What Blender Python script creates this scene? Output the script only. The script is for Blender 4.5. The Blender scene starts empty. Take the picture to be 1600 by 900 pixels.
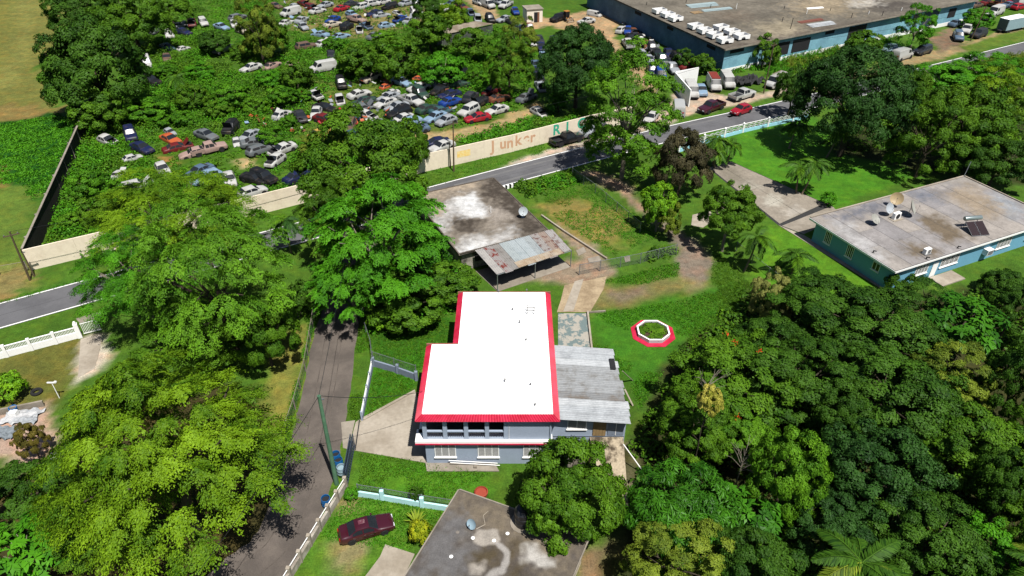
import bpy, bmesh, math, random
import numpy as np
from mathutils import Vector, Matrix, Euler

# ------------------------------------------------------------------ camera, sky, sun, exposure
SC = bpy.context.scene
C = SC.collection
FPX, PITCH, CAMH = 1100.0, math.radians(35.5), 50.0
cam_d = bpy.data.cameras.new("camera"); cam = bpy.data.objects.new("camera", cam_d); C.objects.link(cam)
cam.location = (0, 0, CAMH); cam.rotation_euler = (math.pi/2 - PITCH, 0, 0)
cam_d.sensor_width = 36.0; cam_d.lens = FPX/1600*36.0; cam_d.clip_start = 0.5; cam_d.clip_end = 6000
SC.camera = cam
SUN_EL, SUN_DIR = math.radians(64), Vector((0.50, -0.87, 0)).normalized()
W = bpy.data.worlds.new("World"); SC.world = W; W.use_nodes = True
nt = W.node_tree; nt.nodes.clear()
sky = nt.nodes.new("ShaderNodeTexSky"); sky.sky_type = 'NISHITA'; sky.sun_disc = False
sky.sun_elevation = SUN_EL; sky.sun_rotation = math.atan2(SUN_DIR.x, SUN_DIR.y)
bg = nt.nodes.new("ShaderNodeBackground"); bg.inputs[1].default_value = 0.05
out = nt.nodes.new("ShaderNodeOutputWorld")
nt.links.new(sky.outputs[0], bg.inputs[0]); nt.links.new(bg.outputs[0], out.inputs[0])
sd = bpy.data.lights.new("sun", 'SUN'); sd.energy = 5.0; sd.angle = math.radians(0.53); sd.color = (1.0, 0.96, 0.89)
sun = bpy.data.objects.new("sun", sd); C.objects.link(sun)
to_sun = Vector((SUN_DIR.x*math.cos(SUN_EL), SUN_DIR.y*math.cos(SUN_EL), math.sin(SUN_EL)))
sun.rotation_euler = to_sun.to_track_quat('Z', 'Y').to_euler(); sun.location = to_sun*300
vs = SC.view_settings; vs.view_transform = 'Standard'; vs.look = 'None'; vs.gamma = 1.0; vs.exposure = 0.6
vs.use_curve_mapping = False
SC.render.engine = 'CYCLES'
cy = SC.cycles
cy.max_bounces = 5; cy.diffuse_bounces = 1; cy.glossy_bounces = 2; cy.transmission_bounces = 3; cy.transparent_max_bounces = 8
cy.caustics_reflective = False; cy.caustics_refractive = False
cy.use_denoising = True
cy.use_adaptive_sampling = True; cy.adaptive_threshold = 0.02

# ------------------------------------------------------------------ helpers
CP, SP = math.cos(PITCH), math.sin(PITCH)
def U(x, y, z=0.0):
    """the place whose photograph pixel (1600 x 900) is x, y if it stands z metres up"""
    dx = (x-800)/FPX; dy = (450-y)/FPX
    d = Vector((dx, CP+dy*SP, -SP+dy*CP)); t = (z-CAMH)/d.z
    return Vector((d.x*t, d.y*t, z))
def ppm(p):   # photograph pixels per metre at a point
    return FPX/(p.y*CP + (CAMH-p.z)*SP)
def lin(c):
    c /= 255.0
    return c/12.92 if c <= .04045 else ((c+.055)/1.055)**2.4
GAIN = 1.95
def S(r, g, b):
    """sunlit colour as seen -> base colour of the surface"""
    return (min(.85, lin(r)/GAIN), min(.85, lin(g)/GAIN), min(.85, lin(b)/GAIN))
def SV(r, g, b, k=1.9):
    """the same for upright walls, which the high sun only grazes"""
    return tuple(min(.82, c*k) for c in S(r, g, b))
rng = random.Random(7)

class MB:
    def __init__(s): s.v = []; s.f = []; s.m = []
    def quad(s, *p, m=0):
        i = len(s.v); s.v += [tuple(q) for q in p]; s.f.append(tuple(range(i, i+len(p)))); s.m.append(m); return s
    def box(s, c, d, rz=0, m=0, tilt=None):
        cx, cy_, cz = c; hx, hy, hz = d[0]/2, d[1]/2, d[2]/2
        M = Matrix.Rotation(rz, 3, 'Z')
        if tilt: M = M @ Euler(tilt).to_matrix()
        i = len(s.v)
        for z in (-hz, hz):
            for x, y in ((-hx, -hy), (hx, -hy), (hx, hy), (-hx, hy)):
                q = M @ Vector((x, y, z)); s.v.append((cx+q.x, cy_+q.y, cz+q.z))
        for f in ((0,3,2,1),(4,5,6,7),(0,1,5,4),(1,2,6,5),(2,3,7,6),(3,0,4,7)):
            s.f.append(tuple(i+k for k in f)); s.m.append(m)
        return s
    def prism(s, poly, z0, z1, m=0, top=None):
        n = len(poly); i = len(s.v)
        a = sum(poly[k][0]*poly[(k+1)%n][1]-poly[(k+1)%n][0]*poly[k][1] for k in range(n))
        if a < 0: poly = poly[::-1]
        s.v += [(p[0], p[1], z0) for p in poly] + [(p[0], p[1], z1) for p in poly]
        s.f.append(tuple(range(i+n-1, i-1, -1))); s.m.append(m)
        s.f.append(tuple(range(i+n, i+2*n))); s.m.append(m if top is None else top)
        for k in range(n):
            j = (k+1) % n; s.f.append((i+k, i+j, i+n+j, i+n+k)); s.m.append(m)
        return s
    def tube(s, a, b, r0, r1=None, n=8, m=0, cap=True):
        a = Vector(a); b = Vector(b); r1 = r0 if r1 is None else r1
        d = (b-a).normalized(); u = d.orthogonal().normalized(); w = d.cross(u); i = len(s.v)
        for p, r in ((a, r0), (b, r1)):
            for k in range(n):
                t = 2*math.pi*k/n; s.v.append(tuple(p + u*r*math.cos(t) + w*r*math.sin(t)))
        for k in range(n):
            j = (k+1) % n; s.f.append((i+k, i+j, i+n+j, i+n+k)); s.m.append(m)
        if cap:
            s.f.append(tuple(range(i+n-1, i-1, -1))); s.m.append(m)
            s.f.append(tuple(range(i+n, i+2*n))); s.m.append(m)
        return s
    def path(s, pts, r0, r1, n=6, m=0):
        k = len(pts)-1
        for i in range(k):
            s.tube(pts[i], pts[i+1], r0+(r1-r0)*i/k, r0+(r1-r0)*(i+1)/k, n, m, cap=True)
        return s
    def lathe(s, prof, c=(0,0,0), n=20, m=0):
        i = len(s.v); k = len(prof)
        for r, z in prof:
            for a in range(n):
                t = 2*math.pi*a/n; s.v.append((c[0]+r*math.cos(t), c[1]+r*math.sin(t), c[2]+z))
        for q in range(k-1):
            for a in range(n):
                b = (a+1) % n; s.f.append((i+q*n+a, i+q*n+b, i+(q+1)*n+b, i+(q+1)*n+a)); s.m.append(m)
        s.f.append(tuple(i+(k-1)*n+a for a in range(n))); s.m.append(m)
        s.f.append(tuple(i+a for a in range(n-1, -1, -1))); s.m.append(m)
        return s
    def mesh(s, name, mats, smooth=None, bevel=0):
        me = bpy.data.meshes.new(name); me.from_pydata(s.v, [], s.f)
        for mt in (mats if isinstance(mats, (list, tuple)) else [mats]): me.materials.append(mt)
        me.polygons.foreach_set('material_index', s.m)
        if bevel:
            bm = bmesh.new(); bm.from_mesh(me)
            bmesh.ops.bevel(bm, geom=bm.edges[:], offset=bevel, segments=1, affect='EDGES', clamp_overlap=True)
            bm.to_mesh(me); bm.free()
        if smooth is not None:
            me.polygons.foreach_set('use_smooth', [True]*len(me.polygons)); me.set_sharp_from_angle(angle=math.radians(smooth))
        me.update(); return me
    def build(s, name, mats, parent=None, smooth=None, bevel=0, loc=None, rz=0):
        return obj(name, s.mesh(name, mats, smooth, bevel), parent, loc, rz)
def obj(name, me, parent=None, loc=None, rz=0):
    o = bpy.data.objects.new(name, me); C.objects.link(o)
    if parent is not None: o.parent = parent
    if loc is not None: o.location = loc
    if rz: o.rotation_euler = (0, 0, rz)
    return o
def tag(o, label, cat, group=None, kind=None):
    if label: o['label'] = label
    if cat: o['category'] = cat
    if group: o['group'] = group
    if kind: o['kind'] = kind
    return o
def thing(name, label, cat, loc=(0,0,0), rz=0, group=None):
    o = bpy.data.objects.new(name, None); C.objects.link(o); o.empty_display_size = .3
    o.location = loc; o.rotation_euler = (0, 0, rz)
    return tag(o, label, cat, group)
def struct(o): o['kind'] = 'structure'; return o
def stuff(o): o['kind'] = 'stuff'; return o
def recolor(o, mats):
    for i, mt in enumerate(mats):
        if mt is not None: o.material_slots[i].link = 'OBJECT'; o.material_slots[i].material = mt

# ------------------------------------------------------------------ materials
MATS = {}
def mat(name, col, rough=.8, var=.25, scale=1.0, bump=.0, bscale=30, col2=None, mix=.5, spec=.3, metal=0, coat=0,
        scale2=None, detail=6, sharp=(.35, .65), obj_space=True, bdist=.05):
    """two colours mixed by fractal noise, a finer noise for value, and a bump"""
    if name in MATS: return MATS[name]
    m = bpy.data.materials.new(name); m.use_nodes = True; t = m.node_tree; n = t.nodes; L = t.links
    b = n['Principled BSDF']; b.inputs['Roughness'].default_value = rough
    b.inputs['Specular IOR Level'].default_value = spec; b.inputs['Metallic'].default_value = metal
    b.inputs['Coat Weight'].default_value = coat
    tc = n.new('ShaderNodeTexCoord'); co = tc.outputs['Object']
    if not obj_space:
        g = n.new('ShaderNodeNewGeometry'); co = g.outputs['Position']
    c2 = col2 or tuple(c*(1-var) for c in col)
    nz = n.new('ShaderNodeTexNoise'); nz.inputs['Scale'].default_value = scale; nz.inputs['Detail'].default_value = detail
    nz.inputs['Roughness'].default_value = .65
    L.new(co, nz.inputs['Vector'])
    mr = n.new('ShaderNodeMapRange'); mr.interpolation_type = 'SMOOTHSTEP'
    mr.inputs[1].default_value = sharp[0]; mr.inputs[2].default_value = sharp[1]
    L.new(nz.outputs[0], mr.inputs[0])
    mx = n.new('ShaderNodeMix'); mx.data_type = 'RGBA'
    mx.inputs[6].default_value = (*col, 1); mx.inputs[7].default_value = (*c2, 1); L.new(mr.outputs[0], mx.inputs[0])
    n2 = n.new('ShaderNodeTexNoise'); n2.inputs['Scale'].default_value = scale2 or scale*9; n2.inputs['Detail'].default_value = 5
    L.new(co, n2.inputs['Vector'])
    m2 = n.new('ShaderNodeMapRange'); m2.inputs[1].default_value = .25; m2.inputs[2].default_value = .75
    m2.inputs[3].default_value = 1-var; m2.inputs[4].default_value = 1+var; L.new(n2.outputs[0], m2.inputs[0])
    mu = n.new('ShaderNodeMix'); mu.data_type = 'RGBA'; mu.blend_type = 'MULTIPLY'; mu.inputs[0].default_value = 1
    L.new(mx.outputs[2], mu.inputs[6]); L.new(m2.outputs[0], mu.inputs[7]); L.new(mu.outputs[2], b.inputs['Base Color'])
    if bump:
        n3 = n.new('ShaderNodeTexNoise'); n3.inputs['Scale'].default_value = bscale; n3.inputs['Detail'].default_value = 4
        L.new(co, n3.inputs['Vector'])
        bp = n.new('ShaderNodeBump'); bp.inputs['Strength'].default_value = bump; bp.inputs['Distance'].default_value = bdist
        L.new(n3.outputs[0], bp.inputs['Height']); L.new(bp.outputs[0], b.inputs['Normal'])
    MATS[name] = m; return m
def leafmat(name, col, col2, trans=.15, rough=.6, spec=.14):
    if name in MATS: return MATS[name]
    col = tuple(c*k for c, k in zip(col, (1.36, 1.36, 1.05))); col2 = tuple(c*k for c, k in zip(col2, (1.0, 1.0, .8)))
    m = bpy.data.materials.new(name); m.use_nodes = True; t = m.node_tree; n = t.nodes; L = t.links
    b = n['Principled BSDF']; b.inputs['Roughness'].default_value = rough; b.inputs['Specular IOR Level'].default_value = spec
    a = n.new('ShaderNodeAttribute'); a.attribute_name = 'tint'
    mx = n.new('ShaderNodeMix'); mx.data_type = 'RGBA'; mx.inputs[6].default_value = (*col, 1); mx.inputs[7].default_value = (*col2, 1)
    L.new(a.outputs['Fac'], mx.inputs[0])
    L.new(mx.outputs[2], b.inputs['Base Color'])
    tr = n.new('ShaderNodeBsdfTranslucent')
    hs = n.new('ShaderNodeHueSaturation'); hs.inputs['Value'].default_value = 1.3; hs.inputs['Hue'].default_value = .485
    L.new(mx.outputs[2], hs.inputs['Color']); L.new(hs.outputs[0], tr.inputs[0])
    ms = n.new('ShaderNodeMixShader'); ms.inputs[0].default_value = trans
    L.new(b.outputs[0], ms.inputs[1]); L.new(tr.outputs[0], ms.inputs[2]); L.new(ms.outputs[0], n['Material Output'].inputs[0])
    MATS[name] = m; return m

M_white = mat('white_paint', (.80, .80, .79), .55, .05, .6, bump=.1, bscale=8)
M_roofwhite = mat('white_roof_coating', (.84, .84, .83), .6, .035, .35, bump=.15, bscale=4, col2=(.74, .74, .74), sharp=(.62, .8))
M_red = mat('red_tile_paint', S(240, 54, 94), .5, .12, .8, col2=S(216, 36, 70))
M_greywall = mat('grey_blue_render', SV(146, 158, 176), .8, .06, .7, bump=.1)
M_greydark = mat('slate_grey_render', SV(116, 126, 142), .8, .08, .7)
M_black = mat('black_plastic', (.012, .012, .014), .35, .2, 2, spec=.5)
M_dark = mat('dark_interior', (.015, .015, .017), .9, .2, 1)
M_conc = mat('pale_concrete', S(204, 193, 177), .9, .10, .35, col2=S(176, 164, 147), bump=.2, bscale=12)
M_conc2 = mat('weathered_concrete', S(184, 174, 160), .9, .12, .3, col2=S(154, 144, 130), bump=.25, bscale=10)
M_grey = mat('grey_concrete', S(140, 140, 142), .9, .15, .5, bump=.2)
M_galv = mat('galvanised_steel', S(170, 176, 182), .45, .12, 1.5, metal=.5, spec=.5)
M_bark = mat('grey_bark', S(92, 82, 66), .9, .3, 3, bump=.5, bscale=14)
M_bark2 = mat('pale_bark', S(165, 155, 138), .9, .25, 3, bump=.4, bscale=14)
M_palmbark = mat('palm_bark', S(150, 135, 112), .9, .25, 4, bump=.4, bscale=20)
M_wood = mat('weathered_wood_pole', S(120, 105, 80), .9, .25, 2, bump=.3)
M_glass = mat('car_glass', (.014, .017, .021), .2, .1, 1, spec=.35)
M_tyre = mat('tyre_rubber', (.015, .015, .016), .85, .2, 5)
M_rim = mat('wheel_rim', (.38, .38, .40), .35, .15, 8, metal=.6)
# ------------------------------------------------------------------ the ground: one sheet, soil and turf colours by area
def vnoise(x, y, s, seed):
    r = np.random.RandomState(seed); T = r.rand(256, 256)
    x = x/s+1000; y = y/s+1000; xi = np.floor(x).astype(int); yi = np.floor(y).astype(int)
    fx = x-xi; fy = y-yi; fx = fx*fx*(3-2*fx); fy = fy*fy*(3-2*fy)
    g = lambda a, b: T[a % 256, b % 256]
    return (g(xi,yi)*(1-fx)+g(xi+1,yi)*fx)*(1-fy)+(g(xi,yi+1)*(1-fx)+g(xi+1,yi+1)*fx)*fy
def sdist(px, py, poly):
    d = np.full(px.shape, 1e9); ins = np.zeros(px.shape, bool); n = len(poly)
    for i in range(n):
        ax, ay = poly[i]; bx, by = poly[(i+1) % n]; ex, ey = bx-ax, by-ay
        t = np.clip(((px-ax)*ex+(py-ay)*ey)/(ex*ex+ey*ey+1e-9), 0, 1)
        d = np.minimum(d, (px-ax-t*ex)**2+(py-ay-t*ey)**2)
        c = ((ay > py) != (by > py)) & (px < (bx-ax)*(py-ay)/((by-ay) if by != ay else 1e-9)+ax); ins ^= c
    d = np.sqrt(d); return np.where(ins, d, -d)
def wp(pts): return [tuple(U(x, y)[:2]) for x, y in pts]

GRASS = S(74, 112, 30)
SOIL = [  # outline in photograph pixels on the ground, colour, softness (m), edge wobble (m)
 ([(-400,-150),(100,-150),(98,30),(90,70),(60,110),(80,150),(92,176),(0,196),(-400,230)], S(114,118,56), 1.0, 1.5),
 ([(-400,150),(40,165),(95,168),(90,182),(0,196),(-400,225)], S(128,114,64), 2.0, 2.0),
 ([(25,-100),(60,-100),(50,60),(20,140),(-10,140),(30,60)], S(126,128,66), 3.0, 2.0),
 ([(-10,0),(5,0),(-10,130),(-60,130)], S(118,118,54), 3.0, 2.0),
 ([(-400,225),(0,192),(92,176),(135,190),(118,240),(100,290),(60,318),(38,292),(0,288),(-400,340)], S(28,84,14), .8, 1.6),
 ([(-400,330),(0,286),(40,292),(60,318),(48,400),(40,470),(0,480),(-400,560)], S(92,118,42), 1.0, 1.2),
 ([(-60,270),(3,262),(4,290),(-60,300)], S(150,130,70), 1.0, 1.2),
 ([(0,415),(45,420),(60,440),(20,470),(-60,480)], S(132,122,74), 1.0, 1.0),
 # the breaker's yard
 ([(130,190),(210,60),(300,-60),(1000,-60),(1000,120),(930,205),(660,265),(60,425)], S(70,108,26), 2.0, 2.0),
 ([(470,120),(600,100),(760,140),(800,170),(640,225),(480,215)], S(92,112,44), 2.0, 2.0),
 ([(440,0),(640,-10),(680,30),(560,60),(460,45)], S(126,122,74), 2.0, 2.0),
 ([(635,208),(700,204),(760,194),(800,176),(838,160),(846,170),(806,192),(744,214),(690,224),(630,226)], S(174,154,110), .7, .8),
 ([(366,248),(392,244),(398,262),(372,264)], S(178,160,120), .8, .8),
 ([(245,243),(275,246),(280,255),(250,255)], S(150,120,66), .8, .8),
 ([(705,-20),(745,-20),(775,20),(790,32),(768,36),(740,14)], S(170,148,112), .8, .8),
 ([(825,22),(870,30),(905,18),(975,8),(985,28),(958,48),(968,74),(1000,104),(1034,142),(1008,146),(978,104),(948,72),(918,54),(888,50),(862,40),(815,48)], S(174,150,114), .8, 1.0),
 ([(1000,208),(1042,168),(1056,148),(1092,140),(1140,152),(1192,146),(1240,132),(1250,140),(1205,152),(1050,188),(990,205)], S(186,170,150), .6, .7),
 ([(785,262),(828,242),(868,232),(936,213),(1000,200),(1050,184),(1052,194),(936,226),(800,261)], S(190,178,162), .6, .8),
 ([(0,498),(25,450),(60,452),(120,432),(125,446),(0,479)], S(70,116,30), .6, .6),
 ([(1240,140),(1350,110),(1400,90),(1420,88),(1480,74),(1600,40),(1700,10),(1700,26),(1600,60),(1410,107),(1260,142)], S(152,138,100), .8, .9),
 ([(1452,62),(1486,38),(1500,66),(1470,84)], S(128,110,90), .8, .8),
 ([(1500,72),(1700,20),(1700,30),(1520,84)], S(92,120,40), .6, .8),
 # yard of the concrete house
 ([(800,288),(900,264),(1000,330),(1035,370),(960,400),(900,380)], S(78,112,34), .8, .8),
 ([(826,328),(880,306),(942,318),(982,348),(968,386),(918,376),(862,345)], S(134,124,66), 1.6, 1.6),
 ([(868,346),(906,368),(942,398),(956,424),(940,452),(870,446),(780,440),(790,430),(886,414),(900,398)], S(150,134,114), .6, .7),
 ([(930,268),(975,282),(1004,318),(1010,332),(992,326),(955,292),(905,270)], S(158,138,116), .6, .8),
 ([(1000,324),(1050,352),(1085,372),(1112,402),(1114,432),(1098,448),(1078,446),(1058,428),(1066,392),(1040,368)], S(134,122,108), .5, .6),
 ([(925,446),(1000,440),(1065,432),(1090,446),(1060,462),(960,478),(930,488)], S(122,120,70), 1.0, 1.0),
 ([(950,452),(1010,446),(1005,460),(955,468)], S(130,116,96), .8, .8),
 ([(1075,446),(1112,444),(1112,472),(1080,474)], S(150,140,96), 1.0, 1.0),
 ([(1110,200),(1260,180),(1450,270),(1290,330),(1118,252)], S(72,128,26), .8, .8),
 ([(1200,350),(1270,370),(1400,450),(1300,520),(1180,440)], S(84,134,28), .8, .8),
 ([(925,492),(1060,470),(1150,440),(1160,520),(1050,560),(1000,640),(985,600),(925,555)], S(64,118,26), .8, .8),
 # left side of the lane
 ([(-300,620),(0,556),(122,524),(128,560),(95,640),(0,650)], S(102,106,46), .6, .6),
 ([(124,528),(158,520),(170,560),(120,600),(122,560)], S(206,196,178), .4, .4),
 ([(430,520),(494,500),(470,610),(440,700),(400,700)], S(120,124,56), .8, .8),
 ([(-200,650),(0,648),(70,632),(95,690),(60,740),(0,720),(-200,760)], S(186,160,142), .5, .5),
 # plots around the red-trimmed house
 ([(575,500),(710,490),(705,535),(650,590),(585,566)], S(52,104,18), .6, .6),
 ([(585,570),(648,590),(650,606),(568,655)], S(58,122,20), .3, .2),
 ([(560,706),(665,722),(770,735),(760,800),(560,770)], S(76,128,28), .5, .5),
 ([(500,830),(545,770),(700,790),(640,870),(560,905),(470,905)], S(84,128,34), .6, .6),
 ([(525,780),(560,780),(562,796),(530,800)], S(150,132,96), .5, .5),
 ([(520,860),(560,850),(580,880),(530,890)], S(140,132,92), .7, .8),
 ([(900,860),(960,850),(960,920),(890,920)], S(140,120,90), .8, .8),
 ([(930,690),(985,690),(985,760),(950,760)], S(196,180,152), .5, .6),
 # floor of the woods
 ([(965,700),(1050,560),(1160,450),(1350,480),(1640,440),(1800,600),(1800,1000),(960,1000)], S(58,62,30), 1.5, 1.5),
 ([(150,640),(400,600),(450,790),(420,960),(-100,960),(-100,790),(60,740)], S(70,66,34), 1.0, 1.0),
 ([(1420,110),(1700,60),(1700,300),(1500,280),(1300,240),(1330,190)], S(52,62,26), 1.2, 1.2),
]
XS = np.arange(-176, 160.1, .8); YS = np.arange(20, 244.1, .8)
GX, GY = np.meshgrid(XS, YS); gx, gy = GX.ravel(), GY.ravel()
col = np.tile(np.array(GRASS), (gx.size, 1))
w1 = vnoise(gx, gy, 2.3, 1)-.5+(vnoise(gx, gy, 1.0, 2)-.5)*.6; w2 = vnoise(gx, gy, 2.3, 3)-.5+(vnoise(gx, gy, 1.0, 4)-.5)*.6
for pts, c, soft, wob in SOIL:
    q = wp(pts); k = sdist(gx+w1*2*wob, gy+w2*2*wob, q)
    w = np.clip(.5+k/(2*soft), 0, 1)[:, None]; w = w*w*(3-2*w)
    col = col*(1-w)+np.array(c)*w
nv = gx.size; nx = len(XS); ny = len(YS)
verts = np.zeros((nv+8, 3), np.float32); verts[:nv, 0] = gx; verts[:nv, 1] = gy
x0, x1, y0, y1 = XS[0], XS[-1], YS[0], YS[-1]
BIG = 2500
verts[nv:] = [(-BIG,-BIG,0),(BIG,-BIG,0),(BIG,BIG,0),(-BIG,BIG,0),(x0,y0,0),(x1,y0,0),(x1,y1,0),(x0,y1,0)]
ii = np.arange((ny-1)*nx).reshape(ny-1, nx)[:, :-1].ravel()
q = np.stack([ii, ii+1, ii+nx+1, ii+nx], 1).astype(np.int32)
q = np.vstack([q, [[nv, nv+1, nv+5, nv+4], [nv+1, nv+2, nv+6, nv+5], [nv+2, nv+3, nv+7, nv+6], [nv+3, nv, nv+4, nv+7]]]).astype(np.int32)
def npmesh(name, verts, quads, tint=None, colors=None):
    me = bpy.data.meshes.new(name); me.vertices.add(len(verts)); me.vertices.foreach_set('co', np.asarray(verts, np.float32).ravel())
    me.loops.add(quads.size); me.loops.foreach_set('vertex_index', quads.ravel().astype(np.int32))
    me.polygons.add(len(quads)); me.polygons.foreach_set('loop_start', np.arange(0, quads.size, 4, dtype=np.int32))
    me.update(calc_edges=True)
    if tint is not None:
        a = me.attributes.new('tint', 'FLOAT', 'POINT'); a.data.foreach_set('value', np.asarray(tint, np.float32))
    if colors is not None:
        a = me.attributes.new('soil', 'FLOAT_COLOR', 'POINT'); a.data.foreach_set('color', np.asarray(colors, np.float32).ravel())
    return me
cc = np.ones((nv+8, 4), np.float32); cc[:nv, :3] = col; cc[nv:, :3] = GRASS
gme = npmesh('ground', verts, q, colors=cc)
def soilmat(name, noises, bump, bscale, wisps=True, rough=.95, bdist=.15):
    gm = bpy.data.materials.new(name); gm.use_nodes = True; t = gm.node_tree; n = t.nodes; L = t.links
    b = n['Principled BSDF']; b.inputs['Roughness'].default_value = rough; b.inputs['Specular IOR Level'].default_value = .15
    at_ = n.new('ShaderNodeAttribute'); at_.attribute_name = 'soil'
    geo = n.new('ShaderNodeNewGeometry'); cur = at_.outputs['Color']
    for sc_, lo, hi in noises:
        nz = n.new('ShaderNodeTexNoise'); nz.inputs['Scale'].default_value = sc_; nz.inputs['Detail'].default_value = 6; nz.inputs['Roughness'].default_value = .65
        L.new(geo.outputs['Position'], nz.inputs['Vector'])
        mr = n.new('ShaderNodeMapRange'); mr.inputs[1].default_value = .28; mr.inputs[2].default_value = .72; mr.inputs[3].default_value = lo; mr.inputs[4].default_value = hi
        L.new(nz.outputs[0], mr.inputs[0])
        mu = n.new('ShaderNodeMix'); mu.data_type = 'RGBA'; mu.blend_type = 'MULTIPLY'; mu.inputs[0].default_value = 1
        L.new(cur, mu.inputs[6]); L.new(mr.outputs[0], mu.inputs[7]); cur = mu.outputs[2]
    if wisps:   # yellower wisps in the turf
        nz = n.new('ShaderNodeTexNoise'); nz.inputs['Scale'].default_value = .55; nz.inputs['Detail'].default_value = 7; L.new(geo.outputs['Position'], nz.inputs['Vector'])
        mr = n.new('ShaderNodeMapRange'); mr.inputs[1].default_value = .45; mr.inputs[2].default_value = .72; mr.inputs[4].default_value = .6; L.new(nz.outputs[0], mr.inputs[0])
        mu = n.new('ShaderNodeMix'); mu.data_type = 'RGBA'; mu.blend_type = 'MULTIPLY'; mu.inputs[7].default_value = (1.7, 1.2, 1.05, 1)
        L.new(mr.outputs[0], mu.inputs[0]); L.new(cur, mu.inputs[6]); cur = mu.outputs[2]
    L.new(cur, b.inputs['Base Color'])
    nz = n.new('ShaderNodeTexNoise'); nz.inputs['Scale'].default_value = bscale; nz.inputs['Detail'].default_value = 6; L.new(geo.outputs['Position'], nz.inputs['Vector'])
    bp = n.new('ShaderNodeBump'); bp.inputs['Strength'].default_value = bump; bp.inputs['Distance'].default_value = bdist
    L.new(nz.outputs[0], bp.inputs['Height']); L.new(bp.outputs[0], b.inputs['Normal'])
    return gm
gm = soilmat('turf_and_soil', ((.07, .88, 1.26), (.3, .8, 1.3), (1.3, .74, 1.3), (6.5, .62, 1.4)), .6, 5)
def painted(name, a, b, c, d, z, base, polys, parent, m, step=.22, zt=None):
    """flat sheet a-b-c-d finely divided, stains and coatings coloured by outline"""
    a, b, c, d = [Vector(p[:2]) for p in (a, b, c, d)]; nu = int((b-a).length/step); nv_ = int((d-a).length/step)
    u, v = np.meshgrid(np.linspace(0, 1, nu+1), np.linspace(0, 1, nv_+1)); u = u.ravel(); v = v.ravel()
    A_, B_, C_, D_ = [np.array(p) for p in (a, b, c, d)]
    P = (A_*(1-u[:, None])+B_*u[:, None])*(1-v[:, None])+(D_*(1-u[:, None])+C_*u[:, None])*v[:, None]
    x, y = P[:, 0], P[:, 1]; col = np.tile(np.array(base), (len(x), 1))
    w1 = vnoise(x, y, 1.4, 11)-.5+(vnoise(x, y, .5, 12)-.5)*.7; w2 = vnoise(x, y, 1.4, 13)-.5+(vnoise(x, y, .5, 14)-.5)*.7
    w3 = vnoise(x, y, .35, 15)-.5
    for pts, cl, soft, wob in polys:
        k = sdist(x+w1*2*wob, y+w2*2*wob, [tuple(U(px, py, z if zt is None else zt)[:2]) for px, py in pts])+w3*soft*1.2
        w = np.clip(.5+k/(2*soft), 0, 1)[:, None]; col = col*(1-w)+np.array(cl)*w
    vv = np.column_stack([P, np.full(len(x), z)]); ii = np.arange(nv_*(nu+1)).reshape(nv_, nu+1)[:, :-1].ravel(); q = np.stack([ii, ii+1, ii+nu+2, ii+nu+1], 1)
    me = npmesh(name, vv, q, colors=np.column_stack([col, np.ones(len(x))])); me.materials.append(m); return obj(name, me, parent)
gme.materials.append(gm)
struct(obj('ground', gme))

# ------------------------------------------------------------------ roads and paved areas
M_asph = mat('main_road_asphalt', S(122, 122, 126), .85, .10, .25, col2=S(106, 106, 110), bump=.25, bscale=40, scale2=14, obj_space=False)
M_lane = mat('old_lane_asphalt', S(128, 118, 110), .9, .14, .3, col2=S(104, 96, 90), bump=.35, bscale=30, scale2=10, obj_space=False)
def smooth_line(P, k=8):
    P = [Vector(p) for p in P]; Q = []
    P = [P[0]*2-P[1]] + P + [P[-1]*2-P[-2]]
    for i in range(1, len(P)-2):
        a, b_, c, d = P[i-1:i+3]
        for j in range(k):
            t = j/k; Q.append(.5*((2*b_)+(c-a)*t+(2*a-5*b_+4*c-d)*t*t+(3*b_-a-3*c+d)*t**3))
    Q.append(P[-2]); return Q
def strip(line, o0, o1, z, jit=0, seed=1):
    """flat strip between two offsets (to the left of travel) along a line"""
    r = random.Random(seed); mb = MB(); n_ = len(line); prev = None
    for i, p in enumerate(line):
        d = (line[min(i+1, n_-1)]-line[max(i-1, 0)]).normalized(); nn = Vector((-d.y, d.x))
        a = p+nn*(o0+r.uniform(-jit, jit)); c = p+nn*(o1+r.uniform(-jit, jit))
        if prev: mb.quad((prev[0].x, prev[0].y, z), (a.x, a.y, z), (c.x, c.y, z), (prev[1].x, prev[1].y, z))
        prev = (a, c)
    return mb
ROAD = smooth_line([(-220,-35.5),(-120,26.8),(-60,64.2),(-25,85.9),(0,101.1),(28,117.2),(55,131.0),(98,154.6),(124,169.2),(200,211),(320,270)], 12)
road = struct(strip(ROAD, -2.9, 2.9, .015).build('main_road', M_asph))
M_line = mat('worn_white_line', (.72, .72, .70), .7, .2, 1.2, col2=(.45, .45, .43), sharp=(.55, .75), obj_space=False)
strip(ROAD, 2.6, 2.78, .022).build('edge_line', M_line, road)
strip(ROAD, -2.78, -2.6, .022).build('edge_line', M_line, road)
M_crack = mat('dark_line', (.03, .03, .03), .8, .2, 1)
strip(ROAD, -.02, .03, .019, .04).build('centre_seam', mat('worn_seam', S(84, 84, 88), .9, .2, .5, col2=S(106, 106, 110), sharp=(.4, .6), obj_space=False), road)
M_pat = mat('asphalt_patch', S(98, 98, 102), .9, .12, .6, col2=S(110, 110, 114), obj_space=False); M_pat2 = mat('asphalt_wear', S(134, 133, 133), .9, .1, .4, col2=S(122, 122, 125), obj_space=False)
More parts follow.
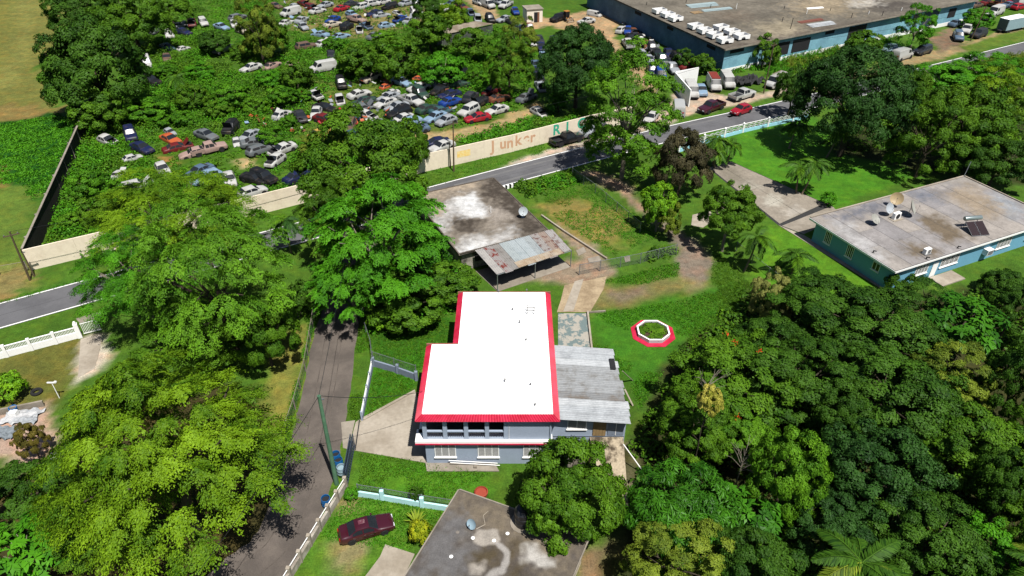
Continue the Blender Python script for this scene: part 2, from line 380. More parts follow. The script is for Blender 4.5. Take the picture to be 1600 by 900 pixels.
for i0, i1, o0, o1, m_ in ((40, 42, .3, 2.2, M_pat), (56, 58, -2.3, -.6, M_pat), (66, 67, .2, 2.0, M_pat), (30, 33, -1.6, -1.1, M_pat2), (44, 60, 1.0, 1.5, M_pat2), (44, 62, -1.7, -1.2, M_pat2), (62, 84, .9, 1.5, M_pat2), (70, 90, -1.8, -1.2, M_pat2)):
    strip(ROAD[i0:i1+1], o0, o1, .0175, .08, i0).build('repair_patch', m_, road)
LANE = smooth_line([(-21.2,88.5),(-20.4,78),(-19.4,70),U(528,505)[:2],U(512,600)[:2],U(494,690)[:2],U(474,760)[:2],U(438,850)[:2],(-21.5,30.5),(-24,24),(-28,10)], 8)
lane = struct(strip(LANE, -2.4, 2.4, .010, .12).build('lane', M_lane))
M_lane_line = mat('faint_seam_shadow', S(92, 84, 78), .9, .2, .6, col2=S(118, 108, 100), sharp=(.4, .6), obj_space=False)
for off in (-1.1, .75): strip(LANE, off, off+.07, .014, .02, 5).build('dark_line', M_lane_line, lane)  # seam strips that also draw shadow lines on the lane as colour

def sheet(name, pts, z, m, parent=None):
    mb = MB(); mb.prism(wp(pts), -.3, z); return mb.build(name, m, parent)
dr = struct(sheet('house_driveway', [(566,653),(648,609),(658,640),(668,724),(600,712),(553,704),(548,690),(556,660)], .05, M_conc))
sheet('slab', [(536,700),(533,660),(555,657),(547,691),(551,704)], .04, M_conc2, dr)
sheet('joint', [(561,657),(563,656),(556,704),(554,704)], .062, M_crack, dr)
M_peel = mat('peeling_painted_concrete', S(196, 190, 178), .9, .1, .9, col2=S(128, 146, 146), sharp=(.47, .53), bump=.2)
sheet_dw = struct(sheet('back_driveway', [(872,490),(920,490),(928,562),(872,562)], .05, M_peel))
struct(sheet('dirt_drive', [(882,446),(948,432),(943,452),(922,488),(870,488),(876,470)], .04, mat('sandy_concrete', S(206, 184, 150), .9, .16, .5, col2=S(170, 148, 118), bump=.3)))
sheet('paving_slab', [(898,440),(912,436),(896,486),(880,487)], .055, M_conc, bpy.data.objects['dirt_drive'])
M_cs = soilmat('slab_paint', ((.5, .82, 1.15), (3, .8, 1.18), (14, .85, 1.12)), .3, 10, False, bdist=.03)
# big slabs of the right-hand drive
rd = struct(sheet('long_drive', [(1106,262),(1142,252),(1290,318),(1300,340),(1255,366),(1216,352)], .012, M_crack))
A0, A1, B0, B1 = U(1108,262), U(1142,253), U(1218,350), U(1288,318)
for i in range(4):
    for j in range(2):
        def pt(u, v): return (A0.lerp(B0, u)).lerp(A1.lerp(B1, u), v)
        e = .0012; v0, v1 = ((0, .46), (.46, 1))[j]
        c = [pt(i/4+e, v0+e*2), pt((i+1)/4-e, v0+e*2), pt((i+1)/4-e, v1-e*2), pt(i/4+e, v1-e*2)]
        MB().prism([(p.x, p.y) for p in c], -.1, .04+.006*((i*3+j) % 3)).build('slab_edge', M_conc2, rd)
        painted('slab', c[0], c[1], c[2], c[3], .046+.006*((i*3+j) % 3), S(172,162,148), [([(1148,285),(1170,280),(1185,292),(1165,298)], S(206,200,186), .6, .7), ([(1190,308),(1210,302),(1222,318),(1205,322)], S(206,200,186), .6, .7), ([(1225,330),(1250,322),(1262,332),(1235,342)], S(200,192,180), .6, .7), ([(1120,262),(1150,262),(1180,290),(1150,290)], S(150,142,128), 1, .8)], rd, M_cs, .3)
sheet('slab', [(1222,353),(1300,322),(1316,338),(1256,366)], .035, M_conc2, rd)
struct(sheet('house_apron', [(1216,352),(1256,368),(1400,452),(1394,462),(1300,404)], .06, M_conc))
struct(sheet('culvert_slab', [(1082,336),(1110,330),(1116,344),(1098,356),(1080,352)], .05, M_conc))
struct(sheet('yard_slab', [(594,870),(602,851),(648,866),(630,905),(560,915)], .05, M_conc))
struct(sheet('front_walk', [(664,719),(770,719),(780,737),(667,737)], .1, M_conc2))
struct(sheet('gate_path', [(126,530),(157,522),(158,540),(148,576),(122,590)], .03, M_conc))
struct(sheet('road_apron', [(118,498),(160,486),(158,496),(125,505)], .02, M_conc2))
for pts in ([(975,402),(984,400),(985,408),(977,410)], [(918,404),(936,400),(940,408),(920,410)], [(900,392),(912,386),(916,394),(904,400)]):
    sheet('slab', pts, .05, M_conc2, bpy.data.objects['dirt_drive'])
# ------------------------------------------------------------------ building kit
def corr(a, b, c, d, waves, amp, m=0, mb=None, steps=4, rows=1):
    """ribbed sheet on the corners a-b-c-d; the ribs run from edge a-b to edge d-c"""
    mb = mb or MB(); a, b, c, d = map(Vector, (a, b, c, d)); nn = (b-a).cross(d-a).normalized()
    if nn.z < 0: nn = -nn
    N = waves*steps; i = len(mb.v)
    for r in range(rows+1):
        for k in range(N+1):
            t = k/N; p = a.lerp(b, t).lerp(d.lerp(c, t), r/rows)+nn*amp*math.sin(2*math.pi*k/steps+.4)
            mb.v.append(tuple(p))
    for r in range(rows):
        for k in range(N):
            j = i+r*(N+1)+k; mb.f.append((j, j+1, j+N+2, j+N+1)); mb.m.append(m)
    return mb
def window(parent, a, b, z0, z1, panels=3, louvre=True, m=None, proud=.05, name='window', slat_m=None):
    """framed window on the wall line a->b (outside is to the right of a->b)"""
    m = m or M_white; a = Vector((*a[:2], 0)); b = Vector((*b[:2], 0)); d = (b-a); w = d.length; d.normalize(); o = Vector((d.y, -d.x, 0)); rz = math.atan2(d.y, d.x)
    mb = MB(); f = .07
    c = lambda u, v, e: (a+d*u+o*e)+Vector((0, 0, v))
    h = z1-z0
    for u0, u1, v0, v1 in ((0, w, 0, f), (0, w, h-f, h), (0, f, f, h-f), (w-f, w, f, h-f)):
        mb.box(c((u0+u1)/2, z0+(v0+v1)/2, proud/2+.004), (u1-u0, proud, v1-v0), rz)
    for k in range(1, panels): mb.box(c(w*k/panels, z0+h/2, proud/2+.002), (f, proud-.01, h-2*f), rz)
    wo = mb.build(name, m, parent)
    MB().box(c(w/2, z0-.05, .07), (w+.12, .16, .07), rz).build('sill', m, wo)
    MB().box(c(w/2, z0+h/2, .004), (w-.02, .016, h-.02), rz).build('pane', M_glass, wo)
    if louvre:
        mb = MB(); ns = max(4, int(h/.14))
        for i in range(ns):
            for k in range(panels):
                mb.box(c(w*(k+.5)/panels, z0+f+(h-2*f)*(i+.5)/ns, .03), (w/panels-.09, .012, (h-2*f)/ns*.92), rz, tilt=(.55, 0, 0))
        stuff(mb.build('louvres', slat_m or m, wo))
    return wo
def chain_fence(name, label, pts, h, post_m, every=3.0, wire=True, rail=True, group=None, cat='fence', base=None, post=.09, zb=0):
    """posts, top rail and wire netting along ground points"""
    t = thing(name, label, cat, pts[0], group=group); o = Vector(pts[0]); r = random.Random(len(label))
    W_ = []
    for a, b in zip(pts[:-1], pts[1:]):
        a = Vector(a); b = Vector(b); n_ = max(1, round((b-a).length/every))
        W_ += [a.lerp(b, i/n_) for i in range(n_)]
    W_.append(Vector(pts[-1]))
    for p in W_:
        q = p-o; MB().box((q.x, q.y, h/2+.03), (post, post, h+.06)).build('post', post_m, t)
    net = MB()
    for a, b in zip(W_[:-1], W_[1:]):
        a = a-o; b = b-o; d = b-a; ln = d.length; rz = math.atan2(d.y, d.x); mid = (a+b)/2
        if rail: MB().tube((a.x, a.y, h-.02), (b.x, b.y, h-.02), .028, n=5).build('rail', post_m, t)
        if base: MB().box((mid.x, mid.y, base/2), (ln-post-.01, post*1.3, base), rz).build('base_wall', post_m, t)
        if wire:
            z0 = (base or .05)+.02; hh = h-.05-z0; s = .16; k = int((ln+hh)/s); w_ = .011; u = d/ln
            for j in range(1, k):
                for sg in (0, 1):
                    x0 = j*s-hh; x1 = j*s; za, zb_ = z0, z0+hh
                    if x0 < 0: za = z0-x0; x0 = 0
                    if x1 > ln: zb_ = z0+hh-(x1-ln); x1 = ln
                    if x1-x0 < .02: continue
                    if sg: x0, x1 = ln-x0, ln-x1
                    p = a+u*x0; q = a+u*x1
                    net.quad((p.x, p.y, za-w_), (q.x, q.y, zb_-w_), (q.x, q.y, zb_+w_), (p.x, p.y, za+w_))
    if wire: stuff(net.build('wire_netting', M_galv, t))
    return t
def dish(label, p, r, facing, tilt, m, group='satellite dishes', stand=.5):
    t = thing('satellite_dish', label, 'satellite dish', p, group=group)
    prof = [(r*k/6, r*.28*(k/6)**2) for k in range(7)]
    mb = MB(); i = 0; N = 20
    for rr, z in prof[1:]:
        for a in range(N): mb.v.append((rr*math.cos(a*2*math.pi/N), rr*math.sin(a*2*math.pi/N), z))
    mb.v.append((0, 0, 0))
    for q in range(5):
        for a in range(N):
            b = (a+1) % N; mb.f.append((q*N+a, q*N+b, (q+1)*N+b, (q+1)*N+a)); mb.m.append(0)
    for a in range(N): mb.f.append((6*N, (a+1) % N, a)); mb.m.append(0)
    R_ = Euler((math.radians(tilt), 0, facing)).to_matrix(); off = Vector((0, 0, stand+r*.75))
    mb.v = [tuple(R_ @ Vector(v)+off) for v in mb.v]
    mb.build('reflector', m, t, smooth=60)
    back = R_ @ Vector((0, 0, -.03))+off
    MB().tube((0, .05, 0), back, .035, n=6).box((0, .05, .02), (.4, .4, .04)).build('mast', M_galv, t)
    tip = R_ @ Vector((0, 0, r*1.0))+off; lo = R_ @ Vector((0, -r, r*.28))+off
    MB().tube(lo, tip, .015, n=5).box(tip, (.08, .08, .1)).build('feed_arm', M_grey, t)
    return t

# ------------------------------------------------------------------ house with the white roof and red tiled eaves
H = thing('house', 'two-storey grey house with flat white roof and red tiled eaves', 'house', (0, 0, 0))
XL, XR, XN, YF, YN, YB = -8.3, 4.1, -5.75, 42.25, 52.1, 60.7; ZR = 6.15; E = .56
wl, wr, wf, wb = XL+.6, XR-.65, YF+.45, YB-.3
balx = -.56
MB().prism([(wl, wf), (wr, wf), (wr, wb), (XN+.7, wb), (XN+.7, YN-.2), (wl, YN-.2)], 0, 2.85).build('ground_floor_wall', M_greywall, H)
mb = MB()
mb.prism([(wl, wf+2.2), (balx, wf+2.2), (balx, wf), (wr, wf), (wr, wb), (XN+.7, wb), (XN+.7, YN-.2), (wl, YN-.2)], 3.2, 5.7)
mb.build('upper_wall', M_greywall, H)
MB().box(((wl+balx)/2, wf+2.19, 4.45), (balx-wl-.3, .02, 2.3)).build('balcony_back_wall', mat('balcony_shade_colour', (.045, .05, .06), .8, .1, 1), H)  # shade of the balcony recess put into this wall's near-black colour
MB().box(((wl+balx)/2, wf+1.1, 3.21), (balx-wl-.1, 1.7, .03)).build('balcony_floor', mat('balcony_floor_shade', (.08, .075, .07), .7, .1, 2), H)  # added sheet, coloured dark to cut bounce and deepen the balcony shade
MB().box((-5.2, wf+2.17, 4.25), (.95, .03, 2.05)).build('door', M_dark, H)
for xx in (-3.2, -1.4): MB().box((xx, wf+2.17, 4.5), (1.2, .03, 1.1)).build('dark_window', M_glass, H)
MB().box(((XL+wr)/2-.05, YF+.9, 3.03), (wr-XL+.3, 1.5, .34)).build('balcony_slab', M_white, H)
MB().box(((XL+wr)/2-.05, YF+.12, 2.9), (wr-XL+.32, .06, .12)).build('red_stripe', M_red, H)
MB().box((wl-.36, (wf+YN)/2, 3.03), (.5, YN-wf-1.5, .34)).build('side_ledge', M_white, H)
cols = ((-7.8, -7.44), (-6.03, -5.66), (-4.19, -3.82), (-2.36, -2.0), (-.72, -.40))
for a, b in cols: MB().box(((a+b)/2, wf+.16, 4.45), (b-a, .34, 2.5)).build('column', M_greywall, H)
for (a0, a1), (b0, b1) in zip(cols[:-1], cols[1:]):
    c = (a1+b0)/2; w = b0-a1
    MB().box((c, wf+.14, 4.08), (w-.004, .2, .11)).build('handrail', M_greywall, H)
    MB().box((c, wf+.14, 3.29), (w-.004, .22, .18)).build('curb', M_greywall, H)
    mb = MB()
    for k in range(9): mb.lathe([(.05, 0), (.035, .05), (.07, .18), (.03, .42), (.06, .6), (.05, .64)], (a1+w*(k+.5)/9, wf+.14, 3.385), 6)
    stuff(mb.build('balusters', mat('dark_baluster', (.03, .032, .05), .6, .1, 1), H))
mb = MB()   # arched heads over the openings
for (a0, a1), (b0, b1) in zip(cols[:-1], cols[1:]):
    n_ = 8; i = len(mb.v)
    for k in range(n_+1):
        u = k/n_; mb.quad((a1, wf+.1, 5.7), (a1, wf+.1, 5.7), (a1, wf+.1, 5.7)) if False else None
    MB().box(((a1+b0)/2, wf+.16, 5.6), (b0-a1-.004, .3, .2)).build('lintel', M_greywall, H)
# roof deck, soffit and eaves
MB().prism([(XL+.12, YF+.12), (XR-.12, YF+.12), (XR-.12, YB-.05), (XN+.12, YB-.05), (XN+.12, YN-.1), (XL+.12, YN-.1)], 5.7, 5.82).build('soffit', M_white, H)
deck = MB().prism([(XL+E, YF+E), (XR-E, YF+E), (XR-E, YB), (XN+E, YB), (XN+E, YN), (XL+E, YN)], 5.83, ZR).build('roof', M_roofwhite, H)
zi, zo = ZR+.05, 5.84
def eave(a, b, c, d, L_): stuff(corr(a, b, c, d, int(L_/.24), .045).build('tile_eave', M_red, H))
eave((XL, YF, zo), (XR, YF, zo), (XR-E, YF+E, zi), (XL+E, YF+E, zi), XR-XL)
eave((XL, YN, zo), (XL, YF, zo), (XL+E, YF+E, zi), (XL+E, YN, zi), YN-YF)
eave((XN, YB, zo), (XN, YN, zo), (XN+E, YN, zi), (XN+E, YB, zi), YB-YN)
eave((XR, YF, zo), (XR, YB, zo), (XR-E, YB, zi), (XR-E, YF+E, zi), YB-YF)
M_brickred = mat('faded_terracotta', S(190, 120, 108), .8, .2, 2)
MB().box(((XN+XR)/2, YB+.06, 6.0), (XR-XN, .1, .34)).build('back_coping', M_brickred, H)
MB().box(((XL+XN)/2+.3, YN+.08, 6.02), (XN-XL+.5, .14, .34)).build('notch_coping', M_brickred, H)
for x0, x1 in ((-6.9, -5.0), (-3.05, -1.15)): window(H, (x0, wf), (x1, wf), .95, 2.6, 3)
window(H, (1.0, wf), (2.6, wf), .95, 2.6, 3)
for yy in (46, 49.5): window(H, (wl, yy+.7), (wl, yy-.7), 4.2, 5.3, 2)
MB().tube((balx+.3, wf-.03, 3.2), (balx+.3, wf-.03, 3.2+2.4), .02).build('drain_pipe', M_white, H)
MB().tube((wr-.12, wf-.05, .3), (wr-.12, wf-.05, 5.6), .05).build('down_pipe', M_greywall, H)
# things standing on the roof
for k, (px, py, hh) in enumerate(((789,597,.35),(823,455,.2),(801,485,.25),(812,505,.3),(829,602,.2),(836,634,.22),(822,532,.18),(779,457,.25))):
    p = U(px, py, ZR); MB().tube((p.x, p.y, ZR-.01), (p.x, p.y, ZR+hh), .05, n=8).box((p.x, p.y, ZR+hh+.02), (.16, .16, .06)).build('vent_pipe', M_grey, deck)
rk = thing('roof_rack', 'bare metal frame standing on the white roof', 'frame', U(829, 489, ZR))
for sx in (-.35, .35):
    for yy in (-.25, .25): MB().tube((sx, yy, 0), (sx, yy, .9), .03, n=5).build('upright', M_grey, rk)
for yy in (-.25, .25):
    for z in (.5, .82): MB().tube((-.45, yy, z), (.45, yy, z), .03, n=5).build('crossbar', M_grey, rk)

# lean-to room under the ribbed metal roof
AD = thing('lean_to', 'single-storey annexe with corrugated metal roof against the red-eaved house', 'annexe', (0, 0, 0))
MB().prism([(wr+.01, 43.3), (10.0, 43.3), (9.6, 51.5), (wr+.01, 51.5)], 0, 5.25).build('wall', M_greywall, AD)
MB().box((6.8, 43.28, 3.0), (6.3, .05, .1)).build('ledge', M_greydark, AD)
window(AD, (4.85, 43.3), (6.55, 43.3), 3.9, 5.1, 2)
mb = MB().box((7.7, 43.28, 4.1), (1.15, .06, 2.1)); mb.build('plywood_door', mat('bare_plywood', S(196, 168, 120), .8, .15, 2, bump=.2), AD)
for k in range(4): MB().box((7.7-.42+.28*k, 43.24, 4.1), (.26, .03, 2.06)).build('plank', mat('bare_plywood_b', S(186, 156, 110), .8, .2, 3), AD)
MB().box((9.15, 43.27, 4.15), (1.4, .06, 2.0)).build('steel_door', M_greydark, AD)
MB().box((9.15, 43.24, 4.15), (.05, .04, 2.0)).build('door_trim', M_white, AD)
c0, c1, c2, c3 = Vector((3.75, 42.65, 5.72)), Vector((10.35, 42.45, 5.36)), Vector((9.85, 52.3, 5.36)), Vector((3.75, 52.5, 5.72))
M_zinc = [mat('zinc_sheet_%d' % k, S(*c), .7, .14, .8, metal=0, spec=.15, col2=S(*d), sharp=(.45, .7), scale2=5) for k, (c, d) in
          enumerate((((198, 203, 208), (172, 176, 181)), ((172, 175, 178), (138, 136, 132)), ((210, 214, 218), (184, 188, 192)), ((150, 152, 154), (128, 118, 108))))]
for k in range(11):
    a = c0.lerp(c3, k/11); b = c0.lerp(c3, (k+1.04)/11); c = c1.lerp(c2, (k+1.04)/11); d = c1.lerp(c2, k/11)
    a.z += .012*(k % 2); b.z += .012*(k % 2); e = Vector((.12*((k*7) % 3-1), 0, 0))
    corr(a, b, c+e, d+e, 4, .03).build('roof_sheet', M_zinc[(0, 0, 2, 3, 1, 1, 1, 1, 2, 0, 0)[k]], AD)
MB().box((9.5, 50.0, 5.52), (.5, 1.5, .06)).build('rubber_mat', M_dark, AD)
rp = thing('concrete_ramp', 'dirty concrete ramp in front of the annexe door', 'ramp', (0, 0, 0))
mb = MB(); mb.prism([(6.9, 43.28), (9.9, 43.28), (9.9, 37.9), (8.0, 37.9)], -.2, 2.85)
mb.v = [(x, y, (.1 if y < 40 else 2.85) if z > 0 else z) for x, y, z in mb.v]
mb.build('slab', mat('dirty_ramp', S(206, 190, 164), .95, .25, .6, col2=S(92, 80, 64), sharp=(.45, .62), bump=.4, bscale=6), rp)
tk = thing('plastic_tank', 'black plastic tank beside the annexe under its louvred window', 'tank', (5.7, 42.3, 1.9))
MB().lathe([(.55, 0), (.6, .06), (.6, .95), (.5, 1.12), (.2, 1.2), (.2, 1.26)], n=20).build('drum', M_black, tk, smooth=40)
MB().lathe([(.21, 1.26), (.21, 1.32), (.05, 1.34)], n=14).build('lid', M_black, tk, smooth=40)
MB().box((5.7, 42.4, .95), (1.5, 1.5, 1.9)).build('plinth', M_conc2, AD)
pp = thing('white_pipes', 'white plastic pipes stacked along the wall below the louvred windows', 'pipes', (-5.7, 42.5, .1))
for k in range(2): MB().tube((.15*k, -.14*k, .55-.12*k), (4.4+.2*k, -.16*k, .08+.1*(k==0)), .035, n=8).build('pipe', M_white, pp)
MB().box((2.4, -.2, .06), (.3, .5, .2)).build('block', M_conc2, pp)
p0, p1 = U(974, 694, 2.6), U(1003, 734, .5)
tag(MB().tube(p0, p1, .05, n=6).build('leaning_pipe', M_white), 'thin white pipe leaning from the annexe corner toward the dark trees', 'pipe')
# planks leaning at the annexe's right side
for k, (a, b) in enumerate((((973, 580), (988, 594)), ((976, 608), (989, 634)))):
    p0 = U(*a, 2.6 if k == 0 else 1.6); p1 = U(b[0], b[1], .05)
    d = p1-p0; tag(MB().box((p0+p1)/2, (d.length, .18, .05), math.atan2(d.y, d.x), tilt=(0, math.atan2(-d.z, d.xy.length), 0)).build('loose_plank', M_conc),
        ('thin weathered plank' if k == 0 else 'broad pale plank')+' leaning off the right edge of the annexe', 'plank')

# ------------------------------------------------------------------ derelict concrete house with carport
def frame(o, ang):
    ca, sa = math.cos(ang), math.sin(ang)
    return lambda u, v: (o[0]+ca*u-sa*v, o[1]+sa*u+ca*v)
B = U(717, 397, 3.0); D = thing('concrete_house', 'derelict flat-roofed concrete house with stained grey roof beside the road', 'house', (0, 0, 0))
PC = frame((B.x, B.y), math.radians(26.3)); LU, LV = 12.6, 16.9
M_stain = mat('stained_roof_concrete', S(172, 160, 146), .95, .20, .24, col2=S(92, 82, 74), sharp=(.40, .62), bump=.35, bscale=6, scale2=1.3, detail=9)
M_oldwall = mat('old_wall_plaster', SV(150, 145, 135), .9, .25, .6, col2=S(90, 85, 78), bump=.2)
MB().prism([PC(.5, .5), PC(LU-.5, .5), PC(LU-.5, LV-.5), PC(.5, LV-.5)], 0, 2.75).build('wall', M_oldwall, D)
rf = MB().prism([PC(0, 0), PC(LU, 0), PC(LU, LV), PC(0, LV)], 2.76, 3.0).build('roof', M_stain, D)
mb = MB()
for a, b in (((0, 0), (LU, 0)), ((LU, 0), (LU, LV)), ((LU, LV), (0, LV)), ((0, LV), (0, 0))):
    pa, pb = Vector(PC(*a)), Vector(PC(*b)); d = pb-pa; mb.box((*((pa+pb)/2), 3.03), (d.length-.2, .16, .12), math.atan2(d.y, d.x))
mb.build('roof_kerb', mat('kerb_concrete', S(120, 110, 100), .9, .25, .8), rf)
def blob(pts, seed, wob=.25):
    r = random.Random(seed); q = []
    n_ = len(pts)
    for i in range(n_):
        a = Vector(pts[i]); b = Vector(pts[(i+1) % n_])
        for k in range(9): p = a.lerp(b, k/9); q.append((p.x+r.uniform(-wob, wob), p.y+r.uniform(-wob, wob)))
    return q
def patch(parent, pts, z, m, seed, zt, name='coating_patch', wob=.25, h=.008):
    return MB().prism(blob([U(x, y, zt)[:2] for x, y in pts], seed, wob), z-.05, z+h).build(name, m, parent)
M_rs = soilmat('roof_stain_paint', ((.35, .72, 1.25), (1.6, .7, 1.3), (8, .8, 1.2)), .4, 6, False, bdist=.05)
W1, W2, DK, TN = S(232,232,232), S(206,204,202), S(84,76,68), S(186,170,150)
painted('roof_surface', PC(.1, .1), PC(LU-.1, .1), PC(LU-.1, LV-.1), PC(.1, LV-.1), 3.012, S(150,140,128), [
 ([(752,280),(772,278),(800,296),(830,322),(850,345),(862,356),(815,372),(800,350),(780,330),(765,310),(748,296)], DK, 1.4, 1.0), ([(664,296),(700,288),(745,280),(748,292),(700,300),(668,312)], TN, 1.0, .8),
 ([(704,345),(740,342),(755,352),(742,366),(716,362)], DK, 1.2, .9), ([(706,308),(738,301),(752,318),(772,332),(752,338),(722,340),(714,328)], W1, .7, .6), ([(706,386),(722,374),(756,370),(800,358),(802,370),(766,388),(740,393),(716,396)], W2, 1.2, .8), ([(690,320),(706,312),(716,334),(700,344)], W2, 1.0, .7), ([(760,330),(786,326),(800,342),(776,352)], S(176,166,156), 1.0, .7),
 ([(716,388),(735,380),(756,382),(740,393),(718,395)], W1, .8, .5), ([(678,338),(698,336),(700,352),(690,368),(682,350)], W2, .8, .5), ([(664,312),(684,318),(688,335),(672,330)], TN, .8, .6), ([(700,318),(708,312),(716,330),(706,334)], W2, .6, .5)], rf, M_rs)
window(D, PC(.5, 6.5), PC(.5, 5), 1, 2.2, 2); MB().box((*PC(LU/2, .48), 1.1), (1.0, .05, 2.1), math.radians(26.3)).build('door', M_dark, D)
MB().box((*PC(3, .48), 1.5), (1.4, .05, 1.1), math.radians(26.3)).build('opening', M_dark, D)
MB().tube(U(767, 333, 3), U(767, 333, 3)+Vector((0, 0, 1.0)), .04).build('vent_pipe', M_white, rf)
dish('pale satellite dish on the stained roof of the derelict concrete house', U(817, 340, 3.0), .62, math.radians(10), 62, mat('dish_paint', S(205, 214, 220), .5, .06, 1))
K = thing('carport', 'carport with patched rusty corrugated sheets joined to the derelict house', 'carport', (0, 0, 0))
k0, k1, k2, k3 = U(742, 391, 3.12), U(862, 358, 3.12), U(893, 392, 2.45), U(777, 430, 2.45)
cs = [((210,206,202),(190,186,184)),((186,180,178),(150,74,66)),((176,172,168),(156,150,146)),((200,210,212),(186,196,200)),((204,214,218),(190,202,206)),((206,216,220),(192,204,208)),((196,204,206),(176,184,188)),((190,184,180),(132,100,94)),((186,168,156),(140,100,90)),((198,194,192),(160,140,134))]
M_car = [mat('carport_sheet_%d' % i, S(*a), .5, .15, 1.5, col2=S(*b), sharp=(.5, .6), metal=.15) for i, (a, b) in enumerate(cs)]
for k in range(10):
    a, b, c, d = (k0.lerp(k1, k/10), k0.lerp(k1, (k+1.03)/10), k3.lerp(k2, (k+1.03)/10), k3.lerp(k2, k/10))
    dz = Vector((0, 0, .02*(k % 2))); e = (c-b)*(.03*((k*5) % 3-1))
    corr(a+dz, b+dz, c+dz+e, d+dz+e, 4, .045).build('roof_sheet', M_car[k], K)
e0 = k3.lerp(k0, .22); e1 = k2.lerp(k1, .22); up = Vector((0, 0, .06))
M_rusty = mat('rust_tinged_sheet', S(212, 196, 174), .6, .14, 1.5, col2=S(190, 166, 138), metal=.1)
for k in range(5):
    a, b = k3.lerp(k2, .28+.12*k), k3.lerp(k2, .28+.12*(k+1.02)); c, d = e0.lerp(e1, .28+.12*(k+1.02)), e0.lerp(e1, .28+.12*k)
    corr(a+up, b+up, c+up, d+up, 5, .03).build('lower_sheet', M_rusty, K)
for q in (k3, k3.lerp(k2, .5), k2): MB().tube((q.x, q.y+.15, 0), (q.x, q.y+.15, q.z), .06, n=8).build('post', M_galv, K)
MB().tube(k3+Vector((0, .15, -.08)), k2+Vector((0, .15, -.08)), .05).build('beam', M_galv, K)
MB().prism([k0[:2], k1[:2], k2[:2], k3[:2]], -.1, .03).build('floor_slab', M_conc2, K)

# ------------------------------------------------------------------ teal house
A = U(1265, 340, 3.4); T = thing('teal_house', 'long teal house with flat membrane roof, satellite dishes and solar heater', 'house', (0, 0, 0))
TA = math.radians(24.4); PT = frame((A.x, A.y), TA); TU, TV = 29.5, 14.0   # u along the road, v negative toward the camera
M_teal = mat('teal_wall_paint', SV(102, 154, 180), .75, .06, .5, bump=.08)
M_mem = [mat('roof_membrane_%d' % i, S(*a), .9, .14, .35, col2=S(*b), sharp=(.42, .62), bump=.2, scale2=2.2, detail=9) for i, (a, b) in
         enumerate((((192, 182, 174), (166, 154, 144)), ((184, 176, 172), (150, 146, 146)), ((198, 188, 178), (172, 156, 140)), ((176, 172, 174), (140, 142, 150))))]
MB().prism([PT(.7, -.7), PT(TU-.5, -.7), PT(TU-.5, -TV+.6), PT(.7, -TV+.6)], 0, 3.1).build('wall', M_teal, T)
MB().prism([PT(0, 0), PT(TU, 0), PT(TU, -TV), PT(0, -TV)], 3.105, 3.36).build('roof_slab', M_white, T)
mb = MB(); mb.prism([PT(.05, -.05), PT(TU-.05, -.05), PT(TU-.05, -TV+.05), PT(.05, -TV+.05)], 3.3, 3.375).build('membrane_base', mat('dark_seam', S(104, 102, 102), .9, .2, 1), T)
M_tm = soilmat('membrane_paint', ((.25, .78, 1.16), (1.1, .82, 1.16), (4.5, .84, 1.14)), .3, 6, False, bdist=.04)
r = random.Random(4); us = [.1]
while us[-1] < TU-2.5: us.append(us[-1]+r.uniform(2.6, 3.6))
us[-1] = TU-.1
k = 0
for a, b in zip(us[:-1], us[1:]):
    vs_ = [.12, r.uniform(3.5, 6), r.uniform(7.5, 10), TV-.12]
    for c, d in zip(vs_[:-1], vs_[1:]):
        z_ = 3.382+.006*r.random(); base = r.choice((S(178,171,165), S(184,176,169), S(172,167,166), S(166,162,163)))
        painted('roof_panel', PT(a+.035, -d+.012), PT(b-.035, -d+.012), PT(b-.035, -c-.012), PT(a+.035, -c-.012), z_, base, [
          ([(1428,342),(1462,336),(1500,360),(1520,372),(1490,380),(1448,362)], S(132,118,100), .9, .7), ([(1408,376),(1440,382),(1474,394),(1450,402),(1418,394)], S(140,126,108), .8, .6),
          ([(1290,336),(1340,322),(1380,312),(1400,322),(1350,336),(1310,350)], S(132,133,142), 1.2, .8), ([(1420,300),(1490,290),(1510,302),(1440,314)], S(130,134,146), 1.4, .8), ([(1530,310),(1560,300),(1600,330),(1580,340)], S(170,176,184), 1.2, .8), ([(1470,300),(1520,290),(1570,330),(1530,340)], S(176,160,140), 1.5, .8), ([(1300,345),(1330,350),(1380,400),(1360,410)], S(206,204,204), 1.2, .7)], T, M_tm, .3)
M_brown = None
mb = MB()
for a, b in (((0, 0), (TU, 0)), ((TU, 0), (TU, -TV))):
    pa, pb = Vector(PT(*a)), Vector(PT(*b)); d = pb-pa; mb.box((*((pa+pb)/2), 3.45), (d.length-.2, .2, .12), math.atan2(d.y, d.x))
mb.build('parapet', M_conc, T)
for v in (2.6, 6.3, 10.4):
    if v < 10: window(T, PT(.7, -v+1.0-1), PT(.7, -v-1.1), 1.0, 2.7, 4, louvre=False)
    else: window(T, PT(.7, -v), PT(.7, -v-1.1), 1.5, 2.6, 2, louvre=False)
yv = -TV+.6
for u0, u1 in ((4.6, 6.8), (9.0, 12.2), (19.3, 22.0), (25, 27)): window(T, PT(u0, yv), PT(u1, yv), 1.1, 2.7, 4)
c = PT(8.1, yv-.03); MB().box((*c, 1.1), (.95, .06, 2.15), TA).build('door', M_white, T)
c = PT(17.3, yv-.35); MB().box((*c, 1.5), (1.1, .7, .8), TA).box((*PT(17.3, yv-.72), 1.5), (.9, .02, .6), TA, m=1).build('window_cooler', [M_white, M_grey], T)
c = PT(9.5, yv-1.2); MB().box((*c, .08), (4, 2, .16), TA).build('doorstep', M_conc, T)
d1 = mat('dish_grey', S(186, 186, 178), .5, .1, 1); d2 = mat('dish_beige', S(206, 182, 140), .5, .12, 2); d3 = mat('dish_white', S(206, 214, 222), .5, .06, 1)
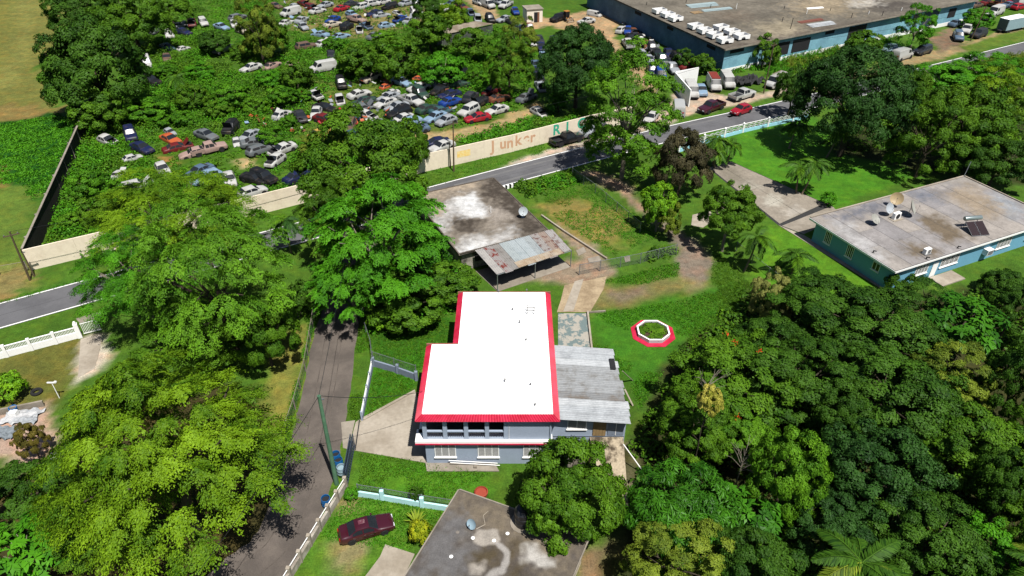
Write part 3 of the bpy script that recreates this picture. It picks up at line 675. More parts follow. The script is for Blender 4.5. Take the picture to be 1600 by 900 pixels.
dish('beige satellite dish with rust marks, rearmost on the teal house roof', U(1397, 322, 3.4), .85, math.radians(-25), 60, d2)
dish('large grey satellite dish right of the white cooler on the teal house', U(1419, 337, 3.4), 1.0, math.radians(60), 62, d1)
dish('white satellite dish left of the white cooler on the teal house', U(1385, 336, 3.4), .72, math.radians(25), 62, d3)
dish('small grey satellite dish lying low, leftmost on the teal house roof', U(1364, 350, 3.4), .72, math.radians(35), 42, d1, stand=.15)
ac = thing('cooling_unit', 'white cooling unit with round fan between the roof dishes', 'air conditioner', U(1399, 342, 3.4), TA)
MB().box((0, 0, .5), (1.1, .5, .9)).build('case', M_white, ac, bevel=.03)
fan = MB(); fan.lathe([(.36, -.02), (.36, .02), (.1, .03)], n=18); fan.v = [(x, -.26-z, y+.5) for x, y, z in fan.v]; fan.build('fan_grille', M_dark, ac)
MB().box((0, 0, .025), (1.6, 1.1, .05)).build('pad', M_conc, ac)
a2 = thing('roof_cooler', 'small white cooler box near the front edge of the teal roof', 'air conditioner', U(1447, 396, 3.4), TA)
MB().box((0, 0, .4), (.95, .5, .7)).build('case', M_white, a2, bevel=.03); MB().box((.1, -.26, .4), (.5, .02, .5)).build('grille', M_grey, a2)
MB().box((0, 0, .03), (1.1, .8, .06)).build('pad', M_grey, a2)
sh = thing('solar_heater', 'solar water heater with silver tank and two dark panels on the teal roof', 'solar heater', U(1521, 360, 3.4), math.radians(8))
for sx in (-.62, .62):
    p = MB().box((sx, -.45, .55), (1.12, 2.1, .08), tilt=(math.radians(27), 0, 0)).build('collector_panel', mat('collector_glass', (.03, .02, .02), .15, .1, 1, spec=.6), sh)
    MB().box((sx, -.45, .535), (1.18, 2.16, .07), tilt=(math.radians(27), 0, 0)).build('frame', M_galv, p)
mb = MB(); mb.lathe([(.1, -1.2), (.27, -1.17), (.3, -1.1), (.3, 1.1), (.27, 1.17), (.1, 1.2)], n=16); mb.v = [(z, x+.85, y+1.35) for x, y, z in mb.v]
mb.build('tank', mat('silver_tank', S(190, 206, 206), .3, .05, 1, metal=.6), sh, smooth=40)
mb = MB()
for sx in (-.8, .8): mb.tube((sx, .85, 0), (sx, .85, 1.1), .03).tube((sx, -1.3, 0), (sx, .85, .9), .03)
mb.build('stand', M_galv, sh)
pm = U(1506, 276, 3.4); tag(MB().tube(pm, pm+Vector((.5, .5, 2.2)), .05, n=6).build('mast', M_galv), 'short metal mast at the rear corner of the teal roof', 'mast')
for i, (x, y) in enumerate(((1364, 395), (1496, 388), (1447, 405))): 
    q = U(x, y, 3.4); MB().tube((q.x, q.y, 3.38), (q.x, q.y, 3.75), .07).tube((q.x, q.y, 3.7), (q.x+.25, q.y-.2, 3.75), .07).build('vent_pipe', M_dark, T)

# ------------------------------------------------------------------ warehouse
ZW = 5.5; B = U(1133, 77, ZW).copy(); Wh = thing('warehouse', 'large blue-grey warehouse with flat stained concrete roof', 'warehouse', (0, 0, 0))
WA = U(973, 4, ZW); wv_ = (WA-B).xy.normalized(); wu_ = (U(1480, 9, ZW)-B).xy.normalized(); WU, WV = 86, 62
RU, RV = math.atan2(wu_.y, wu_.x), math.atan2(-wv_.x, wv_.y)
def PW(u, v): return (B.x+wu_.x*u+wv_.x*v, B.y+wu_.y*u+wv_.y*v)
M_wroof = mat('warehouse_roof', S(158, 146, 126), .95, .16, .09, col2=S(108, 98, 86), sharp=(.42, .66), bump=.3, bscale=4, scale2=.8, detail=9)
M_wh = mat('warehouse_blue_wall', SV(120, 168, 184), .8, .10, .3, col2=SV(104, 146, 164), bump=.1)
M_whd = mat('warehouse_shaded_wall', SV(84, 112, 136), .85, .12, .3, col2=SV(66, 92, 116))  # shaded version of the blue wall colour
mb = MB(); q = [PW(.8, .8), PW(WU, .8), PW(WU, WV), PW(.8, WV)]
mb.prism(q, 0, ZW-.35); mb.build('wall', M_wh, Wh)
MB().quad((*PW(.78, WV), .0), (*PW(.78, .8), .0), (*PW(.78, .8), ZW-.35), (*PW(.78, WV), ZW-.35)).build('side_wall_shade', M_whd, Wh)  # darker sheet over the side wall, its shade put into the colour
wrf = MB().prism([PW(0, 0), PW(WU, 0), PW(WU, WV), PW(0, WV)], ZW-.34, ZW).build('roof', M_wroof, Wh)
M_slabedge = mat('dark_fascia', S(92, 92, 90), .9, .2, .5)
MB().box((*PW(WU/2, -.04), ZW-.17), (WU-.2, .07, .3), RU).build('fascia', M_conc2, Wh)
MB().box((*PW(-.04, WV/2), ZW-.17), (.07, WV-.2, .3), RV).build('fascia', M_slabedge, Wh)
MB().box((*PW(WU/2, .77), .45), (WU-2, .06, .9), RU).build('plinth', M_white, Wh)
for u0, u1, z0, z1, m_ in ((2.3,6.2,4.0,4.7,M_dark),(14.5,20,1.4,4.2,M_dark),(21,26.5,1.4,4.2,M_dark),(31,34,4.0,4.7,M_dark),(39,45,0,4.6,M_dark),(62,65,3.2,4.6,M_glass),(66,72,0,4.7,mat('roller_door_blue', S(60,84,104), .6, .1, 1)),(76,79,2,4.2,M_dark)):
    MB().box((*PW((u0+u1)/2, .775), (z0+z1)/2), (u1-u0, .06, z1-z0), RU).build('opening', m_, Wh)
for v0, v1 in ((4, 7), (20, 22.5), (34, 37)): MB().box((*PW(.76, (v0+v1)/2), 4.3), (.06, v1-v0, .7), RV).build('vent_opening', M_dark, Wh)
for k, (px, py) in enumerate(((1072,4),(1110,12),(1150,14),(1225,14),(1235,45),(1260,22),(1297,17),(1330,28),(1357,22),(1378,25),(1010,8),(1197,57),(1222,34),(1237,38),(1408,17))):
    p = U(px, py, ZW); MB().tube((p.x, p.y, ZW-.01), (p.x+.05, p.y, ZW+rng.uniform(.7, 1.5)), .07, n=6).build('vent_pipe', (M_dark, M_white)[k % 3 == 2], wrf)
M_ws = soilmat('warehouse_roof_paint', ((.07, .68, 1.22), (.3, .68, 1.3), (1.4, .76, 1.24)), .4, 3, False, bdist=.05)
painted('roof_surface', PW(.05, .05), PW(WU, .05), PW(WU, WV), PW(.05, WV), ZW+.012, S(132,125,113), [
 ([(1330,6),(1410,-2),(1440,12),(1380,20)], S(96,90,84), 3, 2), ([(1320,2),(1360,-4),(1380,8),(1330,12)], S(196,190,180), 1.5, 2), ([(1180,40),(1240,30),(1260,50),(1200,58)], S(178,166,142), 3, 2), ([(1120,20),(1160,18),(1170,30),(1130,34)], S(128,116,102), 3, 2),
 ([(1130,74),(1200,60),(1300,42),(1400,26),(1500,6),(1500,12),(1300,50),(1140,80)], S(112,102,92), 2, 1.5), ([(1040,28),(1075,36),(1130,66),(1120,72)], S(120,110,98), 2, 1), ([(1250,-10),(1330,-10),(1320,20),(1240,20)], S(176,160,134), 4, 3)], wrf, M_ws, .6)
# bundles on the warehouse roof
def sheets_pile(label, px, py, L_, W_, n_, rz, m_, z):
    t = thing('sheet_pile', label, 'metal sheets', U(px, py, z), rz)
    for k in range(n_): corr((-L_/2+.1*k, -W_/2+W_*.3*k, .05+.06*k), (-L_/2+.1*k, -W_/2+W_*.3*k+W_*.62, .06+.06*k), (L_/2+.2*k, -W_/2+W_*.3*k+W_*.6, .06+.06*k), (L_/2+.2*k, -W_/2+W_*.3*k, .05+.06*k), 5, .04).build('sheet', m_, t)
sheets_pile('long pale blue metal sheets lying in the middle of the warehouse roof', 1098, 9, 8, 2.6, 3, math.radians(20), mat('pale_blue_sheet', S(176, 196, 200), .4, .08, 1), ZW)
sheets_pile('shorter pale blue sheets just below the long ones on the roof', 1120, 15, 8, 2.0, 2, math.radians(20), MATS['pale_blue_sheet'], ZW)
sheets_pile('rust-red sheets lying on the right part of the warehouse roof', 1266, 33, 7, 1.8, 2, math.radians(24), mat('rust_red_sheet', S(140, 86, 72), .6, .15, 1), ZW)
sheets_pile('silver sheets piled beside the rust-red ones on the warehouse roof', 1284, 39, 7, 2.0, 3, math.radians(24), M_zinc[0], ZW)
sheets_pile('white panel lying toward the back of the warehouse roof', 1273, 13, 4.4, 1.2, 2, math.radians(15), M_white, ZW)
sheets_pile('stack of long grey-blue metal sheets behind the white roadside van', 1387, 76, 8.5, 3.2, 3, math.radians(30), mat('grey_blue_sheet', S(140, 164, 178), .4, .12, 1), .5)
pl = thing('pallet', 'broken wooden pallet beside the sheets on the warehouse roof', 'pallet', U(1088, 20, ZW), .4)
for k in range(5): MB().box((0, -.8+.4*k, .12), (2.6, .28, .06)).build('slat', mat('pallet_wood', S(190, 160, 120), .9, .2, 2), pl)
for k in range(3): MB().box((-1.1+1.1*k, 0, .045), (.12, 2.0, .09)).build('runner', MATS['pallet_wood'], pl)
def truck_bed(label, px, py, rz):
    t = thing('pickup_bed', label, 'pickup bed', U(px, py, ZW+.35)-Vector((0, 0, .35)), rz, 'white pickup beds stored on the warehouse roof'); t.scale = (1.22, 1.22, 1.22)
    Lb, Wb, Hb = 2.45, 1.75, .95; m_ = M_white
    MB().box((0, 0, .42), (Lb-.16, Wb-.16, .08)).build('floor', M_grey, t)
    for s in (-1, 1):
        mb = MB(); prof = [(-Lb/2, .25)] + [(-.15+.45*math.cos(a), .25+.42*math.sin(a)) for a in [math.pi*(1-k/8) for k in range(9)]] + [(Lb/2, .25), (Lb/2, Hb), (-Lb/2, Hb)]
        i = len(mb.v); n_ = len(prof); y0_, y1_ = s*Wb/2, s*(Wb/2-.09)
        mb.v += [(x, y0_, z) for x, z in prof]+[(x, y1_, z) for x, z in prof]
        mb.f += [tuple(range(n_)), tuple(range(2*n_-1, n_-1, -1))]+[(k, (k+1) % n_, n_+(k+1) % n_, n_+k) for k in range(n_)]; mb.m += [0]*(n_+2)
        mb.build('side_panel', m_, t)
        w = MB().box((-.15, s*(Wb/2-.22), .6), (.9, .24, .4)); w.build('wheel_house', M_white, t, bevel=.08)
    for sx, nm in ((-1, 'tailgate'), (1, 'front_panel')): MB().box((sx*(Lb/2-.03), 0, .62), (.06, Wb-.19, .62)).build(nm, m_, t)
    MB().box((0, 0, .1), (Lb*.8, 1.0, .2)).build('blocks', M_dark, t)
BEDS = [(1030,19,'back one of the three left-hand white pickup beds on the warehouse roof'),(1043,25,'middle one of the three left-hand white pickup beds on the warehouse roof'),(1055,31,'front one of the three left-hand white pickup beds on the warehouse roof'),
 (1086,43,'rearmost in the left row of the front cluster of white pickup beds'),(1101,50,'second from the back in the left row of the front pickup beds'),(1116,57,'third from the back in the left row of the front pickup beds'),(1132,65,'nearest white pickup bed at the warehouse roof corner'),
 (1126,45,'rearmost in the right row of the front cluster of white pickup beds'),(1143,52,'middle of the right row of the front white pickup beds'),(1158,59,'front of the right row of the white pickup beds, by the roof edge')]
for x, y, l in BEDS: truck_bed(l, x, y, math.radians(25+rng.uniform(-4, 4)))

# ------------------------------------------------------------------ grey-roofed house at the bottom
G = thing('grey_roof_house', 'low house with worn dark grey concrete roof at the bottom', 'house', (0, 0, 0))
zg = 3.2; tl = U(717, 765, zg); lb = U(637, 893, zg); tr_ = U(922, 838, zg)
dl = (lb-tl).normalized(); dr_ = (tr_-tl).normalized(); bl = tl+dl*16; br = tr_+dl*16
M_groof = mat('dark_grey_roof', S(128, 122, 118), .95, .16, .22, col2=S(94, 86, 78), sharp=(.40, .62), bump=.3, bscale=8, scale2=2.0, detail=9)
rg = MB().prism([tl[:2], tr_[:2], br[:2], bl[:2]], zg-.22, zg).build('roof', M_groof, G)
inn = lambda p, a, b: (p+dl*a+dr_*b)[:2]
MB().prism([inn(tl, .4, .4), inn(tr_, .4, -.4), inn(br, -.4, -.4), inn(bl, -.4, .4)], 0, zg-.225).build('wall', mat('cream_wall', SV(190, 180, 160), .85, .12, .5), G)
for a, b in ((tl, bl), (tl, tr_), (tr_, br)):
    d = b-a; MB().box((*((a+b)/2)[:2], zg+.03), (d.length-.12, .1, .14), math.atan2(d.y, d.x)).build('roof_kerb', M_conc2, G)
M_pp = mat('pale_roof_repair', S(172, 164, 156), .95, .16, .9, col2=S(140, 132, 124), scale2=4, bump=.3)
M_gs = soilmat('grey_roof_paint', ((.4, .84, 1.14), (2, .8, 1.2), (9, .8, 1.2)), .5, 8, False, bdist=.05)
PALE, BRN, TAN = S(186,178,168), S(92,82,64), S(142,130,112)
painted('roof_surface', tl+dl*.1+dr_*.1, tr_+dl*.1-dr_*.1, br-dr_*.1, bl+dr_*.1, zg+.012, S(102,95,89), [
 ([(712,770),(760,782),(820,800),(900,845),(890,900),(800,830),(700,800)], TAN, 2.0, 1.0), ([(640,900),(690,806),(720,812),(740,860),(720,910)], S(124,122,122), 1.0, .8),
 ([(733,868),(758,854),(784,862),(788,878),(764,890),(736,890)], BRN, .5, .4), ([(800,840),(818,840),(812,900),(796,900)], BRN, .7, .4),
 ([(738,838),(748,828),(780,826),(784,842),(776,850),(752,852),(740,848)], PALE, .1, .12), ([(774,846),(787,848),(798,862),(799,880),(790,894),(776,903),(756,906),(764,892),(783,886),(788,868)], S(180,175,170), .1, .1),
 ([(820,850),(838,848),(848,866),(868,872),(866,882),(842,884),(818,874)], S(200,196,190), .3, .25), ([(735,888),(755,886),(750,900),(730,902)], PALE, .3, .3)], rg, M_gs, .1)
for x, y in ((739,841),(772,845),(705,870),(793,834),(715,832)):
    p = U(x, y, zg); MB().lathe([(.13, 0), (.15, .03), (.06, .05)], (p.x, p.y, zg+.012), 10).build('roof_plug', M_white if x != 715 else M_pp, rg)
dish('small pale blue satellite dish on the worn grey roof at the bottom', U(738, 825, zg), .42, math.radians(-35), 60, mat('dish_blue', S(176, 204, 220), .5, .06, 1), stand=.2)
wt = thing('water_tank', 'tall black water tank standing on the worn grey roof', 'water tank', U(817, 817, zg))
MB().lathe([(.62, 0), (.66, .05), (.66, .5), (.69, .53), (.66, .56), (.66, 1.0), (.69, 1.03), (.66, 1.06), (.66, 1.5), (.5, 1.72), (.3, 1.78), (.3, 1.84)], n=24).build('drum', M_black, wt, smooth=35)
MB().lathe([(.31, 1.84), (.31, 1.9), (.2, 1.94)], n=16).build('lid', M_black, wt, smooth=35)
MB().lathe([(1.0, 0), (1.0, .06)], n=16).build('plinth', M_conc2, wt)
h0, h1, h2, h3 = [U(x, y, zg)+Vector((0, 0, .04)) for x, y in ((744,827),(758,820),(755,806),(763,799))]
MB().path([h0, h1, h2, h3], .03, .03, 5).build('hose', M_conc, rg)
rt = U(752, 772, 0)
tag(MB().lathe([(.55, 0), (.6, .35), (.52, .4), (.48, .25)], n=16).build('clay_basin', mat('terracotta', S(190, 84, 62), .8, .1, 2), None, loc=(rt.x, rt.y, 0)), 'round terracotta basin on the lawn behind the worn grey roof', 'basin')

# ------------------------------------------------------------------ sheds in the yard
hut = thing('yard_hut', 'small cream hut with an open brown doorway at the yard entrance', 'hut', U(832, 32), math.radians(15))
M_cream = mat('cream_paint', SV(222, 214, 200), .8, .08, .6)
MB().box((0, 0, 1.6), (4.2, 4, 3.2)).build('wall', M_cream, hut); MB().box((0, 0, 3.3), (4.6, 4.4, .18)).build('roof', M_conc2, hut)
MB().box((.3, -2.02, 1.3), (1.0, .05, 2.5)).build('doorway', M_dark, hut); MB().box((1.0, -2.03, 1.3), (.5, .05, 2.5)).build('door', mat('brown_door', S(170, 120, 90), .7, .1, 2), hut)
shd = thing('long_shed', 'long low shed with rusted ribbed roof among the scrub', 'shed', (0, 0, 0))
s0, s1, s2, s3 = U(682, 57, 2.6), U(770, 37, 2.6), U(742, 33, 3.3), U(640, 54, 3.3)
M_rroof = mat('weathered_shed_sheet', S(176, 164, 146), .7, .2, .5, col2=S(140, 124, 104)); M_swall = mat('shed_wall_sheet', S(112, 118, 108), .7, .2, .5, col2=S(84, 90, 84))
for k in range(12):
    f0, f1 = k/12, (k+1.02)/12
    corr(s0.lerp(s1, f0), s0.lerp(s1, f1), s3.lerp(s2, f1), s3.lerp(s2, f0), 5, .04).build('roof_sheet', M_rroof, shd)
for k in range(9):
    a = s0.lerp(s1, k/9); b = s0.lerp(s1, (k+.97)/9); a = a+Vector((0, .3, -.1)); b = b+Vector((0, .3, -.1))
    MB().box(((a.x+b.x)/2, (a.y+b.y)/2, 1.2), ((b-a).xy.length, .06, 2.4), math.atan2(b.y-a.y, b.x-a.x)).build('wall_panel', M_swall, shd)
MB().prism([s0[:2], s1[:2], s2[:2], s3[:2]], -.1, .05).build('floor', M_conc2, shd)
# ------------------------------------------------------------------ walls, fences and poles
def V2(p): return Vector((p[0], p[1]))
def panel_wall(t, pts, h, th, m, step, name='panel', gap=.012, z0=-.2):
    for a, b in zip(pts[:-1], pts[1:]):
        a, b = V2(a), V2(b); L_ = (b-a).length; n_ = max(1, round(L_/step)); d = (b-a)/L_; rz = math.atan2(d.y, d.x)
        for i in range(n_):
            c = a+d*L_*(i+.5)/n_; MB().box((c.x, c.y, (h+z0)/2), (L_/n_-gap, th, h-z0), rz).build(name, m, t)
CW = [U(49, 422), U(400, 336), U(664, 268), U(800, 237), U(922, 205), U(985, 191)]
yw = thing('yard_wall', 'long cream concrete wall with faded painted lettering along the road', 'wall', (0, 0, 0))
M_cw = mat('cream_wall_paint', SV(224, 211, 190, 1.75), .85, .07, .25, col2=SV(204, 188, 166, 1.65), sharp=(.5, .75), bump=.08)
panel_wall(yw, CW, 3.0, .18, M_cw, 6.0)
def lettering(parent, text, px0, px1, pyb, h, m, wob=0, bold=.07):
    """painted letters on the road side of the cream wall; px0/px1 are the base pixels they span"""
    n_ = len(text)
    def on_wall(px):
        for a, b in zip(CW[:-1], CW[1:]):
            for k in range(60):
                p = a.lerp(b, k/60); x = 800+FPX*p.x/(p.y*CP+(CAMH-1.5)*SP)
                if x >= px: return p, (b-a).normalized()
        return CW[-1], (CW[-1]-CW[-2]).normalized()
    for i, ch in enumerate(text):
        p, d = on_wall(px0+(px1-px0)*(i+.0)/n_); rz = math.atan2(d.y, d.x); o = Vector((d.y, -d.x, 0))
        cu = bpy.data.curves.new('letter', 'FONT'); cu.body = ch; cu.size = h*1.35; cu.extrude = .003; cu.offset = bold
        to = bpy.data.objects.new('tmp', cu); C.objects.link(to); bpy.context.view_layer.update()
        me = bpy.data.meshes.new_from_object(to.evaluated_get(bpy.context.evaluated_depsgraph_get())); bpy.data.objects.remove(to)
        me.name = 'letter'; me.materials.clear(); me.materials.append(m)
        ob = obj('letter', me, parent); ob.location = p+o*.094+Vector((0, 0, pyb+wob*math.sin(i*2.1))); ob.rotation_euler = (math.pi/2, 0, rz)
M_or = mat('faded_orange_lettering', SV(212, 166, 134, 1.5), .9, .12, 1.5, col2=SV(220, 186, 156, 1.55), sharp=(.5, .7)); M_gr = mat('teal_green_lettering', SV(58, 158, 128), .8, .08, 1.5, col2=SV(90, 176, 146), sharp=(.6, .7))
lettering(yw, 'Junker', 766, 840, .95, 1.9, M_or, .08); lettering(yw, 'RICO', 862, 940, 1.1, 1.9, M_gr, bold=.075)
a, b = CW[2].lerp(CW[3], .36), CW[2].lerp(CW[3], .51); d = (b-a).normalized(); o = Vector((d.y, -d.x, 0))*.1
MB().quad(a+o+Vector((0,0,1.1)), b+o+Vector((0,0,1.1)), b+o+Vector((0,0,2.2)), a+o+Vector((0,0,2.2))).build('ochre_patch', mat('ochre_paint', SV(226, 188, 104), .9, .1, 2, col2=SV(226, 206, 150)), yw)
dw = thing('boundary_wall', 'dark mould-stained concrete wall running back beside the field', 'wall', (0, 0, 0))
M_dw = mat('mould_black_concrete', S(44, 42, 38), .95, .3, .4, col2=S(92, 84, 72), sharp=(.55, .8), bump=.3)
panel_wall(dw, [U(49, 420), U(132, 214), U(150, 176)], 3.0, .2, M_dw, 4.0)
e0, e1 = V2(U(49, 420)), V2(U(150, 176))
for k in range(9):
    p = e0.lerp(e1, (k+.5)/9); MB().box((p.x-.25, p.y, 1.5), (.3, .4, 3.0), .9).build('buttress', M_conc2, dw)
d = e1-e0; MB().box((*((e0+e1)/2), 3.04), (d.length, .28, .08), math.atan2(d.y, d.x)).build('coping', M_conc2, dw)
# white balustrade of the left-hand property
bt = thing('white_balustrade', 'white wall topped with slender balusters in front of the left lawn', 'fence', (0, 0, 0))
a, b = V2(U(-110, 590)), V2(U(126, 527)); d = (b-a).normalized(); L_ = (b-a).length; rz = math.atan2(d.y, d.x); nb = 6
for i in range(nb):
    c = a+d*L_*(i+.5)/nb
    MB().box((c.x, c.y, .4), (L_/nb-.32, .16, .8), rz).build('wall_panel', M_white, bt)
    MB().box((c.x, c.y, 1.42), (L_/nb-.32, .14, .08), rz).build('top_rail', M_white, bt)
    mb = MB(); w = L_/nb-.4
    for k in range(14):
        q = c+d*(w*((k+.5)/14-.5)); mb.box((q.x, q.y, 1.09), (.06, .06, .58), rz)
    stuff(mb.build('balusters', M_white, bt))
    q = a+d*L_*i/nb; MB().box((q.x, q.y, .8), (.3, .3, 1.6), rz).build('post', M_white, bt)
MB().box((b.x, b.y, .95), (.42, .42, 1.9), rz).lathe([(.12, 1.9), (.17, 2.05), (.1, 2.2), (.02, 2.25)], (b.x, b.y, 0), 10).build('gate_post', M_white, bt)
wg = thing('iron_gate', 'white barred gate beside the end post of the balustrade', 'gate', (0, 0, 0))
a, b = V2(U(132, 524)), V2(U(160, 517)); d = (b-a).normalized(); rz = math.atan2(d.y, d.x); w = (b-a).length; c = (a+b)/2
for z in (.25, 1.6): MB().box((c.x, c.y, z), (w, .06, .08), rz).build('rail', M_white, wg)
for k in range(12): q = a+d*w*(k+.5)/12; MB().box((q.x, q.y, .93), (.045, .045, 1.35), rz).build('bar', M_white, wg)
# blue wall with openwork waves
bw = thing('wave_wall', 'low light blue wall with white openwork waves beside the road', 'wall', (0, 0, 0))
M_lb = mat('light_blue_wall', SV(150, 204, 222), .8, .06, .5); M_sc = mat('whitewashed_block', S(226, 232, 228), .85, .1, 1, col2=S(190, 206, 196))
PB = [U(1060, 238), U(1099, 225), U(1131, 215), U(1160, 207), U(1199, 198), U(1238, 190), U(1262, 184)]
for a, b in zip(PB[:-1], PB[1:]):
    a, b = V2(a), V2(b); d = (b-a); L_ = d.length; d.normalize(); rz = math.atan2(d.y, d.x); c = (a+b)/2
    MB().box((c.x, c.y, .3), (L_-.3, .2, .6), rz).build('base_wall', M_lb, bw)
    ns = max(2, int(L_/1.15))
    for k in range(ns):
        q = a+d*(L_*(k+.5)/ns); R_ = L_/ns*.72; mb = MB(); seg = 9
        for ring in (1.0, .52):
            for j in range(seg):
                t0, t1 = math.pi*j/seg, math.pi*(j+1)/seg
                for off in (-.05, .05):
                    P4 = [(R_*r_*math.cos(t), .62+min(.95, R_*1.0)*r_*math.sin(t)) for r_, t in ((ring, t0), (ring, t1), (ring-.22, t1), (ring-.22, t0))]
                    mb.quad(*[(q.x+d.x*u-d.y*off, q.y+d.y*u+d.x*off, v) for u, v in P4])
                P4 = [(R_*ring*math.cos(t), .62+min(.95, R_)*ring*math.sin(t)) for t in (t0, t1)]
                mb.quad(*[(q.x+d.x*u-d.y*off, q.y+d.y*u+d.x*off, v) for (u, v), off in ((P4[0], -.05), (P4[1], -.05), (P4[1], .05), (P4[0], .05))])
        mb.build('wave_block', M_sc, bw)
    MB().box((a.x, a.y, .75), (.26, .26, 1.5), rz).lathe([(.1, 1.5), (.2, 1.62), (.2, 1.74), (.05, 1.9)], (a.x, a.y, 0), 8).build('post', M_white, bw)
# red-house plot
gwl = thing('plot_wall', 'low grey wall with short posts at the left of the red-eaved house', 'wall', (0, 0, 0))
panel_wall(gwl, [U(584, 572), U(618, 582), U(651, 594)], .85, .18, M_greydark, 3)
for x, y in ((584, 572), (622, 583), (651, 594)): p = U(x, y); MB().box((p.x, p.y, .6), (.3, .3, 1.2)).build('post', M_greydark, gwl)
p = U(584, 572); q = U(651, 594)
chain_fence('wire_fence', 'wire netting above the low grey wall on the green plot', [p+Vector((0, .15, 0)), q+Vector((0, .15, 0))], 1.9, M_galv, 2.4, base=None)
rl = thing('lane_railing', 'grey wall with white railing between the lane and the small lawn', 'fence', (0, 0, 0))
panel_wall(rl, [U(582, 576), U(566, 657)], .55, .16, M_greydark, 3)
a, b = U(582, 576), U(566, 657)
for z in (.8, 1.1): MB().tube((a.x, a.y, z), (b.x, b.y, z), .035, n=6).build('rail', M_white, rl)
for k in range(5): q = a.lerp(b, k/4); MB().box((q.x, q.y, .6), (.14, .14, 1.25)).build('post', M_greydark if k < 4 else M_greywall, rl)
kb = struct(strip([V2(U(568, 657)), V2(U(648, 612))], -.07, .07, .16).build('lawn_kerb', M_conc)); 
MB().box((*((V2(U(568, 657))+V2(U(648, 612)))/2), .07), ((V2(U(568, 657))-V2(U(648, 612))).length, .13, .16), math.atan2(*(V2(U(648, 612))-V2(U(568, 657))).yx)).build('kerb', M_conc, kb)
chain_fence('lane_fence', 'wire fence along the right side of the lane by the green plot', [U(572, 520), U(580, 545), U(583, 572)], 1.4, M_galv, 2)
chain_fence('orchard_fence', 'long wire fence with pale posts along the left side of the lane', [U(493, 492), U(478, 580), U(462, 640), U(440, 706), U(424, 745)], 1.5, M_conc2, 2.5)
sg = thing('sliding_gate', 'dark grey sliding metal gate standing open beside the blue drums', 'gate', (0, 0, 0))
a, b = V2(U(551, 698)), V2(U(540, 758)); d = (b-a); w = d.length; d.normalize(); rz = math.atan2(d.y, d.x)
M_gate = mat('dark_grey_gate', S(70, 84, 104), .5, .1, 1)
for off in (0, .22):
    n_ = Vector((-d.y, d.x))*off
    for z in (.2, 1.7): c = (a+b)/2+n_; MB().box((c.x, c.y, z), (w, .06, .1), rz).build('rail', M_gate, sg)
    for k in range(16): q = a+d*w*k/15+n_; MB().box((q.x, q.y, .95), (.06, .05, 1.42), rz).build('bar', M_gate, sg)
fw = thing('front_yard_wall', 'low white concrete wall with rail sloping along the lane by the maroon car', 'wall', (0, 0, 0))
a, b = U(541, 762), U(438, 930)
panel_wall(fw, [a, b], .8, .22, mat('grimy_white_wall', SV(166, 160, 150), .9, .16, .8, col2=SV(122, 114, 104)), 2.5)
for k in range(8):
    q = a.lerp(b, k/7); MB().box((q.x, q.y, .7), (.3, .3, 1.4)).build('post', M_conc, fw)
MB().tube((a.x, a.y, 1.25), (b.x, b.y, 1.25), .04, n=6).build('rail', M_white, fw)
tw = thing('aqua_wall', 'low aqua wall with two posts between the back lawns', 'wall', (0, 0, 0))
M_aq = mat('aqua_wall_paint', SV(176, 220, 222), .8, .07, .8)
panel_wall(tw, [U(560, 775), U(598, 781), U(660, 792), U(712, 800)], .65, .16, M_aq, 3)
for x, y in ((598, 781), (660, 792)): p = U(x, y); MB().box((p.x, p.y, .6), (.34, .26, 1.25)).build('post', M_aq, tw)
chain_fence('back_fence', 'wire netting behind the low aqua wall on the lawn edge', [U(560, 775)+Vector((0, .2, 0)), U(598, 781)+Vector((0, .2, 0)), U(660, 792)+Vector((0, .2, 0)), U(712, 800)+Vector((0, .2, 0))], 1.3, M_galv, 2.5)
chain_fence('pipe_fence', 'wire fence with a pale top rail below the derelict house yard', [U(905, 430), U(1000, 412), U(1056, 398)], 1.6, M_galv, 3)
chain_fence('path_fence', 'wire fence following the dirt path under the tall roadside tree', [U(894, 276), U(930, 302), U(1000, 362)], 1.5, M_galv, 3)
chain_fence('field_fence', 'rail fence at the far left behind the leaning pole', [U(-60, 440), U(0, 430), U(44, 422)], 1.3, M_conc2, 2.2, wire=False)
chain_fence('palm_fence', 'sagging wire fence below the right-hand palms', [U(1150, 392), U(1200, 432), U(1260, 476)], 1.3, M_galv, 3)
yk = thing('yard_kerb', 'narrow pale kerb at the edge of the derelict house yard', 'kerb', (0, 0, 0)); panel_wall(yk, [U(846, 338), U(880, 362), U(948, 406)], .3, .22, M_conc, 2.2)
dk = thing('drive_kerb', 'thin white kerb along the peeling driveway behind the annexe', 'kerb', (0, 0, 0)); panel_wall(dk, [U(918, 489), U(926, 560)], .35, .2, M_conc, 2.5); panel_wall(dk, [U(918, 489), U(946, 487)], .2, .14, M_conc2, 2)
cvt = thing('culvert_guard', 'small black and white striped culvert guard at the road edge', 'culvert', U(795, 294), math.radians(32))
for k in range(6): MB().box((-.9+.36*k, 0, .3), (.355, .3, .6)).build('stripe_block', (M_white, M_black)[k % 2], cvt)
# angled white gate wall of the yard
ww = thing('gate_wall', 'tall plain white wall with an angled return at the yard gate', 'wall', (0, 0, 0))
panel_wall(ww, [U(1052, 138), U(1076, 167)], 3.3, .2, M_white, 3, gap=0); panel_wall(ww, [U(1053, 137), U(1088, 130)], 3.3, .2, M_white, 3, gap=0)
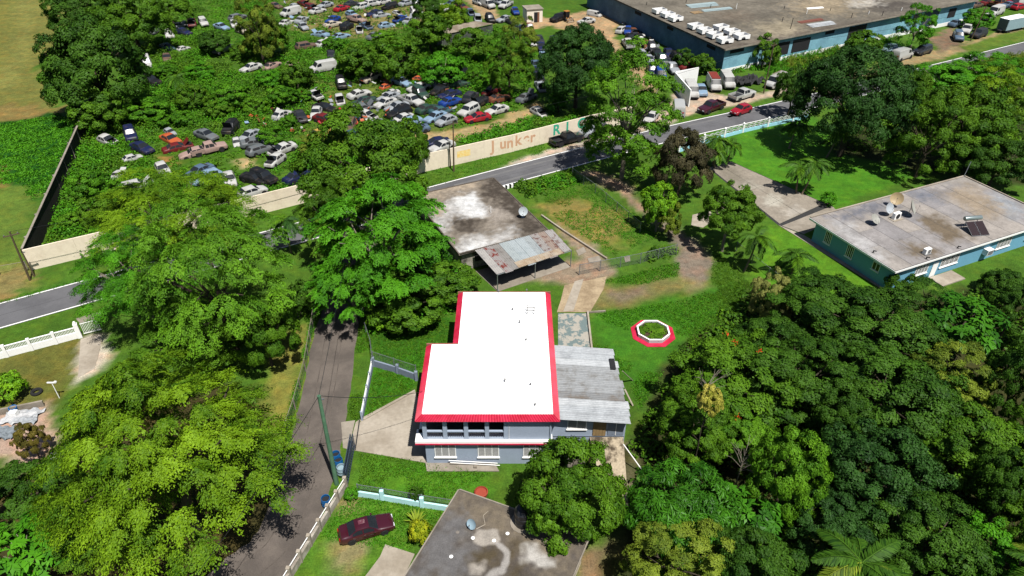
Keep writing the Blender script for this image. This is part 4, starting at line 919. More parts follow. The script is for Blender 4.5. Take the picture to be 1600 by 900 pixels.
# poles
def pole(label, px, py, h, lean, m, cross=False, r=.14):
    p = U(px, py); t = thing('utility_pole', label, 'pole', p, group='roadside poles')
    top = Vector((lean[0], lean[1], h)); MB().tube((0, 0, -.3), top, r, r*.65, 10).build('shaft', m, t, smooth=50)
    if cross:
        MB().box(top+Vector((0, 0, -.5)), (1.7, .1, .12), .55).build('crossarm', M_wood, t)
        for k in (-.7, 0, .7): MB().lathe([(.05, 0), (.07, .08), (.03, .18)], top+Vector((k*math.cos(.55), k*math.sin(.55), -.43)), 8).build('insulator', M_grey, t)
    else: MB().box(top+Vector((.1, 0, -.4)), (.5, .08, .1)).build('bracket', M_galv, t)
    return p+top
M_green = mat('green_painted_pole', S(112, 158, 124), .7, .12, .8, col2=S(92, 136, 106))
P1 = pole('green-painted pole leaning over the lane beside the blue drums', 526, 756, 10.6, (.1, .1), M_green, r=.22)
P2 = pole('thin dark pole tilting at the left end of the cream wall', 47, 438, 7.2, (.6, -.3), M_wood, True)
pole('short companion pole at the corner of the cream wall', 54, 432, 4.0, (-.1, 0), M_wood, r=.11)
P3 = pole('taller of two poles in front of the cream lettered wall', 709, 268, 8.5, (.3, 0), M_wood, True)
pole('shorter of two poles in front of the cream lettered wall', 704, 262, 4.4, (0, 0), M_wood, r=.11)
P4 = pole('tall weathered pole between the parked white vans and the truck lot', 1193, 146, 10.0, (0, 0), M_wood, True)
P5 = pole('dark short pole in the hedge by the right end of the road', 1499, 134, 3.4, (.3, 0), M_wood)
P6 = pole('slim pole among the grey cars near the box truck', 1516, 64, 8.0, (.8, 0), M_wood, True)
def wire(a, b, sag, label):
    mb = MB(); pts = [a.lerp(b, k/14)-Vector((0, 0, sag*4*(k/14)*(1-k/14))) for k in range(15)]
    tag(mb.path(pts, .022, .022, 4).build('power_line', M_black), label, 'cable')
wire(P2, P3, 1.5, 'overhead cable from the tilting left pole to the lettered wall poles')
wire(P3, P4, 1.6, 'overhead cable from the lettered wall poles to the van lot pole')
wire(P4, P6, 1.4, 'overhead cable from the van lot pole toward the box truck')
wire(P1, Vector((-21, 92, 9.5)), 1.2, 'overhead cable running up the lane from the green pole')
wire(P1, Vector((-24, 14, 10)), 1.2, 'overhead cable running down the lane from the green pole')
wire(P1, Vector((-7.6, 46, 5.9)), .5, 'service cable from the green pole to the red-eaved house')
# drums by the lane
def drum(label, px, py, tilt=0, pale=False):
    t = thing('plastic_drum', label, 'drum', U(px, py), rng.uniform(0, 6), 'blue drums by the lane')
    m_ = mat('blue_plastic', S(22, 112, 182), .45, .12, 3, spec=.5) if not pale else mat('faded_blue_plastic', S(168, 196, 208), .5, .12, 2)
    MB().lathe([(.28, 0), (.31, .04), (.31, .3), (.33, .33), (.31, .36), (.31, .6), (.33, .63), (.31, .66), (.31, .9), (.30, .94), (.27, .94), (.26, .7)], n=18).build('barrel', m_, t, smooth=40)
    MB().lathe([(.262, .72), (.262, .74), (.1, .745)], n=18).build('contents', M_dark if not pale else m_, t)
    t.scale = (1.25, 1.25, 1.25); t.rotation_euler = (tilt, tilt*.5, 0)
drum('upright blue plastic drum, rear one beside the green pole', 527, 722)
drum('blue drum between the rear and the pale drum by the gate', 531, 731)
drum('pale faded drum nearest the sliding gate by the green pole', 535, 742, .05, True)
drum('lone blue drum in the grass below the green pole', 511, 790, .1)
# octagonal planter
pc = U(1020, 521); oc = thing('octagon_planter', 'octagonal white planter on a red paved ring in the lawn', 'planter', pc)
ov = lambda r_, k: (r_*math.cos(math.pi/8+k*math.pi/4), r_*math.sin(math.pi/8+k*math.pi/4))
for k in range(8):
    a, b = ov(2.55, k), ov(2.55, k+1); c, d = ov(1.74, k+1), ov(1.74, k)
    MB().prism([a, b, c, d], -.1, .06).build('paving_segment', M_red, oc)
    a, b = ov(1.9, k), ov(1.9, k+1); c, d = ov(1.72, k+1), ov(1.72, k)
    MB().prism([a, b, c, d], .061, .46).build('wall_segment', mat('planter_grey_white', S(224, 224, 230), .8, .05, 1), oc)
    MB().prism([ov(1.91, k), ov(1.91, k+1), ov(1.73, k+1), ov(1.73, k)], .461, .52).build('coping', M_white, oc)
MB().prism([ov(1.71, k) for k in range(8)], .05, .3).build('soil', mat('planter_soil', S(90, 76, 54), .95, .2, 2), oc)
# back yard clutter at the far left
lw = thing('low_block_wall', 'low pale block wall at the back of the left lawn', 'wall', (0, 0, 0)); panel_wall(lw, [U(-60, 660), U(70, 634)], .7, .2, M_conc2, 1.6)
tp = thing('plastic_tarp', 'crumpled white and grey tarp lying over rubble at far left', 'tarp', U(35, 652))
def crumple(w, h, seed, amp=.25):
    mb = MB(); r = random.Random(seed); nx_, ny_ = 16, 10
    hz = [[r.uniform(0, amp) for _ in range(nx_)] for _ in range(ny_)]
    for j in range(ny_):
        for i in range(nx_): mb.v.append(((i/(nx_-1)-.5)*w*(1+.1*math.sin(j)), (j/(ny_-1)-.5)*h*(1+.15*math.sin(i*1.3)), .08+hz[j][i]))
    for j in range(ny_-1):
        for i in range(nx_-1): k = j*nx_+i; mb.f.append((k, k+1, k+nx_+1, k+nx_)); mb.m.append(0)
    return mb
M_tarp = mat('white_tarp', S(226, 226, 228), .6, .1, .8, col2=S(178, 184, 190))
crumple(3.4, 2.0, 3).build('sheet', M_tarp, tp)
tag(crumple(2.2, 1.6, 5).build('grey_tarp', mat('grey_tarp', S(150, 160, 168), .6, .1, .8), None, loc=U(8, 678)), 'small grey tarp at the left edge beside the reddish soil', 'tarp')
tag(crumple(1.6, 1.2, 6).build('white_sack', M_tarp, None, loc=U(88, 718)), 'white sack at the foot of the rusty brown shrub', 'sack')
bk = thing('blue_tub', 'bright blue tub beside the low wall at far left', 'tub', U(24, 645)); MB().lathe([(.3, 0), (.36, .5), (.38, .75), (.33, .75), (.3, .4)], n=14).build('tub', mat('blue_tub', S(60, 140, 220), .5, .1, 2), bk, smooth=40)
MB().box((.3, -.5, .35), (.7, .5, .7)).build('crate', M_white, bk)
lp = thing('garden_lamp', 'thin pale garden lamp on the left lawn above the big tree', 'lamp', U(93, 622)); MB().tube((0, 0, 0), (0, 0, 2.1), .04).build('post', M_white, lp)
MB().box((0, 0, 2.1), (.9, .12, .1)).box((.4, 0, 2.2), (.22, .16, .14)).build('head', M_white, lp)
ty = thing('tyre_planter', 'dark old tyre lying on the left lawn', 'tyre', U(58, 614))
mb = MB(); n_ = 16
for i in range(n_):
    for j in range(6):
        a_ = 2*math.pi*i/n_; b_ = 2*math.pi*j/6; mb.v.append(((.42+.16*math.cos(b_))*math.cos(a_), (.42+.16*math.cos(b_))*math.sin(a_), .17+.16*math.sin(b_)))
for i in range(n_):
    for j in range(6): mb.f.append((i*6+j, ((i+1) % n_)*6+j, ((i+1) % n_)*6+(j+1) % 6, i*6+(j+1) % 6)); mb.m.append(0)
mb.build('ring', M_tyre, ty, smooth=50)
gp = tag(crumple(6.5, 3.6, 11, 1.3).build('gravel_heap', mat('dark_gravel', S(74, 74, 76), .95, .25, 3, bump=.4), None, loc=U(1168, 130), rz=.4), 'dark heap of gravel behind the white pickup at the van lot', 'gravel heap')
# ------------------------------------------------------------------ vehicles
def paint(name, c, junk=True):
    base = S(*c)
    if not junk: return mat('paint_'+name, base, .28, .03, .6, coat=.6, spec=.5)
    return mat('old_paint_'+name, base, .5, .10, .9, col2=tuple(.55*x+.45*y for x, y in zip(base, S(128, 108, 88))), sharp=(.5, .72), spec=.3, scale2=7)
COL = dict(white=(216,216,213), silver=(176,182,188), grey=(120,126,130), black=(28,29,32), navy=(30,40,84), blue=(28,72,160), lblue=(150,180,208), slate=(96,120,146), red=(186,30,50),
           maroon=(80,26,42), rust=(134,82,58), green=(52,82,72), cream=(214,202,182), brown=(122,98,84), orange=(212,104,60), teal=(62,104,112), pink=(190,160,150), yellow=(224,184,96), darkred=(122,34,36), charcoal=(58,60,66))
# stations: x, bottom z, belt z, top z, half width factor, top half width
KIND = {
 'sedan': dict(w=.88, st=[(2.32,.34,.55,.60,.76,.62),(2.2,.22,.66,.72,.92,.74),(1.4,.2,.78,.87,1,.78),(.98,.2,.84,.93,1,.76),(.2,.2,.90,1.40,1,.62),(-.85,.2,.92,1.41,1,.62),(-1.55,.2,.92,1.04,1,.74),(-2.15,.24,.86,.98,.95,.76),(-2.32,.36,.66,.72,.84,.70)], ws=(.95,.24), rw=(-.9,-1.52), sw=[(.6,-.28),(-.38,-1.22)], ax=(1.42,-1.38)),
 'hatch': dict(w=.85, st=[(2.0,.34,.58,.64,.76,.62),(1.88,.22,.68,.75,.92,.72),(1.2,.2,.82,.92,1,.76),(.85,.2,.88,.98,1,.74),(.2,.2,.92,1.46,1,.62),(-1.2,.2,.96,1.46,1,.60),(-1.82,.24,.94,1.06,.96,.64),(-2.0,.36,.7,.78,.86,.70)], ws=(.82,.24), rw=(-1.24,-1.78), sw=[(.5,-.35),(-.45,-1.35)], ax=(1.25,-1.25)),
 'suv': dict(w=.93, st=[(2.35,.42,.72,.80,.8,.70),(2.22,.3,.88,.96,.94,.78),(1.35,.28,1.0,1.08,1,.80),(1.0,.28,1.04,1.12,1,.80),(.45,.28,1.06,1.70,1,.68),(-1.95,.28,1.08,1.72,1,.66),(-2.2,.3,1.04,1.16,.97,.74),(-2.35,.42,.8,.9,.9,.76)], ws=(.98,.49), rw=(-1.97,-2.18), sw=[(.62,-.4),(-.5,-1.75)], ax=(1.45,-1.4)),
 'wagon': dict(w=.88, st=[(2.35,.34,.55,.62,.76,.62),(2.22,.22,.68,.75,.92,.74),(1.4,.2,.8,.89,1,.78),(1.0,.2,.86,.95,1,.76),(.3,.2,.9,1.44,1,.64),(-1.75,.2,.92,1.42,1,.62),(-2.2,.24,.9,1.02,.96,.68),(-2.35,.36,.68,.76,.86,.72)], ws=(.97,.34), rw=(-1.78,-2.16), sw=[(.62,-.35),(-.45,-1.6)], ax=(1.42,-1.4)),
 'van': dict(w=.99, st=[(2.65,.42,.75,.84,.84,.76),(2.52,.3,.95,1.05,.95,.84),(2.05,.28,1.1,1.2,1,.88),(1.85,.28,1.14,1.26,1,.88),(1.25,.28,1.2,2.02,1,.82),(.3,.28,1.24,2.10,1,.84),(-2.55,.28,1.24,2.10,1,.84),(-2.65,.34,1.15,1.9,.97,.82)], ws=(1.82,1.29), rw=None, sw=[(1.45,.55)], ax=(1.75,-1.75)),
 'pickup': dict(w=.95, st=[(2.7,.45,.74,.82,.82,.72),(2.55,.34,.9,.98,.95,.80),(1.55,.32,1.02,1.1,1,.82),(1.2,.32,1.04,1.13,1,.82),(.65,.32,1.06,1.74,1,.68),(-.55,.32,1.08,1.74,1,.68),(-.78,.32,1.06,1.14,1,.84)], ws=(1.18,.69), rw=(-.57,-.76), sw=[(.8,.1),(.02,-.5)], ax=(1.7,-1.75), bed=(-.8,-2.75)),
}
WR = {'sedan': .31, 'hatch': .30, 'suv': .37, 'wagon': .31, 'van': .36, 'pickup': .39}
def ring(K_, x):
    st = K_['st']; w = K_['w']
    x = max(min(x, st[0][0]), st[-1][0])
    for a, b in zip(st[:-1], st[1:]):
        if a[0] >= x >= b[0]:
            t = (a[0]-x)/(a[0]-b[0]); s = [p*(1-t)+q*t for p, q in zip(a, b)]; break
    _, zb, zl, zt, wf_, tw_ = s; W_ = w*wf_
    return [(W_*.80, zb), (W_*.97, zb+.06), (W_, zb+.26), (W_*.985, zl-.08), (W_*.95, zl), (tw_*W_/wf_*1.0+.0 if False else tw_*wf_**.3, zt-.035), (tw_*.82, zt), (tw_*.45, zt+.02)]
def surf(K_, x, k, s):
    R_ = ring(K_, x)+[(0, ring(K_, x)[-1][1]+.005)]; i = int(k); f = k-i
    if i >= len(R_)-1: i = len(R_)-2; f = 1
    a, b = R_[i], R_[i+1]; return Vector((x, s*(a[0]*(1-f)+b[0]*f), a[1]*(1-f)+b[1]*f))
CARM = {}
for kn, K_ in KIND.items():
    xs = []; st = K_['st']
    for a, b in zip(st[:-1], st[1:]): xs += [a[0], (a[0]+b[0])/2]
    xs.append(st[-1][0])
    mb = MB(); nr = None
    for x in xs:
        R_ = ring(K_, x); row = [(x, -y, z) for y, z in R_]+[(x, 0, R_[-1][1]+.005)]+[(x, y, z) for y, z in reversed(R_)]; nr = len(row); mb.v += row
    for i in range(len(xs)-1):
        for j in range(nr-1): mb.f.append((i*nr+j, i*nr+j+1, (i+1)*nr+j+1, (i+1)*nr+j)); mb.m.append(0)
        mb.f.append((i*nr+nr-1, i*nr, (i+1)*nr, (i+1)*nr+nr-1)); mb.m.append(1)
    mb.f.append(tuple(range(nr))[::-1]); mb.f.append(tuple((len(xs)-1)*nr+j for j in range(nr))); mb.m += [0, 0]
    for s in (-1, 1):      # wheel arches and bumpers
        for ax in K_['ax']:
            if kn == 'pickup' and ax < 0: continue
            r_ = WR[kn]+.07; W_ = K_['w']+.006; n_ = 10; i = len(mb.v); mb.v += [(ax+r_*math.cos(math.pi*k/n_), s*W_, WR[kn]+r_*math.sin(math.pi*k/n_)) for k in range(n_+1)]
            mb.f.append(tuple(range(i, i+n_+1)) if s < 0 else tuple(range(i+n_, i-1, -1))); mb.m.append(1)
    for x, sx in ((st[0][0], 1), (st[-1][0], -1)):
        if kn == 'pickup' and sx < 0: continue
        mb.box((x-sx*.02, 0, st[0][1]+.1), (.16, K_['w']*1.62, .16), m=1 if kn in ('suv', 'van', 'pickup') else 0)
    body = mb.mesh(kn+'_body', [M_white, M_dark], smooth=38)
    def gl(x0, x1, k0, k1, side, nx_=3, nk=3, off=.014):
        g = MB()
        cols_ = [k0+(k1-k0)*j/nk for j in range(nk+1)]
        P = []
        for i in range(nx_+1):
            x = x0+(x1-x0)*i/nx_
            if side == 0: row = [surf(K_, x, k, -1) for k in cols_]+[surf(K_, x, k, 1) for k in reversed(cols_)]
            else: row = [surf(K_, x, k, side) for k in cols_]
            P.append(row)
        m_ = len(P[0]); o = Vector((0, 0, off)) if side == 0 else Vector((0, side*off, off*.4))
        if side == 0: o = Vector((off*.7*(1 if x0 > 0 else -1), 0, off))
        for row in P: g.v += [tuple(p+o) for p in row]
        for i in range(nx_):
            for j in range(m_-1): g.f.append((i*m_+j, i*m_+j+1, (i+1)*m_+j+1, (i+1)*m_+j)); g.m.append(0)
        return g
    parts = [('windshield', gl(K_['ws'][0], K_['ws'][1], 5.1, 8, 0).mesh('windshield', M_glass))]
    if K_['rw']: parts.append(('rear_window', gl(K_['rw'][0], K_['rw'][1], 5.15, 8, 0).mesh('rear_window', M_glass)))
    for side in (-1, 1):
        g = MB()
        for x0, x1 in K_['sw']:
            q = gl(x0, x1, 4.14, 4.86, side, 2, 1); i = len(g.v); g.v += q.v; g.f += [tuple(a+i for a in f) for f in q.f]; g.m += q.m
        parts.append(('side_window', g.mesh('side_window', M_glass)))
    lamps = []
    f = st[1][0]; r_ = st[-1][0]; zb_ = st[0][1]
    mb = MB()
    for s in (-1, 1): mb.box((st[0][0]+.0, s*K_['w']*.52, st[0][2]-.0), (.1, .34, .13))
    lamps.append(('headlights', mb.mesh('headlights', mat('headlamp_glass', (.55, .57, .6), .15, .05, 1, spec=.6))))
    if kn != 'pickup':
        mb = MB()
        for s in (-1, 1): mb.box((st[-1][0]-.0, s*K_['w']*.58, st[-1][2]-.02), (.1, .3, .16))
        lamps.append(('tail_lights', mb.mesh('tail_lights', mat('tail_lamp_red', (.3, .01, .01), .2, .05, 1, spec=.5))))
    if kn in ('van',):
        pass
    bed = None
    if 'bed' in K_:
        b0, b1 = K_['bed']; W_ = K_['w']; mb = MB(); cx = (b0+b1)/2; ln = b0-b1
        mb.box((cx, 0, .62), (ln, 2*W_-.2, .12), m=1)
        for s in (-1, 1): mb.box((cx, s*(W_-.06), .78), (ln, .12, .66)); mb.box((-1.75, s*(W_+.003), .44), (.92, .012, .6), m=1)
        mb.box((b1+.03, 0, .78), (.07, 2*W_-.26, .62)); mb.box((b0-.03, 0, .8), (.05, 2*W_-.26, .6)); mb.box((b1-.08, 0, .5), (.14, 2*W_-.2, .16), m=1)
        bed = mb.mesh('cargo_bed', [M_white, M_dark])
    R0 = WR[kn]; mb = MB()
    prof = [(R0*.45, -.1), (R0*.94, -.11), (R0, -.07), (R0, .07), (R0*.94, .11), (R0*.66, .10)]; mb.lathe(prof, n=14)
    mb.lathe([(R0*.64, .02), (R0*.64, .095), (R0*.25, .08)], n=14, m=1); mb.lathe([(R0*.64, -.095), (R0*.64, -.02), (R0*.25, 0)], n=14, m=1)
    wl_ = mb.mesh('wheel', [M_tyre, M_rim], smooth=40)
    CARM[kn] = (body, parts, lamps, bed, wl_)
NOUN = dict(sedan='car', hatch='car', suv='car', wagon='car', van='van', pickup='pickup')
CARS_XY = []
def vehicle(px, py, kind, colour, dv, label, junk=True, wheels=True, tilt=(0, 0), sink=0., group='wrecked cars in the breaker yard', nm=None, roofm=None, scale=1, open_glass=False, z=0):
    p = U(px, py, .6+z); p.z = z-sink
    q = U(px+dv[0], py+dv[1], .6+z); rz = math.atan2(q.y-p.y, q.x-p.x)
    t = thing(nm or dict(sedan='sedan', hatch='hatchback', suv='suv', wagon='station_wagon', van='van', pickup='pickup_truck')[kind], label, NOUN[kind], p, 0, group)
    t.rotation_euler = (math.radians(tilt[0]), math.radians(tilt[1]), rz); t.scale = (scale*((1.13 if group != 'wrecked cars in the breaker yard' else 1.07) if py < 320 else .95),)*3
    CARS_XY.append((p.x, p.y))
    body, parts, lamps, bed, wl_ = CARM[kind]; m_ = paint(colour, COL[colour], junk)
    o = obj('body', body, t); recolor(o, [m_])
    for nme, me in parts:
        if open_glass and nme != 'windshield': 
            g = obj(nme, me, t); recolor(g, [M_dark])
        else: obj(nme, me, t)
    if not junk:
        for nme, me in lamps: obj(nme, me, t)
    if bed: g = obj('cargo_bed', bed, t); recolor(g, [m_])
    if wheels:
        K_ = KIND[kind]
        for ax in K_['ax']:
            for s in (-1, 1):
                g = obj('wheel', wl_, t, (ax, s*(K_['w']-.06), WR[kind])); g.rotation_euler = (math.pi/2*(-s), 0, 0)
    return t

PK = 'vehicles parked by the road'
mc = vehicle(572, 824, 'sedan', 'maroon', (84, -25), 'dark maroon sedan parked on the grass by the lane', False, group=None)
for s in (-1, 1):
    MB().box((.62, s*.97, .95), (.14, .2, .14)).build('wing_mirror', MATS['paint_maroon'], mc, bevel=.02)
    MB().box((.1, s*.885, .62), (1.05, .012, .03)).box((-.95, s*.885, .62), (.9, .012, .03)).build('door_trim', M_black, mc)
    for hx in (-.22, -1.15): MB().box((hx, s*.885, .76), (.2, .03, .04)).build('door_handle', MATS['paint_maroon'], mc)
MB().box((-.3, .1, 1.432), (.55, .4, .006)).build('sunroof_patch', mat('faded_roof_patch', S(118, 62, 78), .6, .4, 4, col2=S(170, 140, 144), sharp=(.5, .7)), mc)
vehicle(1158, 172, 'hatch', 'red', (-18, 6), 'red hatchback driving on the main road', False, group=None)
vehicle(1111, 168, 'pickup', 'maroon', (-22, 8), 'dark red double-cab pickup at the road edge in front of the vans', False, group=PK)
vehicle(1160, 149, 'pickup', 'white', (22, -7), 'white pickup with a loaded bed parked behind the red hatchback', False, group=PK)
vehicle(886, 218, 'pickup', 'black', (26, -7), 'black open-bed pickup parked on the verge by the lettered wall', False, group=PK)
vehicle(928, 205, 'pickup', 'silver', (-20, 6), 'silver pickup nose showing beside the black pickup under the tall tree', False, group=PK)
vehicle(1060, 172, 'van', 'white', (-2, -20), 'white van seen from behind next to the white gate wall', False, group=PK)
vehicle(1080, 144, 'van', 'white', (6, 12), 'white van facing the road just right of the white gate wall', True, group=PK)
vehicle(1096, 142, 'hatch', 'lblue', (6, 12), 'pale blue small car squeezed between two white vans', True, group=PK)
rv = vehicle(1115, 133, 'van', 'white', (7, 12), 'white van with a rust-red roof in the middle of the van lot', True, group=PK)
for k in range(6): MB().box((1.0-.62*k, 0, 2.15), (.5, 1.5, .06)).build('roof_slat', mat('rust_roof_slat', S(160, 66, 56), .7, .2, 2), rv)
vehicle(1136, 129, 'van', 'white', (8, 12), 'white high-roofed van beside the gravel heap', True, group=PK)
lv = vehicle(1213, 130, 'van', 'white', (-14, 6), 'white work van with a ladder rack beneath the dark mango tree', False, group=PK)
mb = MB()
for s in (-.6, .6): mb.tube((-2, s, 2.3), (1, s, 2.3), .03, n=5)
for k in range(7): mb.tube((-2+.5*k, -.7, 2.28), (-2+.5*k, .7, 2.28), .025, n=5).tube((-2+.5*k, -.7, 2.08), (-2+.5*k, -.7, 2.28), .025, n=5)
mb.build('ladder_rack', M_rusty, lv)
vehicle(1258, 118, 'hatch', 'white', (12, -4), 'white car top showing behind the dark mango tree', True, group=PK)
vehicle(1409, 88, 'van', 'white', (22, -7), 'white panel van parked by the road below the warehouse', False, group=PK)
vehicle(1441, 80, 'suv', 'charcoal', (-20, 6), 'dark grey car nose to nose with the white roadside van', False, group=PK)
vehicle(1497, 58, 'suv', 'slate', (5, 12), 'slate grey car facing the road near the box truck', True, group=PK)
vehicle(1510, 47, 'pickup', 'white', (-6, 10), 'white pickup between the grey cars near the box truck', True, group=PK)
vehicle(1529, 54, 'suv', 'charcoal', (-14, 5), 'charcoal car beside the slim pole near the box truck', True, group=PK)
vehicle(1494, 37, 'sedan', 'slate', (14, -4), 'slate sedan behind the grey cars by the warehouse door', True, group=PK)
vehicle(1555, 20, 'van', 'white', (-14, 5), 'white van with an orange stripe behind the hedge by the box truck', True, group=PK)
vehicle(1545, 27, 'hatch', 'white', (12, -4), 'white car low behind the hedge beside the box truck', True, group=PK)
for i, (x, y, k, c, l) in enumerate(((1541,4,'sedan','darkred','dark red wreck in the far right lot beside the warehouse end'),(1560,6,'pickup','rust','rusty pickup in the far right lot'),(1577,8,'sedan','slate','slate car in the far right lot left of the red ones'),(1583,2,'sedan','red','red car topmost in the far right lot'),(1592,11,'wagon','red','red car nearest the box truck in the far right lot'),(1597,4,'van','white','white van at the far right top edge'),(1525,8,'sedan','brown','brown wreck nearest the warehouse end'))):
    vehicle(x, y, k, c, (14, -4+i % 3), l, True, group='cars in the far right lot')
# box truck
bp_ = U(1577, 48, 0); bt_ = thing('box_truck', 'box truck with a long pale blue cargo box by the right road', 'truck', bp_, math.radians(27))
M_box = mat('pale_blue_box', S(176, 206, 218), .6, .08, .6)
bx = MB().box((0, 0, 2.0), (7.6, 2.5, 2.6)).build('cargo_box', M_box, bt_, bevel=.04); MB().box((0, 0, 3.33), (7.64, 2.54, .06)).build('roof_panel', M_white, bx)
MB().box((-3.82, 0, 2.0), (.05, 2.3, 2.4)).build('rear_door', mat('grey_shutter', S(120, 132, 140), .5, .1, 2), bx)
mb = MB().box((4.7, 0, 1.35), (1.7, 2.2, 1.7)); mb.build('cab', M_white, bt_, bevel=.15); MB().box((5.56, 0, 1.75), (.03, 1.9, .7)).build('windshield', M_glass, bt_)
MB().box((0, 0, .62), (9.5, .9, .2)).build('chassis', M_dark, bt_)
for x in (-2.6, -1.7, 4.5):
    for s in (-1, 1): w = obj('wheel', CARM['pickup'][4], bt_, (x, s*1.05, .45)); w.rotation_euler = (-s*math.pi/2, 0, 0); w.scale = (1.15,)*3
# yard loader
ld = thing('wheel_loader', 'orange and black loader between the dark car and the white sedan', 'loader', U(884, 32), math.radians(-60))
M_ylw = mat('loader_orange', S(206, 140, 60), .5, .15, 1)
MB().box((-.8, 0, 1.0), (1.8, 1.3, .8)).build('engine_cover', M_ylw, ld, bevel=.06); MB().box((.3, 0, 1.6), (1.1, 1.2, 1.6)).build('cab', M_black, ld, bevel=.05)
MB().box((.3, 0, 2.45), (1.3, 1.35, .1)).build('cab_roof', M_ylw, ld); MB().tube((1.0, -.5, 1.0), (1.9, -.5, .4), .1).tube((1.0, .5, 1.0), (1.9, .5, .4), .1).build('lift_arm', M_ylw, ld)
mb = MB(); mb.quad((1.8, -1, .1), (2.6, -1, .15), (2.6, 1, .15), (1.8, 1, .1)); mb.quad((1.8, -1, .1), (1.8, 1, .1), (1.85, 1, .9), (1.85, -1, .9)); mb.quad((1.8, -1, .1), (1.85, -1, .9), (2.6, -1, .15)); mb.quad((1.8, 1, .1), (2.6, 1, .15), (1.85, 1, .9)); mb.build('bucket', M_rusty, ld)
for x in (-.9, .9):
    for s in (-1, 1): w = obj('wheel', CARM['pickup'][4], ld, (x, s*.85, .5)); w.rotation_euler = (-s*math.pi/2, 0, 0); w.scale = (1.3,)*3

